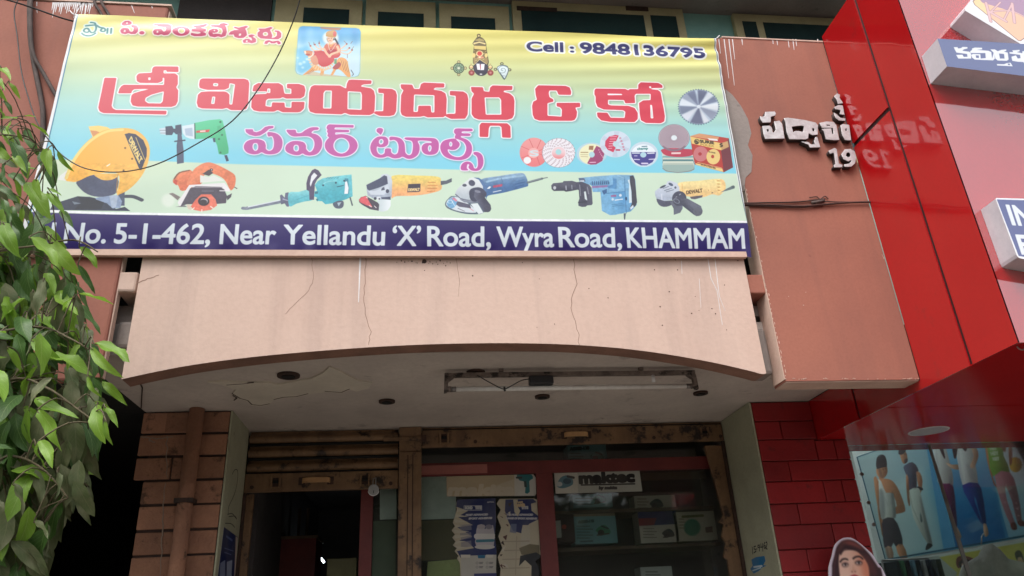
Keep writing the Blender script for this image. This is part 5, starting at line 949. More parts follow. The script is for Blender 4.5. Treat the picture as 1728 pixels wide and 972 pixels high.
def p_bond(right):
    def f(a):
        nb = (28, 44, 104); pap = (206, 196, 172)
        a.p([(740,830),(940,830),(940,1010),(740,1010)], pap)
        if not right:
            a.p([(771,842),(836,841),(838,938),(778,942),(771,930),(800,925),(790,915),(775,912),(797,905),(772,890),(798,886),(772,872),(790,862),(770,855)], nb)
            a.p([(806,886),(818,886),(818,893),(832,886),(833,922),(804,922),(803,905)], (196, 192, 200), 2); a.l([(804,905),(832,905)], 6, (226, 224, 220)); a.l([(805,913),(832,912)], 3, (60, 130, 150)); a.e(812, 889, 7, 4, (186, 180, 186)); a.e(825, 889, 6, 4, (130, 130, 150)); a.e(818, 923, 17, 4, (210, 208, 204))
            a.text('BOND', (785, 859), (797, 859), 4.6, (206, 206, 206), .5); a.text('TITE', (802, 859), (812, 859), 4.6, (206, 206, 206), .5); a.l([(783,853.5),(813,853.3),(813,860.8),(783,861),(783,853.5)], .7, (206, 206, 206)); a.text('ASTRAL', (822, 848.5), (834, 848), 2.2, (190, 190, 196), .2)
            a.text('MOST ADVANCED', (786, 870.5), (823, 869.5), 3, (206, 206, 210), .35, shear=.2); a.text('EPOXY ADHESIVES', (791, 876.5), (830, 875.5), 3, (206, 206, 210), .35, shear=.2)
            for k in range(3): a.p([(774+k*2,886+k*14),(795,884+k*14),(796,894+k*14),(778,897+k*14)], (150, 146, 156), alpha=.7)
            a.p([(778,938),(838,936),(838,1000),(778,1000)], (196, 194, 184)); a.p([(806,937),(819,937),(818,942),(807,942)], (30, 110, 150)); a.p([(777,936),(794,936),(793,941),(778,941)], (226, 222, 206)); a.p([(820,936),(833,936),(832,941),(821,941)], (220, 218, 206))
            for x, y in ((805, 950), (822, 950), (805, 957), (822, 957)): a.e(x, y, 2.2, 2.2, (130, 130, 134), hole=.7); a.l([(x+4,y-1),(x+10,y-1)], .8, (120, 120, 126)); a.l([(x+4,y+1),(x+9,y+1)], .8, (120, 120, 126))
            a.p([(800,968),(838,967),(838,974),(800,975)], (40, 50, 120))
            for k in range(8): a.p([(765,858+k*9),(780+random.uniform(0,14),860+k*9+random.uniform(-2,3)),(768,864+k*9)], (216, 208, 186))
        else:
            a.p([(853,843),(900,842),(908,850),(909,876),(893,884),(880,900),(866,896),(858,880),(852,862)], nb); a.text('TITE', (880, 859), (891, 858.5), 4.4, (200, 200, 204), .5); a.text('THE MOST ADVANCED', (854, 870), (899, 870), 3, (200, 200, 206), .35, shear=.2); a.text('RANGE OF EPOXY ADHESIVES', (854, 876), (906, 876.5), 3, (200, 200, 206), .35, shear=.2)
            a.p([(866,843),(874,843),(872,852),(878,862),(874,872),(868,864)], pap); a.p([(896,850),(910,846),(910,872),(897,862)], pap); a.text('we', (871, 855), (885, 854), 6, (216, 190, 150), .9); a.text('net', (872, 849), (882, 848.5), 3.6, (216, 190, 150), .4)
            a.p([(862,884),(872,884),(871,900),(860,898)], (120, 130, 160), alpha=.8, soft=1); a.p([(882,886),(894,886),(895,920),(878,922),(880,896)], (206, 200, 182))
            for k in range(5): a.l([(848,914+k*15),(893,913+k*15)], 1.1, (176, 166, 146))
            a.l([(872,905),(870,970)], 1.0, (180, 170, 150)); a.p([(876,925),(894,918),(910,920),(911,940),(880,936)], (120, 112, 84), soft=1); a.p([(878,938),(905,932),(914,938),(918,990),(896,990),(897,955),(886,945),(876,955)], (40, 44, 50))
            for k in range(14):
                x, y = random.uniform(843, 858), random.uniform(846, 960); a.p([(x,y),(x+random.uniform(3,9),y+random.uniform(-4,2)),(x+random.uniform(2,7),y+random.uniform(3,7))], random.choice(((52, 40, 40), (84, 40, 40), (216, 208, 190))))
    return f
random.seed(5)
torn = [(770,990),(777,972),(776,950),(771,942),(774,938),(767,930),(771,925),(764,920),(769,914),(763,907),(768,902),(762,895),(768,888),(764,882),(767,873),(771,860),(769,850),(772,843),(800,842),(836,841),(837,880),(835,905),(838,930),(837,960),(839,990)]
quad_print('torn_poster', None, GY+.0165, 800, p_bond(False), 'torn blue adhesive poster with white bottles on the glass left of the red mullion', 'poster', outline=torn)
torn2 = [(842,990),(845,960),(840,940),(848,925),(841,905),(846,890),(839,872),(845,860),(838,850),(843,842),(900,841),(909,844),(911,870),(913,905),(911,928),(916,930),(915,938),(903,947),(910,960),(908,990)]
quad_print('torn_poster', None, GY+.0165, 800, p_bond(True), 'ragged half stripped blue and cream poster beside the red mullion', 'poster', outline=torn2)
papers = [((711,803),(770,803),(769,875),(711,877), (226, 232, 224), 'pale grey paper sheet behind the glass next to the middle post'), ((711,879),(772,876),(774,944),(711,946), (116, 106, 82), 'brown paper sheet below the pale sheet beside the middle post'), ((722,948),(790,942),(796,1000),(718,1000), (186, 190, 130), 'yellowish green paper at the bottom of the glass beside the middle post'),
          ((641,826),(669,825),(669,876),(641,877), (226, 234, 226), 'pale paper sheet in the narrow side light beside the door'), ((630,879),(668,878),(667,1000),(626,1000), (112, 124, 104), 'grey green paper low in the narrow side light beside the door')]
for a_, b_, c_, d_, col, lab in papers:
    q = [onY(*P, GY+.0285) for P in (d_, c_, b_, a_)]
    tag(prism('paper_sheet', q, (0, .0015, 0), nodemat('paper', col, tuple(v*.9 for v in col), 8, .8)), lab, 'paper')
# ------------------------------------------------------------------ goods on the shelves inside
SY = 5.42
sh = thing('shelf_unit', 'dim wooden shelf unit behind the right hand glass holding tool boxes', 'shelves', (1.5, SY+.2, .1))
x0s, x1s = onY(930, 900, SY).x, 2.3
for y in (777.5, 858.5, 920.5, 992): z_ = onY(1080, y, SY).z; box('shelf_board', x0s, x1s, SY-.03, SY+.36, z_-.022, z_-.0005, M_['shelf'], sh)
box('back_board', x0s, x1s, SY+.361, SY+.375, .4, 2.7, M_['dark'], sh)
for x in (x0s-.02, x1s+.002): box('upright', x, x+.018, SY-.03, SY+.375, .1, 2.7, M_['shelf'], sh)
px('hanging_rail', 1040, 795, 1190, 812, SY-.06, .02, M_['shelf'], sh)
def carton(x0, y0, x1, y1, base, label, paint, Y=SY, d=.16, top=None, group=None):
    a_, b_ = onY(x0, y1, Y), onY(x1, y0, Y); a_.x, b_.x = min(a_.x, b_.x), max(a_.x, b_.x)
    bm = bmesh.new(); L = bm.loops.layers.uv.new('print'); add_box(bm, a_.x, b_.x, Y, Y+d, a_.z, b_.z, 0); bmesh.ops.recalc_face_normals(bm, faces=bm.faces)
    for f in bm.faces:
        for lp in f.loops: lp[L].uv = ((lp.vert.co.x-a_.x)/(b_.x-a_.x), (lp.vert.co.z-a_.z)/(b_.z-a_.z))
        f.material_index = 0 if f.normal.y < -.5 else 1
    cv, A = plane_canvas('Y', Y, a_.x, b_.x, a_.z, b_.z, 700, base); paint(A)
    return tag(bm_obj('tool_box', bm, [print_mat('carton_print', cv, .6, .3, .3), nodemat('carton_side', base, tuple(v*.9 for v in base), 9, .8)]), label, 'box', 'tool boxes on the shelves')
tl_ = (120, 170, 176)
def lines(a, x, y, n, w_, c=(90, 120, 124)):
    for k in range(n): a.l([(x,y+k*5),(x+w_*(1 if k % 2 else .8),y+k*5)], 1.3, c)
def c1(a): a.text('AG603-110', (962, 760), (994, 758), 5, (30, 60, 66), .6); lines(a, 962, 765, 3, 22); art_saw(a, 1008, 770, 12)
def c2(a): lines(a, 972, 836, 4, 28); art_saw(a, 1012, 842, 12, (70, 130, 110))
def c3(a): a.p([(960,850),(1045,850),(1045,870),(960,872)], (150, 130, 112)); a.text('AG603-110', (976, 883), (1002, 881), 4.5, (50, 90, 96), .5); lines(a, 974, 888, 5, 26); art_saw(a, 1018, 895, 13, (70, 140, 110)); a.l([(980,914),(1000,913)], 2, (80, 110, 120))
def c4(a): a.p([(936,879),(946,878),(948,907),(938,908)], (206, 204, 196)); a.e(952, 889, 4, 4, (190, 80, 60))
def c5(a): lines(a, 1076, 842, 4, 18, (150, 140, 130)); art_saw(a, 1108, 850, 12, (70, 76, 80))
def c6(a): a.p([(1070,860),(1150,858),(1150,884),(1070,888)], (46, 50, 110)); a.p([(1070,875),(1108,874),(1104,886),(1070,888)], (150, 50, 60)); lines(a, 1086, 892, 4, 22, (150, 140, 130)); art_saw(a, 1128, 900, 11, (70, 66, 66))
def c7(a): a.e(1168, 890, 14, 14, (70, 150, 120), soft=3); a.l([(1152,872),(1186,870)], 3, (120, 120, 80)); lines(a, 1146, 876, 4, 10, (150, 140, 120)); a.p([(1190,890),(1202,888),(1203,898),(1191,899)], (110, 80, 70))
carton(959, 750, 1022, 776, tl_, 'teal tool box on the top shelf above the red transom', c1); carton(968, 833, 1032, 857, tl_, 'flat teal tool box peeping out just below the white sign', c2, d=.14)
carton(971, 859, 1037, 919, tl_, 'tall teal tool box with a tan lid band on the middle shelf', c3); carton(935, 868, 968, 916, (62, 40, 40), 'dark maroon box with a white label at the left end of the middle shelf', c4, d=.12)
carton(1072, 835, 1138, 862, (206, 196, 182), 'small cream tool box lying on the upper shelf below the tan rail', c5, d=.14); carton(1082, 862, 1140, 917, (206, 196, 182), 'cream tool box with a navy and red upper half on the middle shelf', c6); carton(1142, 862, 1207, 914, (200, 190, 168), 'buff tool box with a green tool picture at the right end of the middle shelf', c7); carton(1084, 955, 1133, 991, (190, 192, 188), 'pale grey box standing alone on the lowest shelf', lambda a: lines(a, 1090, 965, 4, 24, (130, 130, 130)))
# doorway: lamp glimmering deep inside, pale strips and a counter
LY = 7.2; p0, p1 = onY(539, 939, LY), onY(547, 949, LY)
lamp = tag(tube('tube_light', [p0, p1], .008, nodemat('lit_tube', (240, 250, 250), emit=((225, 240, 245), 16.0)), None, 8), 'small lit tube lamp glowing deep inside the dark doorway', 'lamp')
a_, b_ = onY(533, 990, LY+.1), onY(540, 938, LY+.1); tag(box('lamp_reflection', a_.x, b_.x, LY+.08, LY+.10, .11, b_.z, M_['white']), 'thin pale strip standing for the reflection of the lit lamp', 'reflection')  # white strip painted in for the lamp's reflected streak
a_, b_ = onY(454, 866, 6.0), onY(468, 828, 6.0); tag(box('wall_board', a_.x, b_.x, 6.0, 6.03, a_.z, b_.z+.1, M_['white'], None, .004), 'narrow white board hanging high in the dark doorway', 'board')
a_, b_ = onY(445, 972, 6.3), onY(534, 908, 6.3); ct = thing('cupboard', 'brown cupboard in the dark shop behind the doorway', 'cupboard', ((a_.x+b_.x)/2, 6.5, .1)); box('carcass', a_.x, b_.x, 6.3, 6.7, .1, b_.z, M_['redwood'], ct); box('top', a_.x-.01, b_.x+.01, 6.28, 6.71, b_.z+.0005, b_.z+.02, M_['shelf'], ct)
for i in range(3): x_ = onY(492+i*14, 870, 6.8).x; tag(box('pipe_stock', x_-.012, x_+.012, 6.78, 6.8, .11, onY(500, 858, 6.8).z, M_['shelf'], None, .004), ('leftmost', 'middle', 'rightmost')[i]+' of three thin brown rods standing behind the cupboard in the dark shop', 'rod', 'rods in the dark shop')
a_, b_ = onY(550, 990, 5.9), onY(602, 941, 5.9); tag(box('counter', a_.x, b_.x, 5.9, 6.2, .1, b_.z, nodemat('counter_laminate', (150, 148, 110), (130, 128, 96), 6, .6), None, .004), 'pale olive counter just inside the door beside the red door post', 'counter')
# ------------------------------------------------------------------ padlock disc hanging on the left shutter
c0 = onY(630.5, 827, DY-.05); t = thing('round_padlock', 'round steel padlock hanging from the left roller shutter rail', 'padlock', c0)
bm = bmesh.new(); disc(bm, c0, .034, -.012, .012, 28, 'Y'); bm_obj('lock_body', bm, M_['chrome'], t)
bm = bmesh.new(); ring = [c0+Vector((.035*math.cos(q), -.006, .035*math.sin(q))) for q in np.linspace(R(195), R(345), 14)]; add_tube(bm, ring, .003, 6); bm_obj('rim', bm, M_['white'], t, True)  # white arc stands for light caught on the disc's lower rim
tube('shackle', [c0+Vector((-.006, 0, .033)), c0+Vector((-.004, .004, .075)), c0+Vector((.012, .012, .08)), c0+Vector((.012, 0, .033))], .004, M_['chrome'], t, 6); box('keyhole', c0.x-.002, c0.x+.002, c0.y-.0135, c0.y-.0121, c0.z-.022, c0.z-.004, M_['black'], t)
# ------------------------------------------------------------------ fluorescent fitting under the canopy
FX0, FX1, FYY = onY(750, 636, 3.78).x, onY(1171, 622, 3.78).x, 3.78
tz = 2.752; ft = thing('tube_light', 'dusty unlit tube light on a corroded batten under the canopy', 'lamp', ((FX0+FX1)/2, FYY, CZ-.01))
zb = 2.822
box('batten', FX0, FX1, FYY-.014, FYY+.014, zb-.006, zb+.018, M_['fixture'], ft, bev=.003)
for s, x in ((1, FX0), (-1, FX1)):
    prism('end_bracket', [(x, FYY-.016, zb-.008), (x+s*.05, FYY-.016, zb-.008), (x+s*.02, FYY-.016, zb-.03), (x+s*.014, FYY-.016, tz-.016), (x-s*.004, FYY-.016, tz-.02)], (0, .03, 0), M_['fixture'], ft)
    bm = bmesh.new(); add_tube(bm, [(x+s*.014, FYY, tz), (x+s*.034, FYY, tz)], .015, 12); bm_obj('lamp_holder', bm, M_['fixture'], ft, True)
tube('tube', [(FX0+.034, FYY, tz), (FX1-.034, FYY, tz)], .013, M_['tubewhite'], ft, 14)
for x in (FX0+.035, FX1-.06): tube('end_cap', [(x, FYY, tz), (x+.025, FYY, tz)], .0138, M_['chrome'], ft, 14)
bx = onY(912, 640, FYY).x; box('ballast', bx-.065, bx+.065, FYY-.035, FYY+.01, zb-.056, zb-.009, M_['plastic'], ft, bev=.006)
sx = onY(1101, 634, FYY).x; tube('starter', [(sx, FYY-.006, zb-.008), (sx, FYY-.006, zb-.046)], .010, M_['white'], ft, 12)
wpts = [onY(x, y, FYY-.03) for x, y in ((805,633),(822,643),(845,655),(853,656),(865,650),(880,642),(895,639))]; tube('flex', catmull([tuple(q) for q in wpts], 4), .0028, M_['cable'], ft, 6); tube('flex_joint', [onY(851,653,FYY-.03), onY(852,660,FYY-.03)], .006, M_['cable'], ft, 8)
for x in (.22, .78): box('ceiling_hook', FX0+(FX1-FX0)*x-.012, FX0+(FX1-FX0)*x+.012, FYY-.012, FYY+.012, zb+.0225, CZ-.001, M_['fixture'], ft)
# ------------------------------------------------------------------ cables
def cable(name, sights, r, mat, label, seg=6, n=6, cat='cable', group=None):
    pts = [tuple(onY(x, y, Y)) for x, y, Y in sights]; return tag(tube(name, catmull(pts, n), r, mat, None, seg), label, cat, group)
wY = FY-.018
cable('hanging_cable', [(530,-150,3.0),(515,-40,3.05),(503,10,3.1),(491,45,3.15),(470,92,3.2),(436,150,3.22),(392,204,3.24),(330,244,3.26),(270,275,3.27),(222,288,3.28),(178,290,3.28),(138,282,3.28),(105,262,3.29),(82,236,3.29),(62,205,3.30),(48,165,3.32),(36,120,3.34),(29,60,3.36),(24,20,3.37),(33,-10,3.37),(40,-60,3.37)], .0032, M_['cable'], 'thin black cable sagging in a long loop across the banner')
cable('wall_cable', [(51,-30,wY),(50,20,wY),(52,70,wY),(60,120,wY),(69,165,wY),(73,200,wY),(70,280,wY),(60,360,wY)], .013, M_['dusty'], 'thick dusty cable running down the terracotta wall left of the banner')
cable('wall_cable', [(53,-30,wY-.027),(52,40,wY-.027),(56,90,wY-.025),(74,125,wY-.01),(95,162,wY-.006),(112,190,FY-.012)], .010, M_['dusty'], 'dusty cable bending from the thick one to behind the banner edge')
cable('wall_cable', [(157,-20,wY),(160,5,wY),(170,22,FY-.012),(178,40,FY-.010)], .008, M_['dusty'], 'short dusty cable going over the wall top behind the banner corner, outer one', group=None)
cable('wall_cable', [(168,-20,wY),(172,5,wY),(182,22,FY-.012),(190,40,FY-.010)], .008, M_['dusty'], 'short dusty cable going over the wall top behind the banner corner, inner one')
cable('service_wire', [(-40,-14,3.2),(20,2,3.25),(60,15,3.3),(100,29,3.34),(124,36,3.375)], .005, M_['cable'], 'thin black wire slanting across the wall top to the banner corner')
bt = thing('cable_bundle', 'brown cable bundle with a taped joint stretched across the terracotta panel', 'cable', onY(1350, 345, FY))
for i, S in enumerate(([(1250,343),(1290,342),(1340,341),(1372,338),(1392,336)], [(1250,345),(1300,346),(1350,348),(1390,345),(1430,342),(1470,341)], [(1250,346.5),(1310,349),(1350,350),(1388,347)], [(1392,340),(1430,341),(1470,340)], [(1366,333.5),(1378,332),(1384,336),(1392,331),(1398,336)])):
    tube('strand', catmull([tuple(onY(x, y, FY-.008-.004*(i % 2))) for x, y in S], 5), (.005, .006, .005, .004, .003)[i], M_['brown'], bt, 6)
tube('taped_joint', [onY(1370,342,FY-.014), onY(1391,339,FY-.014)], .009, M_['dusty'], bt, 8)
# ------------------------------------------------------------------ raised letters on the terracotta panel
def letters3d(name, outer, holes, Y, depth, parent, tf, mats):
    cu = bpy.data.curves.new(name, 'CURVE'); cu.dimensions = '2D'; cu.fill_mode = 'BOTH'; cu.extrude = depth/2; cu.bevel_depth = .002; cu.bevel_resolution = 1
    for r in [outer]+list(holes):
        s_ = cu.splines.new('POLY'); s_.points.add(len(r)-1); s_.use_cyclic_u = True
        for pt_, q in zip(s_.points, r): v = onY(*tf(q), Y); pt_.co = (v.x, v.z, 0, 1)
    o = bpy.data.objects.new(name, cu); me = bpy.data.meshes.new_from_object(o); bpy.data.objects.remove(o); bpy.data.curves.remove(cu)
    for v in me.vertices: v.co = (v.co.x, Y-v.co.z+depth/2, v.co.y)
    me.flip_normals() if hasattr(me, 'flip_normals') else None
    me.materials.clear(); o = mesh_obj(name, me, mats, parent)
    for pl_ in me.polygons: pl_.material_index = 0 if pl_.center.y < Y+.0025 else 1
    return o
lt = thing('name_lettering', 'raised silver Telugu name and the figures 19 fixed on the terracotta panel', 'lettering', onY(1380, 220, FY))
tfL = lambda q: (1270+q[0]/5.574, 140+q[1]/5.574)
rnd_ = lambda P: [tuple(q) for q in catmull(P, 3, True)]
LT = [([(72,318),(92,322),(118,310),(120,275),(205,272),(216,285),(212,305),(170,318),(168,370),(95,372),(78,345)], []),
 ([(95,408),(160,405),(178,420),(185,465),(203,470),(222,440),(205,365),(250,358),(275,385),(298,522),(118,525),(105,480)], [[(128,435),(150,433),(158,458),(135,462)]]),
 ([(298,335),(330,330),(480,350),(590,375),(612,400),(610,485),(560,490),(525,470),(520,520),(495,530),(345,528),(320,450),(312,370)], [[(365,410),(445,400),(485,405),(478,465),(430,455),(400,455),(380,470)], [(556,425),(580,424),(586,455),(562,458)]]),
 ([(470,556),(520,558),(545,580),(590,580),(582,545),(592,513),(606,513),(634,604),(540,607),(525,578)], []),
 ([(632,378),(700,365),(760,370),(785,400),(812,535),(765,538),(690,528),(672,452),(655,435),(738,430),(745,482),(766,480),(755,420),(652,420),(640,395)], [[(690,390),(732,393),(732,406),(695,406)]]),
 ([(830,400),(855,390),(905,397),(925,540),(870,535),(845,490)], [[(868,430),(885,425),(890,455),(870,455)]]),
 ([(770,125),(795,102),(820,112),(815,140),(848,190),(802,195),(795,160)], []), ([(772,228),(810,210),(846,215),(862,300),(822,292),(830,252),(780,246)], []), ([(768,284),(790,298),(820,328),(870,338),(868,355),(810,352),(778,322)], []),
 ([(718,640),(770,615),(787,623),(808,760),(840,772),(840,792),(768,792),(768,775),(785,763),(765,652),(728,664)], []),
 ([(870,628),(920,623),(955,645),(972,700),(960,757),(925,787),(868,787),(865,768),(910,763),(933,737),(928,722),(900,737),(855,715),(838,670)], [[(882,657),(905,650),(922,670),(922,693),(895,703),(874,685)]])]
for outer, holes in LT: letters3d('letter', outer, holes, FY-.032, .030, lt, tfL, [M_['letter'], M_['letterside']])
# ------------------------------------------------------------------ marks on the door jambs
JX = PLx1+.0105
def xprint(name, pts_px, X, ppm, paint, label, cat, facing):
    pts = [onX(x, y, X) for x, y in pts_px]; y0, y1, z0, z1 = min(p.y for p in pts), max(p.y for p in pts), min(p.z for p in pts), max(p.z for p in pts)
    cv, A = plane_canvas('X', X, y0, y1, z0, z1, ppm); paint(A)
    o = sheet(name, [tuple(p) for p in pts], [((p.y-y0)/(y1-y0), (p.z-z0)/(z1-z0)) for p in pts], print_mat(name, cv, .6, .3, .35), None, .0008, M_['white']); return tag(o, label, cat)
def p_jamb(a):
    a.p([(350,870),(420,870),(420,1020),(350,1020)], (24, 36, 84)); a.l([(382,905),(392,912)], 5, (90, 104, 150)); a.l([(379,925),(394,930)], 2, (110, 120, 160)); a.l([(379,932),(390,936)], 2, (110, 120, 160)); a.p([(372,950),(380,945),(380,975),(370,980)], (120, 130, 160)); a.p([(383,948),(392,945),(390,985),(382,985)], (140, 150, 176)); a.p([(398,905),(404,910),(398,1000),(394,1000)], (190, 170, 160)); a.p([(360,960),(368,955),(366,1000),(358,1000)], (150, 140, 130))
xprint('jamb_poster', [(364,1000),(395,1000),(401,906),(378,889)], JX, 500, p_jamb, 'dark blue scuffed poster low on the left door jamb beside the bricks', 'poster', 1)
JR = RPX-.0125
def p_tag(a):
    a.p([(1240,920),(1320,920),(1320,1010),(1240,1010)], (34, 112, 160)); a.l([(1272,957),(1286,955)], 2.4, (190, 206, 214)); a.l([(1270,963),(1284,958)], 1.6, (190, 206, 214))
xprint('torn_sticker', [(1266,960),(1270,955),(1268,944),(1276,940),(1290,938),(1292,946),(1288,954),(1294,954),(1286,958),(1280,964),(1272,968)], JR, 700, p_tag, 'torn blue sticker on the pale green right door jamb', 'sticker', -1)
jm = [o for o in B.children if o.name.startswith('door_jamb')]
def xstroke(name, lines_, X, w_, mat, parent, dx):
    bm = bmesh.new()
    for Lp in lines_:
        q = [onX(x, y, X) for x, y in Lp]
        for a_, b_ in zip(q[:-1], q[1:]):
            d_ = b_-a_; d_.normalize(); n_ = Vector((0, -d_.z, d_.y))*w_/2; add_prism(bm, [a_+n_-d_*w_*.3, b_+n_+d_*w_*.3, b_-n_+d_*w_*.3, a_-n_-d_*w_*.3], (dx, 0, 0))
    bmesh.ops.recalc_face_normals(bm, faces=bm.faces); return bm_obj(name, bm, mat, parent)
ink = nodemat('black_marker', (30, 28, 30), (24, 22, 24), 9)
D5 = lambda x, y: [(x+3,y),(x,y+1),(x,y+5),(x+3,y+5.4),(x+3.4,y+9),(x,y+11)]
xstroke('house_number', [[(1269.5,923),(1270.5,935)], D5(1272.5,921.5), [(1276.5,926.5),(1277.8,926.3)], [(1281.5,919.5),(1279,920.5),(1279.2,924),(1282,923.5),(1281.5,919.5),(1281.8,930)], [(1283.5,923.5),(1284.6,923.3)], [(1284,917.5),(1284.4,923.5),(1288,922.8)], [(1286.8,917),(1287.4,930)], [(1290.5,915),(1289,920),(1290,925.5),(1292,924),(1291.5,920.5),(1289.5,921.5)], [(1292.5,915.5),(1294,914.5),(1294.6,918),(1292.6,926),(1295,926.5)]], JR+.0002, .006, ink, jm[1], -.001)
xstroke('scribble', [[tuple(q) for q in catmull([(392,800),(396,793),(401,795),(400,815),(395,835),(386,855),(385,868)], 4)], [tuple(q) for q in catmull([(384,868),(392,867),(399,876),(396,871),(386,872)], 4)], [tuple(q) for q in catmull([(380,883),(390,884),(396,890)], 4)]], JX-.0002, .004, ink, jm[0], .001)
# ------------------------------------------------------------------ the red clad shop next door
NX, NF, NZ = 2.545, 2.73, 2.605
N = thing('red_shop_front', 'glossy red panelled shop front projecting at the right of the terracotta shop', 'shop front', (NX+1.8, PY, .1))
NT = 4.93; NR = 6.6
box('carcass', NX+.008, NR, NF+.008, FY-.004, NZ+.008, NT, M_['seam'], N); box('carcass', NX+.008, NR, FY-.003, 4.9, NZ+.008, CZ+.1, M_['seam'], N)
s0 = onX(1540, 306, NX).y; dA, dB = onX(1497, 187, NX), onX(1441, 245, NX); gp = .011
def side_panel(pts): return prism('cladding_panel', [(NX, y, z) for y, z in pts], (.0075, 0, 0), M_['redacp'], N)
side_panel([(NF, NZ), (s0-gp, NZ), (s0-gp, NT), (NF, NT)])
bs = 4.0
side_panel([(s0+gp, dA.z+.016), (FY-.004, dB.z+.016+(dB.z-dA.z)*((FY-.004-dB.y)/(dB.y-dA.y))), (FY-.004, NT), (s0+gp, NT)])
side_panel([(s0+gp, NZ), (FY+.14, NZ), (FY+.14, 2.65), (FY-.004, 2.65), (FY-.004, dB.z-.012+(dB.z-dA.z)*((FY-.004-dB.y)/(dB.y-dA.y))), (s0+gp, dA.z-.012)])
side_panel([(FY+.1405, NZ), (bs-gp, NZ), (bs-gp, CZ-.003), (FY+.1405, CZ-.003)]); side_panel([(bs+gp, NZ), (4.9, NZ), (4.9, CZ-.003), (bs+gp, CZ-.003)])
for x0, x1 in ((NX+.0005, 3.9), (3.905, 5.2), (5.205, NR)): box('cladding_panel', x0, x1, NF, NF+.0075, NZ+.0005, NT, M_['redfront'], N)
ss = onZ(1535, 687, NZ).y
for y0, y1 in ((NF+.008, ss-.005), (ss+.005, 4.9)): box('soffit_panel', NX+.0085, NR, y0, y1, NZ+.0005, NZ+.0075, M_['redsoffit'], N)
c0 = onZ(1567, 727, NZ); e0 = onZ(1596, 727, NZ); bm = bmesh.new(); disc(bm, (c0.x, c0.y, NZ-.003), (e0-c0).length*.95, 0, .003, 36); dl_ = bm_obj('downlight', bm, M_['white'], N)
bm = bmesh.new(); disc(bm, (c0.x, c0.y, NZ-.0045), (e0-c0).length*.86, 0, .0013, 36); bm_obj('diffuser', bm, nodemat('frosted_disc', (172, 172, 178), (160, 160, 166), 9, .5), dl_)
hk = onY(1721, 580, NF+.05); bm = bmesh.new(); add_tube(bm, [hk+Vector((.018*math.cos(t), 0, .018*math.sin(t)-.01)) for t in np.linspace(R(150), R(400), 14)], .003, 6); bm_obj('hook', bm, M_['chrome'], N, True)
# sign boxes on the red front
def lightbox(name, label, outline, depth, paint, rim=None, ppm=700, bev=0.0):
    Yf = NF-depth; t = thing(name, label, 'sign', onY(*outline[0], NF)); pts = [onY(x, y, Yf) for x, y in outline]
    x0, x1, z0, z1 = min(p.x for p in pts), max(p.x for p in pts), min(p.z for p in pts), max(p.z for p in pts)
    cv, A = plane_canvas('Y', Yf, x0, x1, z0, z1, ppm); paint(A)
    sheet('sign_face', [tuple(p) for p in pts][::-1], [((p.x-x0)/(x1-x0), (p.z-z0)/(z1-z0)) for p in pts][::-1], print_mat(name+'_face', cv, .22, .5, .06), t)
    prism('sign_box', [(p.x, Yf+.0008, p.z) for p in pts], (0, depth-.0018, 0), M_['boxside'], t); return t
def slab_at(x, y, depth): return onY(x, y, NF-depth)
def p_kam(a):
    a.p([(1560,40),(1900,40),(1900,160),(1560,160)], (112, 122, 160)); k = a.at(1540, 0, 6.479); wt = (226, 230, 236)
    for P in ([(450,515),(490,515),(500,530),(530,525),(545,512),(600,515),(600,530),(560,540),(545,555),(620,565),(640,590),(640,640),(500,640),(475,600),(545,598),(560,622),(600,620),(595,590),(480,575),(460,540)],
              [(630,560),(650,545),(650,530),(680,520),(760,522),(760,540),(700,545),(830,555),(860,570),(870,640),(890,560),(900,640),(880,660),(680,652),(650,630),(640,600),(660,590),(740,592),(745,640),(800,635),(795,580),(630,580)],
              [(850,540),(900,540),(930,560),(970,545),(1025,540),(1025,555),(1000,565),(1040,575),(1050,650),(1030,665),(930,662),(905,640),(890,580),(870,560)],
              [(920,700),(1000,702),(1030,690),(1070,685),(1095,725),(1015,720),(925,716)],
              [(1060,570),(1100,570),(1090,550),(1170,545),(1170,560),(1140,570),(1190,580),(1230,590),(1230,680),(1150,675),(1090,665),(1080,620),(1130,605),(1150,640),(1180,635),(1175,600),(1060,585)],
              [(1200,560),(1300,560),(1330,600),(1330,690),(1210,690),(1230,660),(1290,660),(1290,600),(1200,590)]): k.p(P, wt)
    k.p([(945,585),(1000,590),(1005,640),(955,640)], (112, 122, 160)); k.p([(690,605),(725,607),(725,635),(695,632)], (112, 122, 160)); k.p([(1040,695),(1062,695),(1068,712),(1045,712)], (112, 122, 160))
# outer front corners are sighted; the boxes stand proud of the red front by their depth
lightbox('name_light_box', 'long grey blue light box with white Telugu lettering on the red front', [(1582,65),(1900,85),(1905,150),(1598,112)], .13, p_kam)
def p_ka(a):
    a.p([(1500,-150),(1900,-150),(1900,120),(1500,120)], (232, 234, 240)); P = [(1645,8),(1718,68),(1722,69),(1790,20),(1792,10),(1740,-60),(1700,-58),(1642,2)]
    a.p(P, (236, 196, 170)); a.p([(1650,2),(1700,-58),(1740,-60),(1792,8),(1740,30),(1690,14)], (178, 150, 176)); a.p([(1642,2),(1652,-2),(1666,14),(1672,30),(1645,8)], (242, 214, 170)); a.l(P+[P[0]], 1.4, (140, 110, 110))
    wl = (224, 190, 194); ln = (176, 140, 146)
    for c, dw in ((ln, 1.6), (wl, 0)):
        a.l([(1664,5),(1672,36)], 5+dw, c); a.l([(1688,4),(1670,22)], 2.5+dw, c); a.l([(1670,20),(1698,36)], 5+dw, c); a.l([(1708,6),(1694,34)], 3+dw, c); a.l([(1708,6),(1712,38)], 5+dw, c); a.l([(1668,21),(1690,18),(1712,20),(1735,32)], 2.5+dw, c, 3)
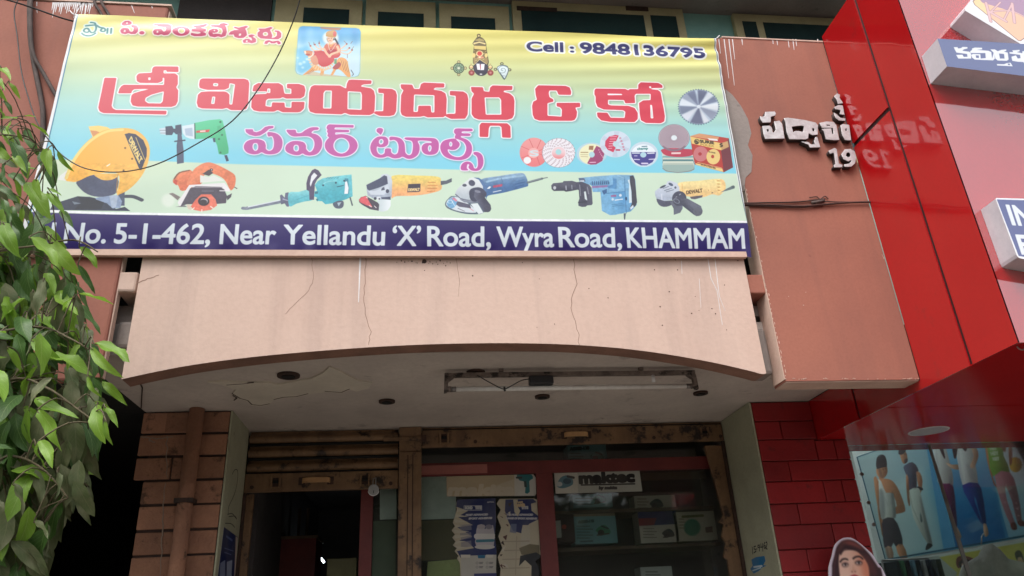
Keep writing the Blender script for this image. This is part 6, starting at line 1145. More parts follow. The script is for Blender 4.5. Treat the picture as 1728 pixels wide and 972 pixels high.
lightbox('diamond_logo_box', 'white rimmed peach diamond light box with two letters above the grey sign', [(1629,18),(1628,14),(1630,11),(1660,-25),(1712,-90),(1760,-88),(1830,5),(1828,15),(1740,74),(1722,74)], .12, p_ka)
def p_in(a):
    a.p([(1650,300),(2000,300),(2000,520),(1650,520)], (232, 234, 240)); a.p([(1682,336.5),(1960,345),(1960,470),(1719,432)], (104, 112, 154))
    a.text('IN', (1709, 379), (1746, 381.5), 35, (222, 228, 236), 1.4); a.text('F', (1725, 428.5), (1742, 429.5), 34, (222, 228, 236), 1.4)
a_ = [(1681,338),(1680,335.5),(1682,334),(1960,342),(1965,480),(1722,436),(1718,434),(1715,429)]
lightbox('shop_light_box', 'rounded grey light box with bold white capitals at the right edge', a_, .10, p_in)
# red painted block wall
X0, X1 = RPX+.0005, onY(1433, 757, PY).x
W = thing('red_block_wall', 'deep red painted block wall between the pale door jamb and the poster window', 'wall', ((X0+X1)/2, PY, .1))
core = box('backing', X0+.003, X1-.003, PY+.012, PY+.0335, .1, CZ-.004, M_['rjoint'], W); box('backing', 2.541, X1-.003, PY+.034, 4.8, .1, NZ-.001, M_['rjoint'], W)
cy = [240, 325, 402, 492, 578, 672, 762, 866, 962]; ys = [580+y/2.48 for y in cy]; zr = [CZ-.004]+[onY(1300, y, PY).z for y in ys[1:]]
st = (zr[1]-zr[-1])/(len(zr)-2)
while zr[-1]-st > .12: zr.append(zr[-1]-st)
def sx(cx, cyy): return onY(1180+cx/2.48, 580+cyy/2.48, PY).x
seams = [[], [sx(343, 360)], [sx(490, 440), sx(570, 440)], [sx(380, 535)], [sx(527, 620), sx(605, 620)], [sx(418, 715)], [sx(565, 810), sx(655, 810)], [sx(458, 910)]]
random.seed(11)
for i in range(len(zr)-1):
    sm_ = seams[i] if i < len(seams) else ([X0+.22] if i % 2 else [X0+.30, X0+.42]); cuts = [X0]+[s for s in sm_ if X0+.04 < s < X1-.03]+[X1]
    for a_, b_ in zip(cuts[:-1], cuts[1:]):
        if zr[i] > NZ and b_ > NX: b_ = min(b_, NX-.001) if zr[i+1] > NZ-.02 else b_
        if b_-a_ < .02: continue
        zt = zr[i] if not (b_ > NX and zr[i] > NZ) else NZ-.004
        bm = bmesh.new(); add_box(bm, a_+.0025, b_-.0025, PY+random.uniform(-.0015, .0015), PY+.02, zr[i+1]+.003, zt-.003, .004); bmesh.ops.recalc_face_normals(bm, faces=bm.faces); bm_obj('brick', bm, M_['rbrick'], W)
# poster window of the red shop
SGY = 4.70
G = thing('poster_window', 'frameless glass front of the red shop with fashion posters behind it', 'shop window', (X1+1.5, SGY, .1))
box('pane', X1+.002, NR, SGY, SGY+.010, .1, NZ-.001, M_['glass2'], G)
q = [onY(x, y, SGY-.012) for x, y in ((1566,750),(1570,750),(1646,990),(1639,990))]; prism('joint_strip', q, (0, .010, 0), nodemat('steel_strip', (120, 122, 118), (100, 102, 98), 9, .4, metallic=.4), G)
for y in (800, 848, 885): o_ = onY(1448+(y-772)*.24, y, SGY-.011); bm = bmesh.new(); disc(bm, o_, .012, 0, .010, 12, 'Y'); bm_obj('glass_stud', bm, M_['chrome'], G)
store = thing('store_room', 'bright white room behind the poster window of the red shop', 'room', (4.5, 6.5, .1))
wm = nodemat('store_white', (206, 208, 202), (196, 198, 194), 4, .7)
box('room_wall', X1-.1, NR+.1, 8.0, 8.1, .1, 3.4, wm, store); box('room_wall', X1-.06, X1-.003, 4.81, 8.0, .1, 3.4, wm, store); box('room_wall', NR+.1, NR+.2, 4.9, 8.1, .1, 3.4, wm, store); box('room_ceiling', X1-.1, NR+.2, 4.905, 8.1, 3.4, 3.5, wm, store); box('room_floor', X1-.06, NR+.1, 4.72, 8.1, .1005, .104, wm, store)
for i, (lx, ly) in enumerate(((3.1, 5.3), (4.3, 5.3), (5.5, 5.3), (3.1, 7.0), (4.3, 7.0))): box('ceiling_lamp', lx-.3, lx+.3, ly-.3, ly+.3, 3.37, 3.399, nodemat('lit_lamp', (240, 244, 246), emit=((240, 246, 255), 3.2)) if i == 0 else bpy.data.materials['lit_lamp'], store)
# posters: a printed board standing at an angle behind the glass
bl0 = onY(1494, 945, 5.85); z_b = bl0.z; br0 = onY(1728, 904, 5.1); dv = (br0-bl0); dv.z = 0; dv.normalize(); nv = Vector((dv.y, -dv.x, 0))
def on_board(P):
    d = rays(P); o = np.array([0, 0, EYE]); n_ = np.array(nv); t_ = ((np.array(bl0)-o)@n_)/(d@n_); return o+d*t_[:, None]
tl0 = Vector(on_board([(1449, 775)])[0]); tl1 = Vector(on_board([(1484, 757)])[0])
BW, ZT, ZL = (br0-bl0).length*1.35, max(tl0.z, tl1.z)+.12, z_b-.9
def board_canvas(z0, z1, u0=0.0, u1=None, ppm=420, bg=(170, 200, 206)):
    u1 = u1 or BW; cv = Canvas((u1-u0)*ppm, (z1-z0)*ppm, bg)
    def tf(P):
        q = on_board(P)-np.array(bl0); return np.stack([((q@np.array(dv))-u0)/(u1-u0)*cv.w, (z1-bl0.z-q[:, 2])/(z1-z0)*cv.h], axis=1)
    return cv, Art(cv, tf)
def soften(cv, r):                             # printed photographs have no hard outlines
    for k in range(3): cv.a[:, :, k] = blur(cv.a[:, :, k], r)
    cv.a += rng.normal(0, 2.5, cv.a.shape[:2])[:, :, None]
def board(name, sights, paint, label, off=0.0, cat='poster'):
    q = on_board(sights); us = (q-np.array(bl0))@np.array(dv); u0, u1, z0, z1 = us.min(), us.max(), q[:, 2].min(), q[:, 2].max()
    cv, A = board_canvas(z0, z1, u0, u1, 520); paint(A); cv.a *= .9; soften(cv, 1); pts = [tuple(Vector(p_)+nv*off) for p_ in q]
    return tag(sheet(name, pts, [((u-u0)/(u1-u0), (p_[2]-z0)/(z1-z0)) for u, p_ in zip(us, q)], print_mat(name, cv, .35, .5, .04), None, .004, M_['white']), label, cat)
def p_models(A):
    a = A.at(1400, 700, 3.573); sk, sk2, hr = (206, 138, 96), (220, 172, 140), (40, 34, 38)
    a.p([(-200,-300),(2400,-300),(2400,1500),(-200,1500)], ((200, 0, (176, 198, 198)), (700, 0, (104, 172, 196))))
    a.p([(165,255),(600,60),(620,300),(330,500),(200,420)], (176, 196, 196), alpha=.5, soft=14); a.p([(300,500),(560,300),(700,830),(340,880)], (206, 224, 216), alpha=.6, soft=18)
    a.p([(560,50),(590,50),(760,820),(690,830)], (84, 160, 204)); a.p([(600,50),(900,50),(1070,740),(760,800)], ((0, 100, (120, 190, 220)), (0, 650, (20, 106, 170)))); a.p([(930,50),(1300,40),(1400,700),(1070,740)], ((0, 100, (206, 222, 226)), (0, 700, (130, 184, 206)))); a.p([(900,50),(960,300),(1080,740),(1060,742)], (60, 140, 190))
    flat = a.p
    def modelled(P, c, smooth=0, alpha=1.0, soft=0, holes=()):   # studio photographs: each limb and garment rounds off to one side
        if alpha == 1.0 and not soft and not isinstance(c[0], tuple):
            xs_ = [q[0] for q in P]; c = ((min(xs_), P[0][1], tuple(min(255, v*1.10+6) for v in c)), (max(xs_), P[0][1]+6, tuple(v*.66 for v in c)))
        flat(P, c, max(smooth, 2), alpha, soft, holes)
    a.p = modelled
    # man in a white vest
    a.p([(290,400),(330,385),(380,400),(420,460),(455,560),(440,590),(350,600),(345,575),(405,550),(370,470),(380,620),(300,640)], sk, 3); a.p([(285,400),(310,400),(340,470),(385,475),(400,600),(385,625),(320,635),(290,560)], (216, 216, 206), 2); a.p([(265,380),(295,400),(300,560),(330,740),(315,720),(290,560)], sk, 2)
    a.e(315, 335, 34, 48, sk); a.p([(280,290),(290,250),(320,240),(340,262),(345,310),(330,315),(300,322),(285,325)], hr, 3); a.p([(320,632),(385,622),(425,700),(440,780),(400,795),(385,770),(370,800),(330,800),(320,700)], (66, 56, 64)); a.p([(335,800),(375,798),(385,870),(360,880)], sk2); a.p([(400,795),(440,780),(470,860),(430,870)], sk)
    # man in a dark shirt
    a.p([(418,205),(440,198),(460,225),(470,260),(455,295),(435,280)], sk, 2); a.p([(415,235),(420,205),(440,198),(458,210),(455,225),(435,240)], hr, 2); a.p([(450,272),(468,262),(470,280),(455,294)], (60, 50, 48)); a.p([(445,320),(460,300),(500,285),(530,320),(535,345),(520,350),(525,440),(480,455),(465,370)], (74, 84, 104), 2); a.p([(520,345),(545,350),(560,400),(550,470),(530,490),(535,430)], sk, 2); a.p([(460,370),(475,380),(485,545),(470,520)], sk, 2); a.l([(535,440),(555,448)], 14, (34, 34, 40))
    a.p([(480,455),(535,440),(550,480),(570,580),(600,700),(620,780),(590,775),(545,700),(505,620),(490,540)], (190, 196, 184), 2); a.p([(545,580),(560,640),(548,645)], (130, 150, 150)); a.p([(590,775),(622,785),(600,808),(578,814)], (26, 26, 32))
    for P_, al in (([(300,600),(322,640),(335,600),(325,470),(300,450)], .35), ([(372,470),(388,480),(400,600),(385,622)], .35), ([(505,300),(530,322),(525,430),(505,440)], .4), ([(545,480),(600,690),(612,770),(598,772),(560,600)], .35), ([(300,300),(292,330),(305,372),(318,378)], .4), ([(335,800),(350,798),(362,876),(350,878)], .4), ([(400,640),(424,700),(438,775),(415,785)], .4)): a.p(P_, (40, 44, 56), 2, al, 3)
    for x_, y_ in ((322, 328), (337, 324), (452, 238), (462, 236)): a.e(x_, y_, 3.5, 2.5, (50, 34, 32))
    a.l([(330,350),(340,347)], 3, (150, 70, 64)); a.l([(318,470),(352,545)], 3, (176, 176, 170)); a.l([(480,460),(500,560),(560,690)], 3, (160, 168, 158))
    # two women
    a.p([(608,140),(650,130),(690,160),(715,250),(740,350),(745,420),(715,440),(680,430),(650,400),(640,300)], (226, 224, 218), 2); a.p([(640,150),(670,150),(695,250),(690,262),(660,200)], hr, 2); a.p([(672,425),(700,415),(745,430),(760,560),(768,670),(748,672),(730,560),(700,500)], (110, 34, 84), 2); a.p([(750,675),(770,678),(796,735),(775,752),(758,740)], sk2, 2); a.p([(700,290),(740,300),(790,300),(785,330),(740,325)], sk2, 2)
    a.p([(770,150),(820,150),(850,190),(890,240),(880,300),(895,410),(850,432),(800,420),(775,300),(760,200)], (230, 228, 222), 2); a.p([(735,160),(770,165),(765,250),(750,260)], hr, 2); a.p([(800,165),(830,180),(822,220),(800,200)], hr); a.p([(850,190),(885,200),(898,250),(870,320),(845,310),(870,250)], sk2, 2); a.p([(800,425),(895,412),(925,500),(945,660),(925,665),(880,500),(875,520),(920,655),(905,640),(840,520)], (34, 54, 140), 2); a.p([(925,660),(945,660),(960,720),(935,735)], sk2, 2)
    for P_, al in (([(640,180),(655,300),(668,410),(652,400),(640,300)], .22), ([(730,350),(742,418),(720,435)], .25), ([(735,430),(758,560),(766,668),(755,670),(740,560)], .4), ([(770,170),(790,300),(805,415),(790,400),(775,290)], .2), ([(880,420),(922,500),(940,655),(928,660),(905,520)], .35), ([(820,300),(850,310),(892,400),(860,420)], .14)): a.p(P_, (50, 54, 80), 2, al, 3)
    # green shirt, patterned trousers, yellow ball
    a.p([(935,150),(960,170),(985,380),(1010,430),(990,420),(950,280)], sk, 2); a.p([(955,150),(1030,160),(1050,250),(1085,345),(985,368),(960,260)], (110, 170, 66), 2); a.p([(995,365),(1085,345),(1130,450),(1160,640),(1130,640),(1100,520),(1060,430),(1070,520),(1118,650),(1090,660),(1040,540)], (176, 120, 130), 2); a.p([(1090,655),(1120,650),(1130,690),(1100,692)], (110, 50, 50)); a.p([(1130,640),(1165,638),(1200,665),(1150,672)], (110, 50, 50)); a.e(1122, 300, 38, 46, (206, 170, 60)); a.p([(1080,190),(1100,195),(1100,290),(1085,300)], sk, 2); a.p([(1035,150),(1060,180),(1060,225),(1035,200)], sk, 2)
    for k in range(90): x, y = random.uniform(1000, 1150), random.uniform(370, 640); a.e(x, y, 4, 4, (216, 170, 176), alpha=.6) if abs((x-1000)/150-(y-370)/270) < .28 else None
    a.text('HEY', (975, 245), (1020, 240), 22, (206, 226, 190), 2); a.text('HEY', (988, 276), (1025, 272), 20, (206, 226, 190), 2); a.text('HEY', (970, 214), (1010, 210), 20, (206, 226, 190), 2)
    a.l([(165,255),(335,875),(1172,730),(1400,688)], 7, (20, 70, 96)); a.l([(165,255),(305,205),(500,130)], 6, (30, 84, 108)); a.p([(60,60),(160,250),(330,880),(330,900),(100,900)], (196, 210, 206))
board('fashion_poster', [(1494,948), (1790,896), (1790,700), (1470,700), (1485,757), (1445,771)], p_models, 'large pale blue fashion poster of five models behind the red shop glass')
def p_low(A):
    a = A.at(1480, 860, 6.968); a.p([(-300,300),(2600,0),(2600,1200),(-300,1200)], (206, 214, 204)); a.p([(720,560),(2400,270),(2400,1200),(900,1200)], ((0, 400, (196, 190, 90)), (0, 900, (206, 200, 140)))); a.p([(50,620),(720,545),(940,740),(900,900),(0,900)], (170, 176, 166))
    a.p([(930,640),(945,560),(1030,545),(1120,570),(1170,620),(1100,640),(1000,660),(960,690)], (120, 70, 66), 3); a.e(1040, 640, 80, 60, (60, 44, 46)); a.e(1030, 650, 40, 26, (206, 170, 150)); a.p([(1620,520),(1650,480),(1690,490),(1720,560),(1720,620),(1650,600)], (46, 40, 40), 3); a.p([(1650,570),(1700,560),(1720,640),(1670,640)], (190, 150, 120), 2)
board('fashion_poster', [(1486,1100), (1790,1100), (1790,900), (1494,952), (1488,953)], p_low, 'yellow and white fashion poster of a man in a maroon cap below the blue one', -.001)
for o_, z0_, z1_ in ((0, z_b-.80, ZT),):
    b0 = Vector((bl0.x, bl0.y, 0))-nv*.006; prism('display_board', [tuple(b0+dv*u+Vector((0, 0, z))) for u, z in ((-.06, .105), (BW, .105), (BW, ZT+.02), (-.06, ZT+.02))], tuple(-nv*.03), wm, store)
# garments on a rail and a grey shirt in front of the posters
rl = thing('clothes_rail', 'rail of dark hanging clothes under the posters in the red shop', 'clothes rail', onY(1540, 960, 4.95))
r0, r1 = onY(1488, 946, 4.95), onY(1566, 943, 4.95); tube('rail', [r0, r1], .008, M_['chrome'], rl, 8)
for i in range(9):
    t_ = (i+.5)/9; q = r0.lerp(r1, t_); c = ((40, 52, 60), (60, 110, 80), (30, 34, 46), (100, 140, 160), (36, 44, 60), (150, 150, 150), (30, 40, 60), (60, 70, 80), (26, 34, 40))[i]
    box('garment', q.x-.012, q.x+.012, q.y-.14, q.y+.14, q.z-.55, q.z-.012, nodemat('cloth', c, tuple(v*.8 for v in c), 20, .9), rl, bev=.006)
for x in (r0, r1): tube('stand', [x, (x.x, x.y, .105)], .008, M_['chrome'], rl, 8)
sg = thing('grey_shirt', 'crumpled grey shirt on a hanger in front of the yellow poster', 'shirt', onY(1680, 960, 4.85))
S = [(1612,990),(1620,955),(1648,938),(1652,922),(1662,919),(1682,928),(1694,944),(1728,952),(1790,960),(1800,990)]
P = [onY(x, y, 4.85) for x, y in S]; zb_ = P[0].z-.5; bm = bmesh.new(); cols = []
for k, p_ in enumerate(P):
    prof = []
    for j in range(8):
        v = j/7; z = p_.z+(zb_-p_.z)*v; prof.append(bm.verts.new((p_.x, 4.85-.05*math.sin(math.pi*k/(len(P)-1))-.018*math.sin(k*2.1+v*7), z)))
    cols.append(prof)
for k in range(len(P)-1):
    for j in range(7): bm.faces.new((cols[k][j+1], cols[k+1][j+1], cols[k+1][j], cols[k][j])).smooth = True
me = bpy.data.meshes.new('cloth_body'); bm.to_mesh(me); bm.free(); o_ = mesh_obj('cloth_body', me, nodemat('grey_cotton', (176, 170, 160), (150, 146, 138), 8, .9, .3, 40), sg); sf = o_.modifiers.new('thick', 'SOLIDIFY'); sf.thickness = .012
tube('hanger', [onY(1656,919,4.86), onY(1657,905,4.86), onY(1660,900,4.86)], .004, M_['chrome'], sg, 6)
# cardboard figure of a woman in front of the red wall
SYY = 4.36
zo = lambda x, y: (1390+x/11.85, 890+y/11.85)
out = [zo(*q) for q in ((100,800),(125,700),(160,580),(190,440),(215,360),(265,295),(320,250),(400,208),(470,200),(540,205),(610,235),(680,280),(770,350),(860,430),(960,520),(1020,600),(1060,680),(1110,745),(1160,800),(1240,960))]
low = [(1512,1010),(1524,1080),(1536,1200),(1528,1500),(1420,1500),(1388,1200),(1394,1080),(1398,1000)]
def p_woman(A):
    a = A.at(1390, 890, 11.85); a.p([(-400,-100),(2400,-100),(2400,8000),(-400,8000)], (216, 206, 222)); hair, hl, skin, sh_ = (58, 36, 42), (146, 76, 70), (230, 190, 172), (206, 130, 100)
    a.p([(165,980),(165,760),(215,560),(255,400),(330,300),(400,258),(500,245),(620,275),(760,380),(900,520),(1000,660),(1090,800),(1180,980),(1400,2600),(100,2600)], hair, 3); a.p([(360,300),(480,262),(620,300),(760,400),(800,460),(620,380),(480,340)], hl, 3, .9, 4); a.p([(330,330),(420,270),(520,256),(430,330),(330,470),(270,520)], (96, 56, 54), 3, .8, 4); a.p([(800,480),(960,660),(1060,900),(1000,980),(930,760)], (96, 52, 56), 3, .7, 5); a.l([(250,560),(215,760),(205,960)], 24, (92, 54, 58), 3, .7)
    a.p([(300,640),(330,500),(430,435),(560,435),(680,490),(800,610),(880,740),(910,900),(900,1150),(760,1330),(600,1400),(460,1320),(350,1100),(310,860)], ((330, 0, skin), (900, 0, (216, 140, 110))), 4); a.p([(700,520),(800,610),(880,740),(910,900),(890,1100),(800,1000),(770,800)], (206, 110, 84), 3, .55, 10)
    a.p([(330,480),(480,430),(600,440),(720,520),(640,470),(520,450),(400,470),(340,560)], hair, 3)
    a.l([(330,690),(375,640),(440,630),(478,645)], 28, (44, 30, 34), 4); a.l([(590,625),(640,590),(720,585),(780,630)], 30, (44, 30, 34), 4); a.e(428, 745, 66, 42, (70, 44, 48), -6, soft=3); a.e(700, 708, 72, 42, (70, 44, 48), 2, soft=3); a.e(430, 748, 44, 24, (226, 210, 206)); a.e(702, 712, 48, 25, (226, 210, 206)); a.e(432, 744, 22, 24, (34, 22, 26)); a.e(704, 708, 23, 25, (34, 22, 26)); a.e(412, 757, 10, 10, (240, 236, 236)); a.e(660, 712, 10, 10, (240, 236, 236)); a.l([(370,745),(425,715),(490,740)], 9, (30, 20, 24), 3); a.l([(630,712),(700,674),(770,700)], 9, (30, 20, 24), 3)
    a.p([(560,700),(590,780),(650,860),(660,885),(600,905),(540,885)], (206, 150, 130), 3, .7, 5); a.e(568, 888, 16, 9, (110, 50, 46)); a.e(628, 885, 16, 9, (110, 50, 46)); a.l([(575,640),(560,760),(556,840)], 14, (240, 210, 196), 3, .5); a.p([(520,985),(590,945),(640,945),(700,985),(620,1040),(570,1035)], (176, 70, 76), 3)
    a.p([(500,1300),(760,1300),(800,1560),(1200,1700),(1500,2200),(1500,8000),(0,8000),(0,2100),(150,1750),(460,1560)], skin, 3); a.p([(60,2000),(400,1750),(640,1950),(900,1750),(1450,2050),(1600,8000),(-100,8000)], (190, 60, 96), 3)
random.seed(2)
stn = thing('standee', 'cardboard cutout of a dark haired woman with a white edge by the red wall', 'cutout', (onY(1450, 960, SYY).x, SYY, .1))
pts = [onY(x, y, SYY) for x, y in low[::-1]+out] if False else [onY(x, y, SYY) for x, y in out+low]
pts = pts[::-1]; x0, x1, z0, z1 = min(p.x for p in pts), max(p.x for p in pts), .12, max(p.z for p in pts)
for p_ in pts: p_.z = max(p_.z, .12)
cv, A = plane_canvas('Y', SYY, x0, x1, z0, z1, 600); p_woman(A); soften(cv, 2)
sheet('figure_board', [tuple(p) for p in pts], [((p.x-x0)/(x1-x0), (p.z-z0)/(z1-z0)) for p in pts], print_mat('standee_print', cv, .45, .4, .05), stn, .006, M_['white'])
mxx = (x0+x1)/2; prism('strut', [(mxx, SYY+.0065, 1.2), (mxx, SYY+.10, .101), (mxx, SYY+.0065, .101)], (.006, 0, 0), M_['shelf'], stn)
# ------------------------------------------------------------------ street tree at the left: hanging leaves in front of the banner
def leaf_mat(name, c, c2, vein, rough, trans, dust=None):
    m = bpy.data.materials.new(name); m.use_nodes = True; t = m.node_tree; N_, L = t.nodes, t.links; b = N_['Principled BSDF']; out_ = N_['Material Output']
    b.inputs['Roughness'].default_value = rough; b.inputs['Specular IOR Level'].default_value = .4
    uv = N_.new('ShaderNodeUVMap'); uv.uv_map = 'leaf'; sep = N_.new('ShaderNodeSeparateXYZ'); L.new(uv.outputs[0], sep.inputs[0])
    def math_(op, a_, b_=None, v=None):
        n = N_.new('ShaderNodeMath'); n.operation = op; L.new(a_, n.inputs[0])
        if b_ is not None: L.new(b_, n.inputs[1])
        if v is not None: n.inputs[1].default_value = v
        return n.outputs[0]
    av = math_('ABSOLUTE', math_('SUBTRACT', sep.outputs[1], v=.5))
    mid = math_('LESS_THAN', av, v=.018)
    lat = math_('LESS_THAN', math_('FRACT', math_('ADD', math_('MULTIPLY', sep.outputs[0], v=9.0), math_('MULTIPLY', av, v=-5.0))), v=.12)
    vn = math_('MAXIMUM', mid, math_('MULTIPLY', lat, v=.45))
    oi = N_.new('ShaderNodeObjectInfo'); g = N_.new('ShaderNodeNewGeometry'); nz = N_.new('ShaderNodeTexNoise'); nz.inputs['Scale'].default_value = 22; nz.inputs['Detail'].default_value = 6; L.new(g.outputs['Position'], nz.inputs['Vector'])
    def mix(f, A_, B_):
        x = N_.new('ShaderNodeMix'); x.data_type = 'RGBA'
        for v, s in ((f, x.inputs[0]), (A_, x.inputs[6]), (B_, x.inputs[7])):
            if isinstance(v, tuple): s.default_value = (*v, 1)
            elif isinstance(v, float): s.default_value = v
            else: L.new(v, s)
        return x.outputs[2]
    col = mix(oi.outputs['Random'], srgb(c), srgb(c2)); rp = N_.new('ShaderNodeMapRange'); rp.inputs['From Min'].default_value = .4; rp.inputs['From Max'].default_value = .75; L.new(nz.outputs[0], rp.inputs[0])
    if dust: col = mix(rp.outputs[0], col, srgb(dust))
    else: col = mix(math_('MULTIPLY', rp.outputs[0], v=.35), col, tuple(v*.6 for v in srgb(c2)))
    col = mix(math_('MULTIPLY', vn, v=.55), col, srgb(vein)); L.new(col, b.inputs['Base Color'])
    tr = N_.new('ShaderNodeBsdfTranslucent'); L.new(col, tr.inputs[0]); ms = N_.new('ShaderNodeMixShader'); ms.inputs[0].default_value = trans; L.new(b.outputs[0], ms.inputs[1]); L.new(tr.outputs[0], ms.inputs[2]); L.new(ms.outputs[0], out_.inputs[0])
    bp = N_.new('ShaderNodeBump'); bp.inputs['Strength'].default_value = .25; bp.inputs['Distance'].default_value = .002; L.new(vn, bp.inputs['Height']); L.new(bp.outputs[0], b.inputs['Normal'])
    return m
LM = dict(Y=leaf_mat('young_leaf', (114, 156, 48), (138, 176, 62), (160, 190, 98), .45, .4), M=leaf_mat('mature_leaf', (64, 100, 46), (84, 120, 54), (136, 164, 98), .45, .3), D=leaf_mat('dusty_leaf', (76, 92, 52), (96, 106, 68), (124, 128, 92), .6, .2, dust=(118, 118, 88)))
def leaf_verts(seed, aspect):
    rg = random.Random(seed); n, out_, ph = 7, [], rg.uniform(0, 6)
    droop, fold, wav, tw, side = rg.uniform(.10, .38), rg.uniform(.15, .5), rg.uniform(.03, .06), rg.uniform(-.8, .8), rg.uniform(-.10, .10)
    for i in range(n+1):
        u = i/n; wv = aspect*(math.sin(math.pi*u**.92)**.72)*(1-.18*u) if 0 < i < n else 0
        if i == n: wv = 0.0
        for k in (-1, -.5, 0, .5, 1):
            y = wv*k; z = abs(y)*fold*1.2-droop*u*u+(wav*math.sin(u*11+ph+(1.5 if k < 0 else 0))*abs(k) if 0 < i < n else 0)
            a_ = tw*u; out_.append((u, side*math.sin(u*3)+y*math.cos(a_)-z*math.sin(a_)*.3, z+y*math.sin(a_), u, .5+.5*k))
    return n, out_
def leaf_mesh(seed, aspect, mat):
    n, vs2 = leaf_verts(seed, aspect); me = bpy.data.meshes.new('leaf'); F = []
    for i in range(n):
        for k in range(4): a_ = i*5+k; F.append((a_, a_+5, a_+6, a_+1))
    me.from_pydata([v[:3] for v in vs2], [], F); uvl = me.uv_layers.new(name='leaf')
    for lp in me.loops: uvl.data[lp.index].uv = vs2[lp.vertex_index][3:]
    me.polygons.foreach_set('use_smooth', [True]*len(me.polygons)); me.materials.append(mat); me.update(); return me
LV = {k: [leaf_mesh(100*j+ord(k), (.11, .13, .16, .145, .15, .175)[j], LM[k]) for j in range(6)] for k in 'YMD'}
def leaf_matrix(base, tip, face, roll):
    x = (tip-base); l = x.length; x.normalize(); z = face-x*face.dot(x)
    if z.length < .1: z = Vector((0, 0, 1))-x*x.z
    z.normalize(); y = z.cross(x); Mx = Matrix((x, y, z)).transposed().to_4x4()
    return Matrix.Translation(base) @ Mx @ Matrix.Rotation(roll, 4, 'X') @ Matrix.Diagonal((l, l, l, 1))
T = thing('street_tree', 'broad leaved tree with fresh green and dusty drooping leaves at the left edge', 'tree', (-3.0, 2.6, .1))
bark = nodemat('bark', (104, 94, 70), (82, 74, 56), 14, .9, .4, 50)
tube('trunk', catmull([(-3.0, 2.6, .08), (-2.97, 2.62, 1.2), (-3.02, 2.58, 2.2), (-2.95, 2.6, 3.2), (-2.9, 2.6, 4.2), (-2.95, 2.55, 5.0)], 4), .11, bark, T, 12, .45)
LIMB = [[(-300,330,2.6),(-150,270,2.6),(-40,232,2.55),(40,232,2.5),(92,268,2.5)], [(-300,520,2.6),(-140,450,2.6),(-20,425,2.55),(60,415,2.5),(125,405,2.5),(165,425,2.5)], [(-300,640,2.6),(-120,590,2.55),(0,560,2.5),(70,552,2.5),(120,572,2.45),(150,590,2.45)], [(-300,760,2.6),(-100,690,2.5),(20,640,2.5),(80,655,2.45),(130,690,2.45),(165,715,2.45)], [(-300,860,2.6),(-100,800,2.55),(10,770,2.5),(70,790,2.5),(115,840,2.5)]]
skel, bare = [], []
rt = [Vector((-2.9, 2.6, z)) for z in (3.75, 3.25, 2.95, 2.75, 2.55)]
for i, L_ in enumerate(LIMB):
    P = [tuple(rt[i])]+[tuple(onY(x, y, Y)) for x, y, Y in L_[1:]]; C = catmull(P, 6); tube('branch', C, .006, bark, T, 8, .4); skel += [Vector(q) for q in C[6:]]; bare += [Vector(q) for q in C[:14]]
c_, a__, b__ = lambda x, y: (x/2.945, 90+y/2.945), lambda x, y: (x/3.0375, 380+y/3.0375), lambda x, y: (x/3.117, 660+y/3.117)
HERO = [(c_, q) for q in ((0,70,50,95,'Y'),(40,140,95,215,'Y'),(-10,165,40,240,'Y'),(100,325,0,312,'Y'),(125,312,178,303,'Y'),(150,350,265,408,'Y'),(130,370,200,490,'M'),(92,372,108,442,'Y'),(205,480,236,626,'M'),(240,470,262,592,'Y'),(285,485,355,575,'Y'),(0,360,92,450,'M'),(45,430,150,550,'M'),(60,500,105,560,'Y'),(100,565,182,560,'Y'),(130,640,262,762,'Y'),(150,680,190,772,'Y'),(238,672,302,692,'Y'),(235,690,315,772,'Y'),(205,760,214,862,'M'),(300,780,342,832,'M'),(150,780,160,850,'Y'),(-20,670,52,800,'D'),(0,830,128,885,'Y'),(15,840,92,962,'Y'),(75,700,100,745,'Y'),(130,560,110,470,'Y'),(40,600,120,650,'M'),(-30,420,45,520,'M'),(-30,600,60,640,'M'))]
HERO += [(a__, q) for q in ((0,20,88,125,'Y'),(-20,70,52,232,'Y'),(150,60,297,185,'Y'),(60,105,165,275,'M'),(235,170,150,332,'D'),(125,270,-5,360,'D'),(228,270,165,435,'D'),(255,80,397,215,'Y'),(405,110,497,208,'Y'),(250,210,290,412,'M'),(330,220,372,352,'M'),(400,200,492,345,'M'),(400,350,592,378,'Y'),(390,395,526,532,'M'),(382,370,298,412,'Y'),(300,430,372,592,'M'),(145,452,212,612,'Y'),(195,455,307,538,'Y'),(138,460,-10,560,'M'),(160,585,293,668,'Y'),(412,608,325,722,'Y'),(480,605,662,672,'Y'),(465,625,602,752,'Y'),(35,622,108,745,'Y'),(150,650,313,882,'Y'),(165,700,166,872,'Y'),(340,720,382,852,'D'),(450,765,492,872,'Y'),(520,800,612,902,'Y'),(120,930,222,985,'Y'),(180,885,398,948,'Y'),(400,860,400,928,'Y'),(410,800,442,962,'D'),(-10,680,62,872,'D'),(480,900,602,972,'Y'),(170,330,160,452,'D'),(90,380,60,520,'D'),(255,450,300,560,'M'),(430,520,468,580,'Y'))]
HERO += [(c_, q) for q in ((-5,120,30,170,'Y'),(20,235,60,300,'M'),(-20,260,30,320,'Y'),(60,330,20,400,'Y'),(20,380,70,440,'Y'),(-10,470,60,540,'Y'),(30,540,-10,640,'M'),(110,500,150,590,'Y'),(70,620,110,720,'Y'),(180,620,210,720,'Y'),(10,720,60,820,'M'),(110,760,95,850,'Y'))]
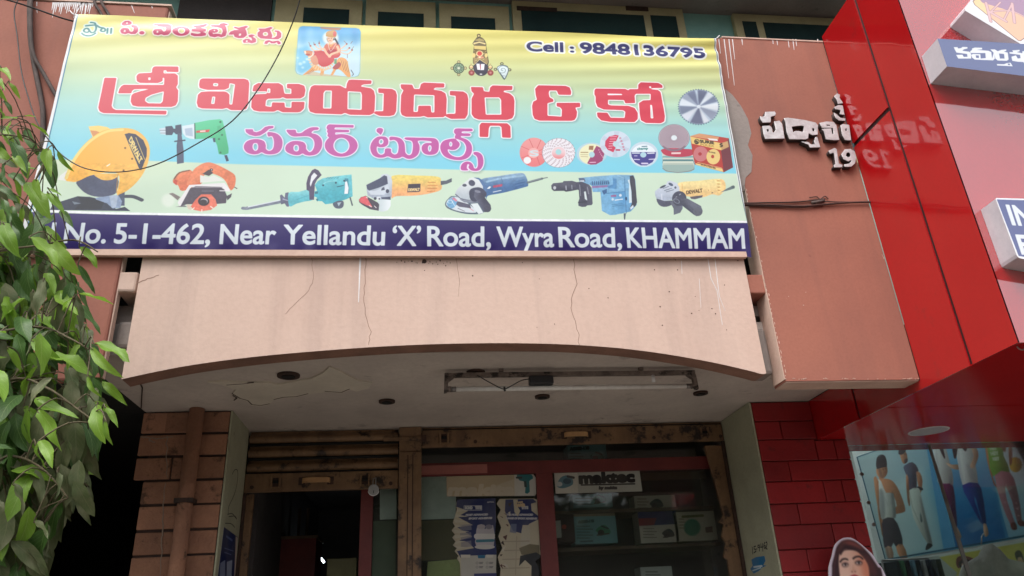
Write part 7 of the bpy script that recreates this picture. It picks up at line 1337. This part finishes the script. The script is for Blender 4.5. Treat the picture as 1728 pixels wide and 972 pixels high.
HERO += [(b__, q) for q in ((155,80,150,310,'Y'),(200,95,288,315,'Y'),(185,270,195,418,'Y'),(205,260,262,388,'Y'),(225,80,347,335,'D'),(510,70,526,238,'Y'),(550,80,612,162,'Y'),(555,150,582,278,'Y'),(400,250,503,472,'D'),(430,160,492,312,'M'),(150,395,222,585,'D'),(220,390,343,505,'D'),(255,500,342,635,'D'),(370,470,430,700,'D'),(340,480,402,622,'D'),(70,480,152,622,'D'),(20,430,40,642,'D'),(240,540,220,682,'D'),(150,610,207,692,'D'),(375,385,482,492,'D'),(460,500,492,582,'D'),(80,745,273,855,'D'),(160,760,267,882,'D'),(-10,790,82,965,'D'),(55,785,247,972,'D'),(60,30,82,202,'D'),(100,420,180,520,'D'),(300,420,330,520,'D'),(180,680,262,740,'D'),(-20,560,30,700,'D'),(-30,300,40,420,'D'),(300,340,262,450,'D'))]
rl_ = random.Random(4); twig = bmesh.new()
def add_leaf(base, tip, kind, face, roll):
    o = bpy.data.objects.new('leaf', rl_.choice(LV[kind])); COL.objects.link(o); o.parent = T; o.matrix_parent_inverse = Matrix.Translation(-Vector(T.location)); o.matrix_basis = leaf_matrix(base, tip, face, roll); return o
def twig_to(base, tip):
    d_ = sorted(skel, key=lambda s: (s-base).length)[rl_.randint(0, 3)]; m_ = base.lerp(d_, .45)+Vector((0, 0, .03)); add_tube(twig, catmull([tuple(d_), tuple(m_), tuple(base), tuple(base.lerp(tip, .12))], 3), .0022, 4, False)
nl = 0
for f_, (x0, y0, x1, y1, kind) in HERO:
    Y = rl_.uniform(2.28, 2.7) if kind == 'Y' else rl_.uniform(2.4, 2.85); p0, p1 = onY(*f_(x0, y0), Y), onY(*f_(x1, y1), Y+rl_.uniform(-.06, .04))
    face = Vector((rl_.uniform(-.5, .4), -.8, rl_.uniform(.25, .9))); add_leaf(p0, p1, kind, face.normalized(), rl_.uniform(-.35, .35)); twig_to(p0, p1); nl += 1
REG = [(-120,260),(20,320),(70,372),(110,440),(140,520),(165,600),(172,680),(160,740),(148,800),(118,850),(80,905),(40,965),(-40,1040),(-160,1040)]
def inside(x, y):
    c = False
    for (xa, ya), (xb, yb) in zip(REG, REG[1:]+REG[:1]):
        if (ya > y) != (yb > y) and x < (xb-xa)*(y-ya)/(yb-ya)+xa: c = not c
    return c
def random_leaf(xlo, xhi, ylo, yhi, Y0, Y1):
    while True:
        x, y = rl_.uniform(xlo, xhi), rl_.uniform(ylo, yhi)
        if inside(x, y): break
    Y = rl_.uniform(Y0, Y1); p0 = onY(x, y, Y); L_ = rl_.uniform(.09, .155); d_ = Vector((rl_.uniform(-.3, .7), rl_.uniform(-.4, .3), rl_.uniform(-1.3, -.35) if y < 640 else rl_.uniform(-1.6, -.8))).normalized()
    kind = rl_.choices('YMD', (.28, .47, .25) if y < 640 else (.02, .16, .82))[0]; return p0, p0+d_*L_, kind, Vector((rl_.uniform(-.5, .5), -.7, rl_.uniform(.2, 1))).normalized(), rl_.uniform(-.5, .5)
while nl < 292:
    q = random_leaf(-30, 180, 300, 1020, 2.55, 3.0); add_leaf(*q); nl += 1
    if nl % 2: twig_to(q[0], q[1])
tag(bm_obj('twig', twig, bark, T, True), kind='stuff')
V, F, U, MI = [], [], [], []
for i in range(1300):                              # inner and out of frame leaves, one mesh
    b_, t_, kind, face, roll = random_leaf(-160, 165, 260, 1040, 2.5, 3.1) if i < 850 else (lambda p: (p, p+Vector((rl_.uniform(-1, 1), rl_.uniform(-.6, .4), rl_.uniform(-1.2, .1))).normalized()*rl_.uniform(.1, .17), rl_.choice('MMYYD'), Vector((rl_.uniform(-.6, .6), -.6, .8)).normalized(), 0.0))(Vector((rl_.gauss(-3.2, .42), rl_.gauss(2.5, .35), rl_.gauss(4.1, .7))) if i % 3 == 0 else rl_.choice(bare)+Vector((rl_.gauss(0, .09), rl_.gauss(0, .09), rl_.gauss(-.03, .09))))
    n, vv = leaf_verts(i % 9+ord(kind), .2); Mx = leaf_matrix(b_, t_, face, roll); o0 = len(V); V += [tuple(Mx @ Vector(v[:3])) for v in vv]; U += [v[3:] for v in vv]
    for r_ in range(n):
        for k in range(4): a_ = o0+r_*5+k; F.append((a_, a_+5, a_+6, a_+1)); MI.append('YMD'.index(kind))
me = bpy.data.meshes.new('inner_leaves'); me.from_pydata(V, [], F); uvl = me.uv_layers.new(name='leaf')
for lp in me.loops: uvl.data[lp.index].uv = U[lp.vertex_index]
for k in 'YMD': me.materials.append(LM[k])
me.polygons.foreach_set('material_index', MI); me.polygons.foreach_set('use_smooth', [True]*len(F)); me.update()
o = bpy.data.objects.new('inner_leaves', me); put(o, T); tag(o, kind='stuff')
# ------------------------------------------------------------------ trees across the road, seen only as reflections in glossy panels and glass
rt_ = random.Random(9); V, F = [], []
cl = [(x, -15+rt_.uniform(-2, 2), rt_.uniform(2.2, 5.2), rt_.uniform(1.7, 2.6)) for x in np.arange(-28, 34, .8)]
for i in range(16000):
    cx, cy_, cz, r_ = rt_.choice(cl); v = Vector((rt_.gauss(0, 1), rt_.gauss(0, 1), rt_.gauss(0, 1))).normalized()*r_*rt_.uniform(.2, 1.05); p_ = Vector((cx, cy_, max(.3, cz+v.z*1.1)))+Vector((v.x, v.y, 0)); s_ = rt_.uniform(.2, .5)
    a_ = Vector((rt_.uniform(-1, 1), rt_.uniform(-1, 1), rt_.uniform(-1, 1))).normalized(); b_ = a_.orthogonal().normalized(); k = len(V); V += [tuple(p_+a_*s_), tuple(p_+b_*s_), tuple(p_-a_*s_), tuple(p_-b_*s_)]; F.append((k, k+1, k+2, k+3))
me = bpy.data.meshes.new('treeline'); me.from_pydata(V, [], F); me.materials.append(nodemat('far_foliage', (70, 86, 52), (54, 70, 42), 1.5, .8)); o = bpy.data.objects.new('treeline', me); COL.objects.link(o)
tag(o, 'row of dark green street trees across the road', 'trees', kind='stuff')
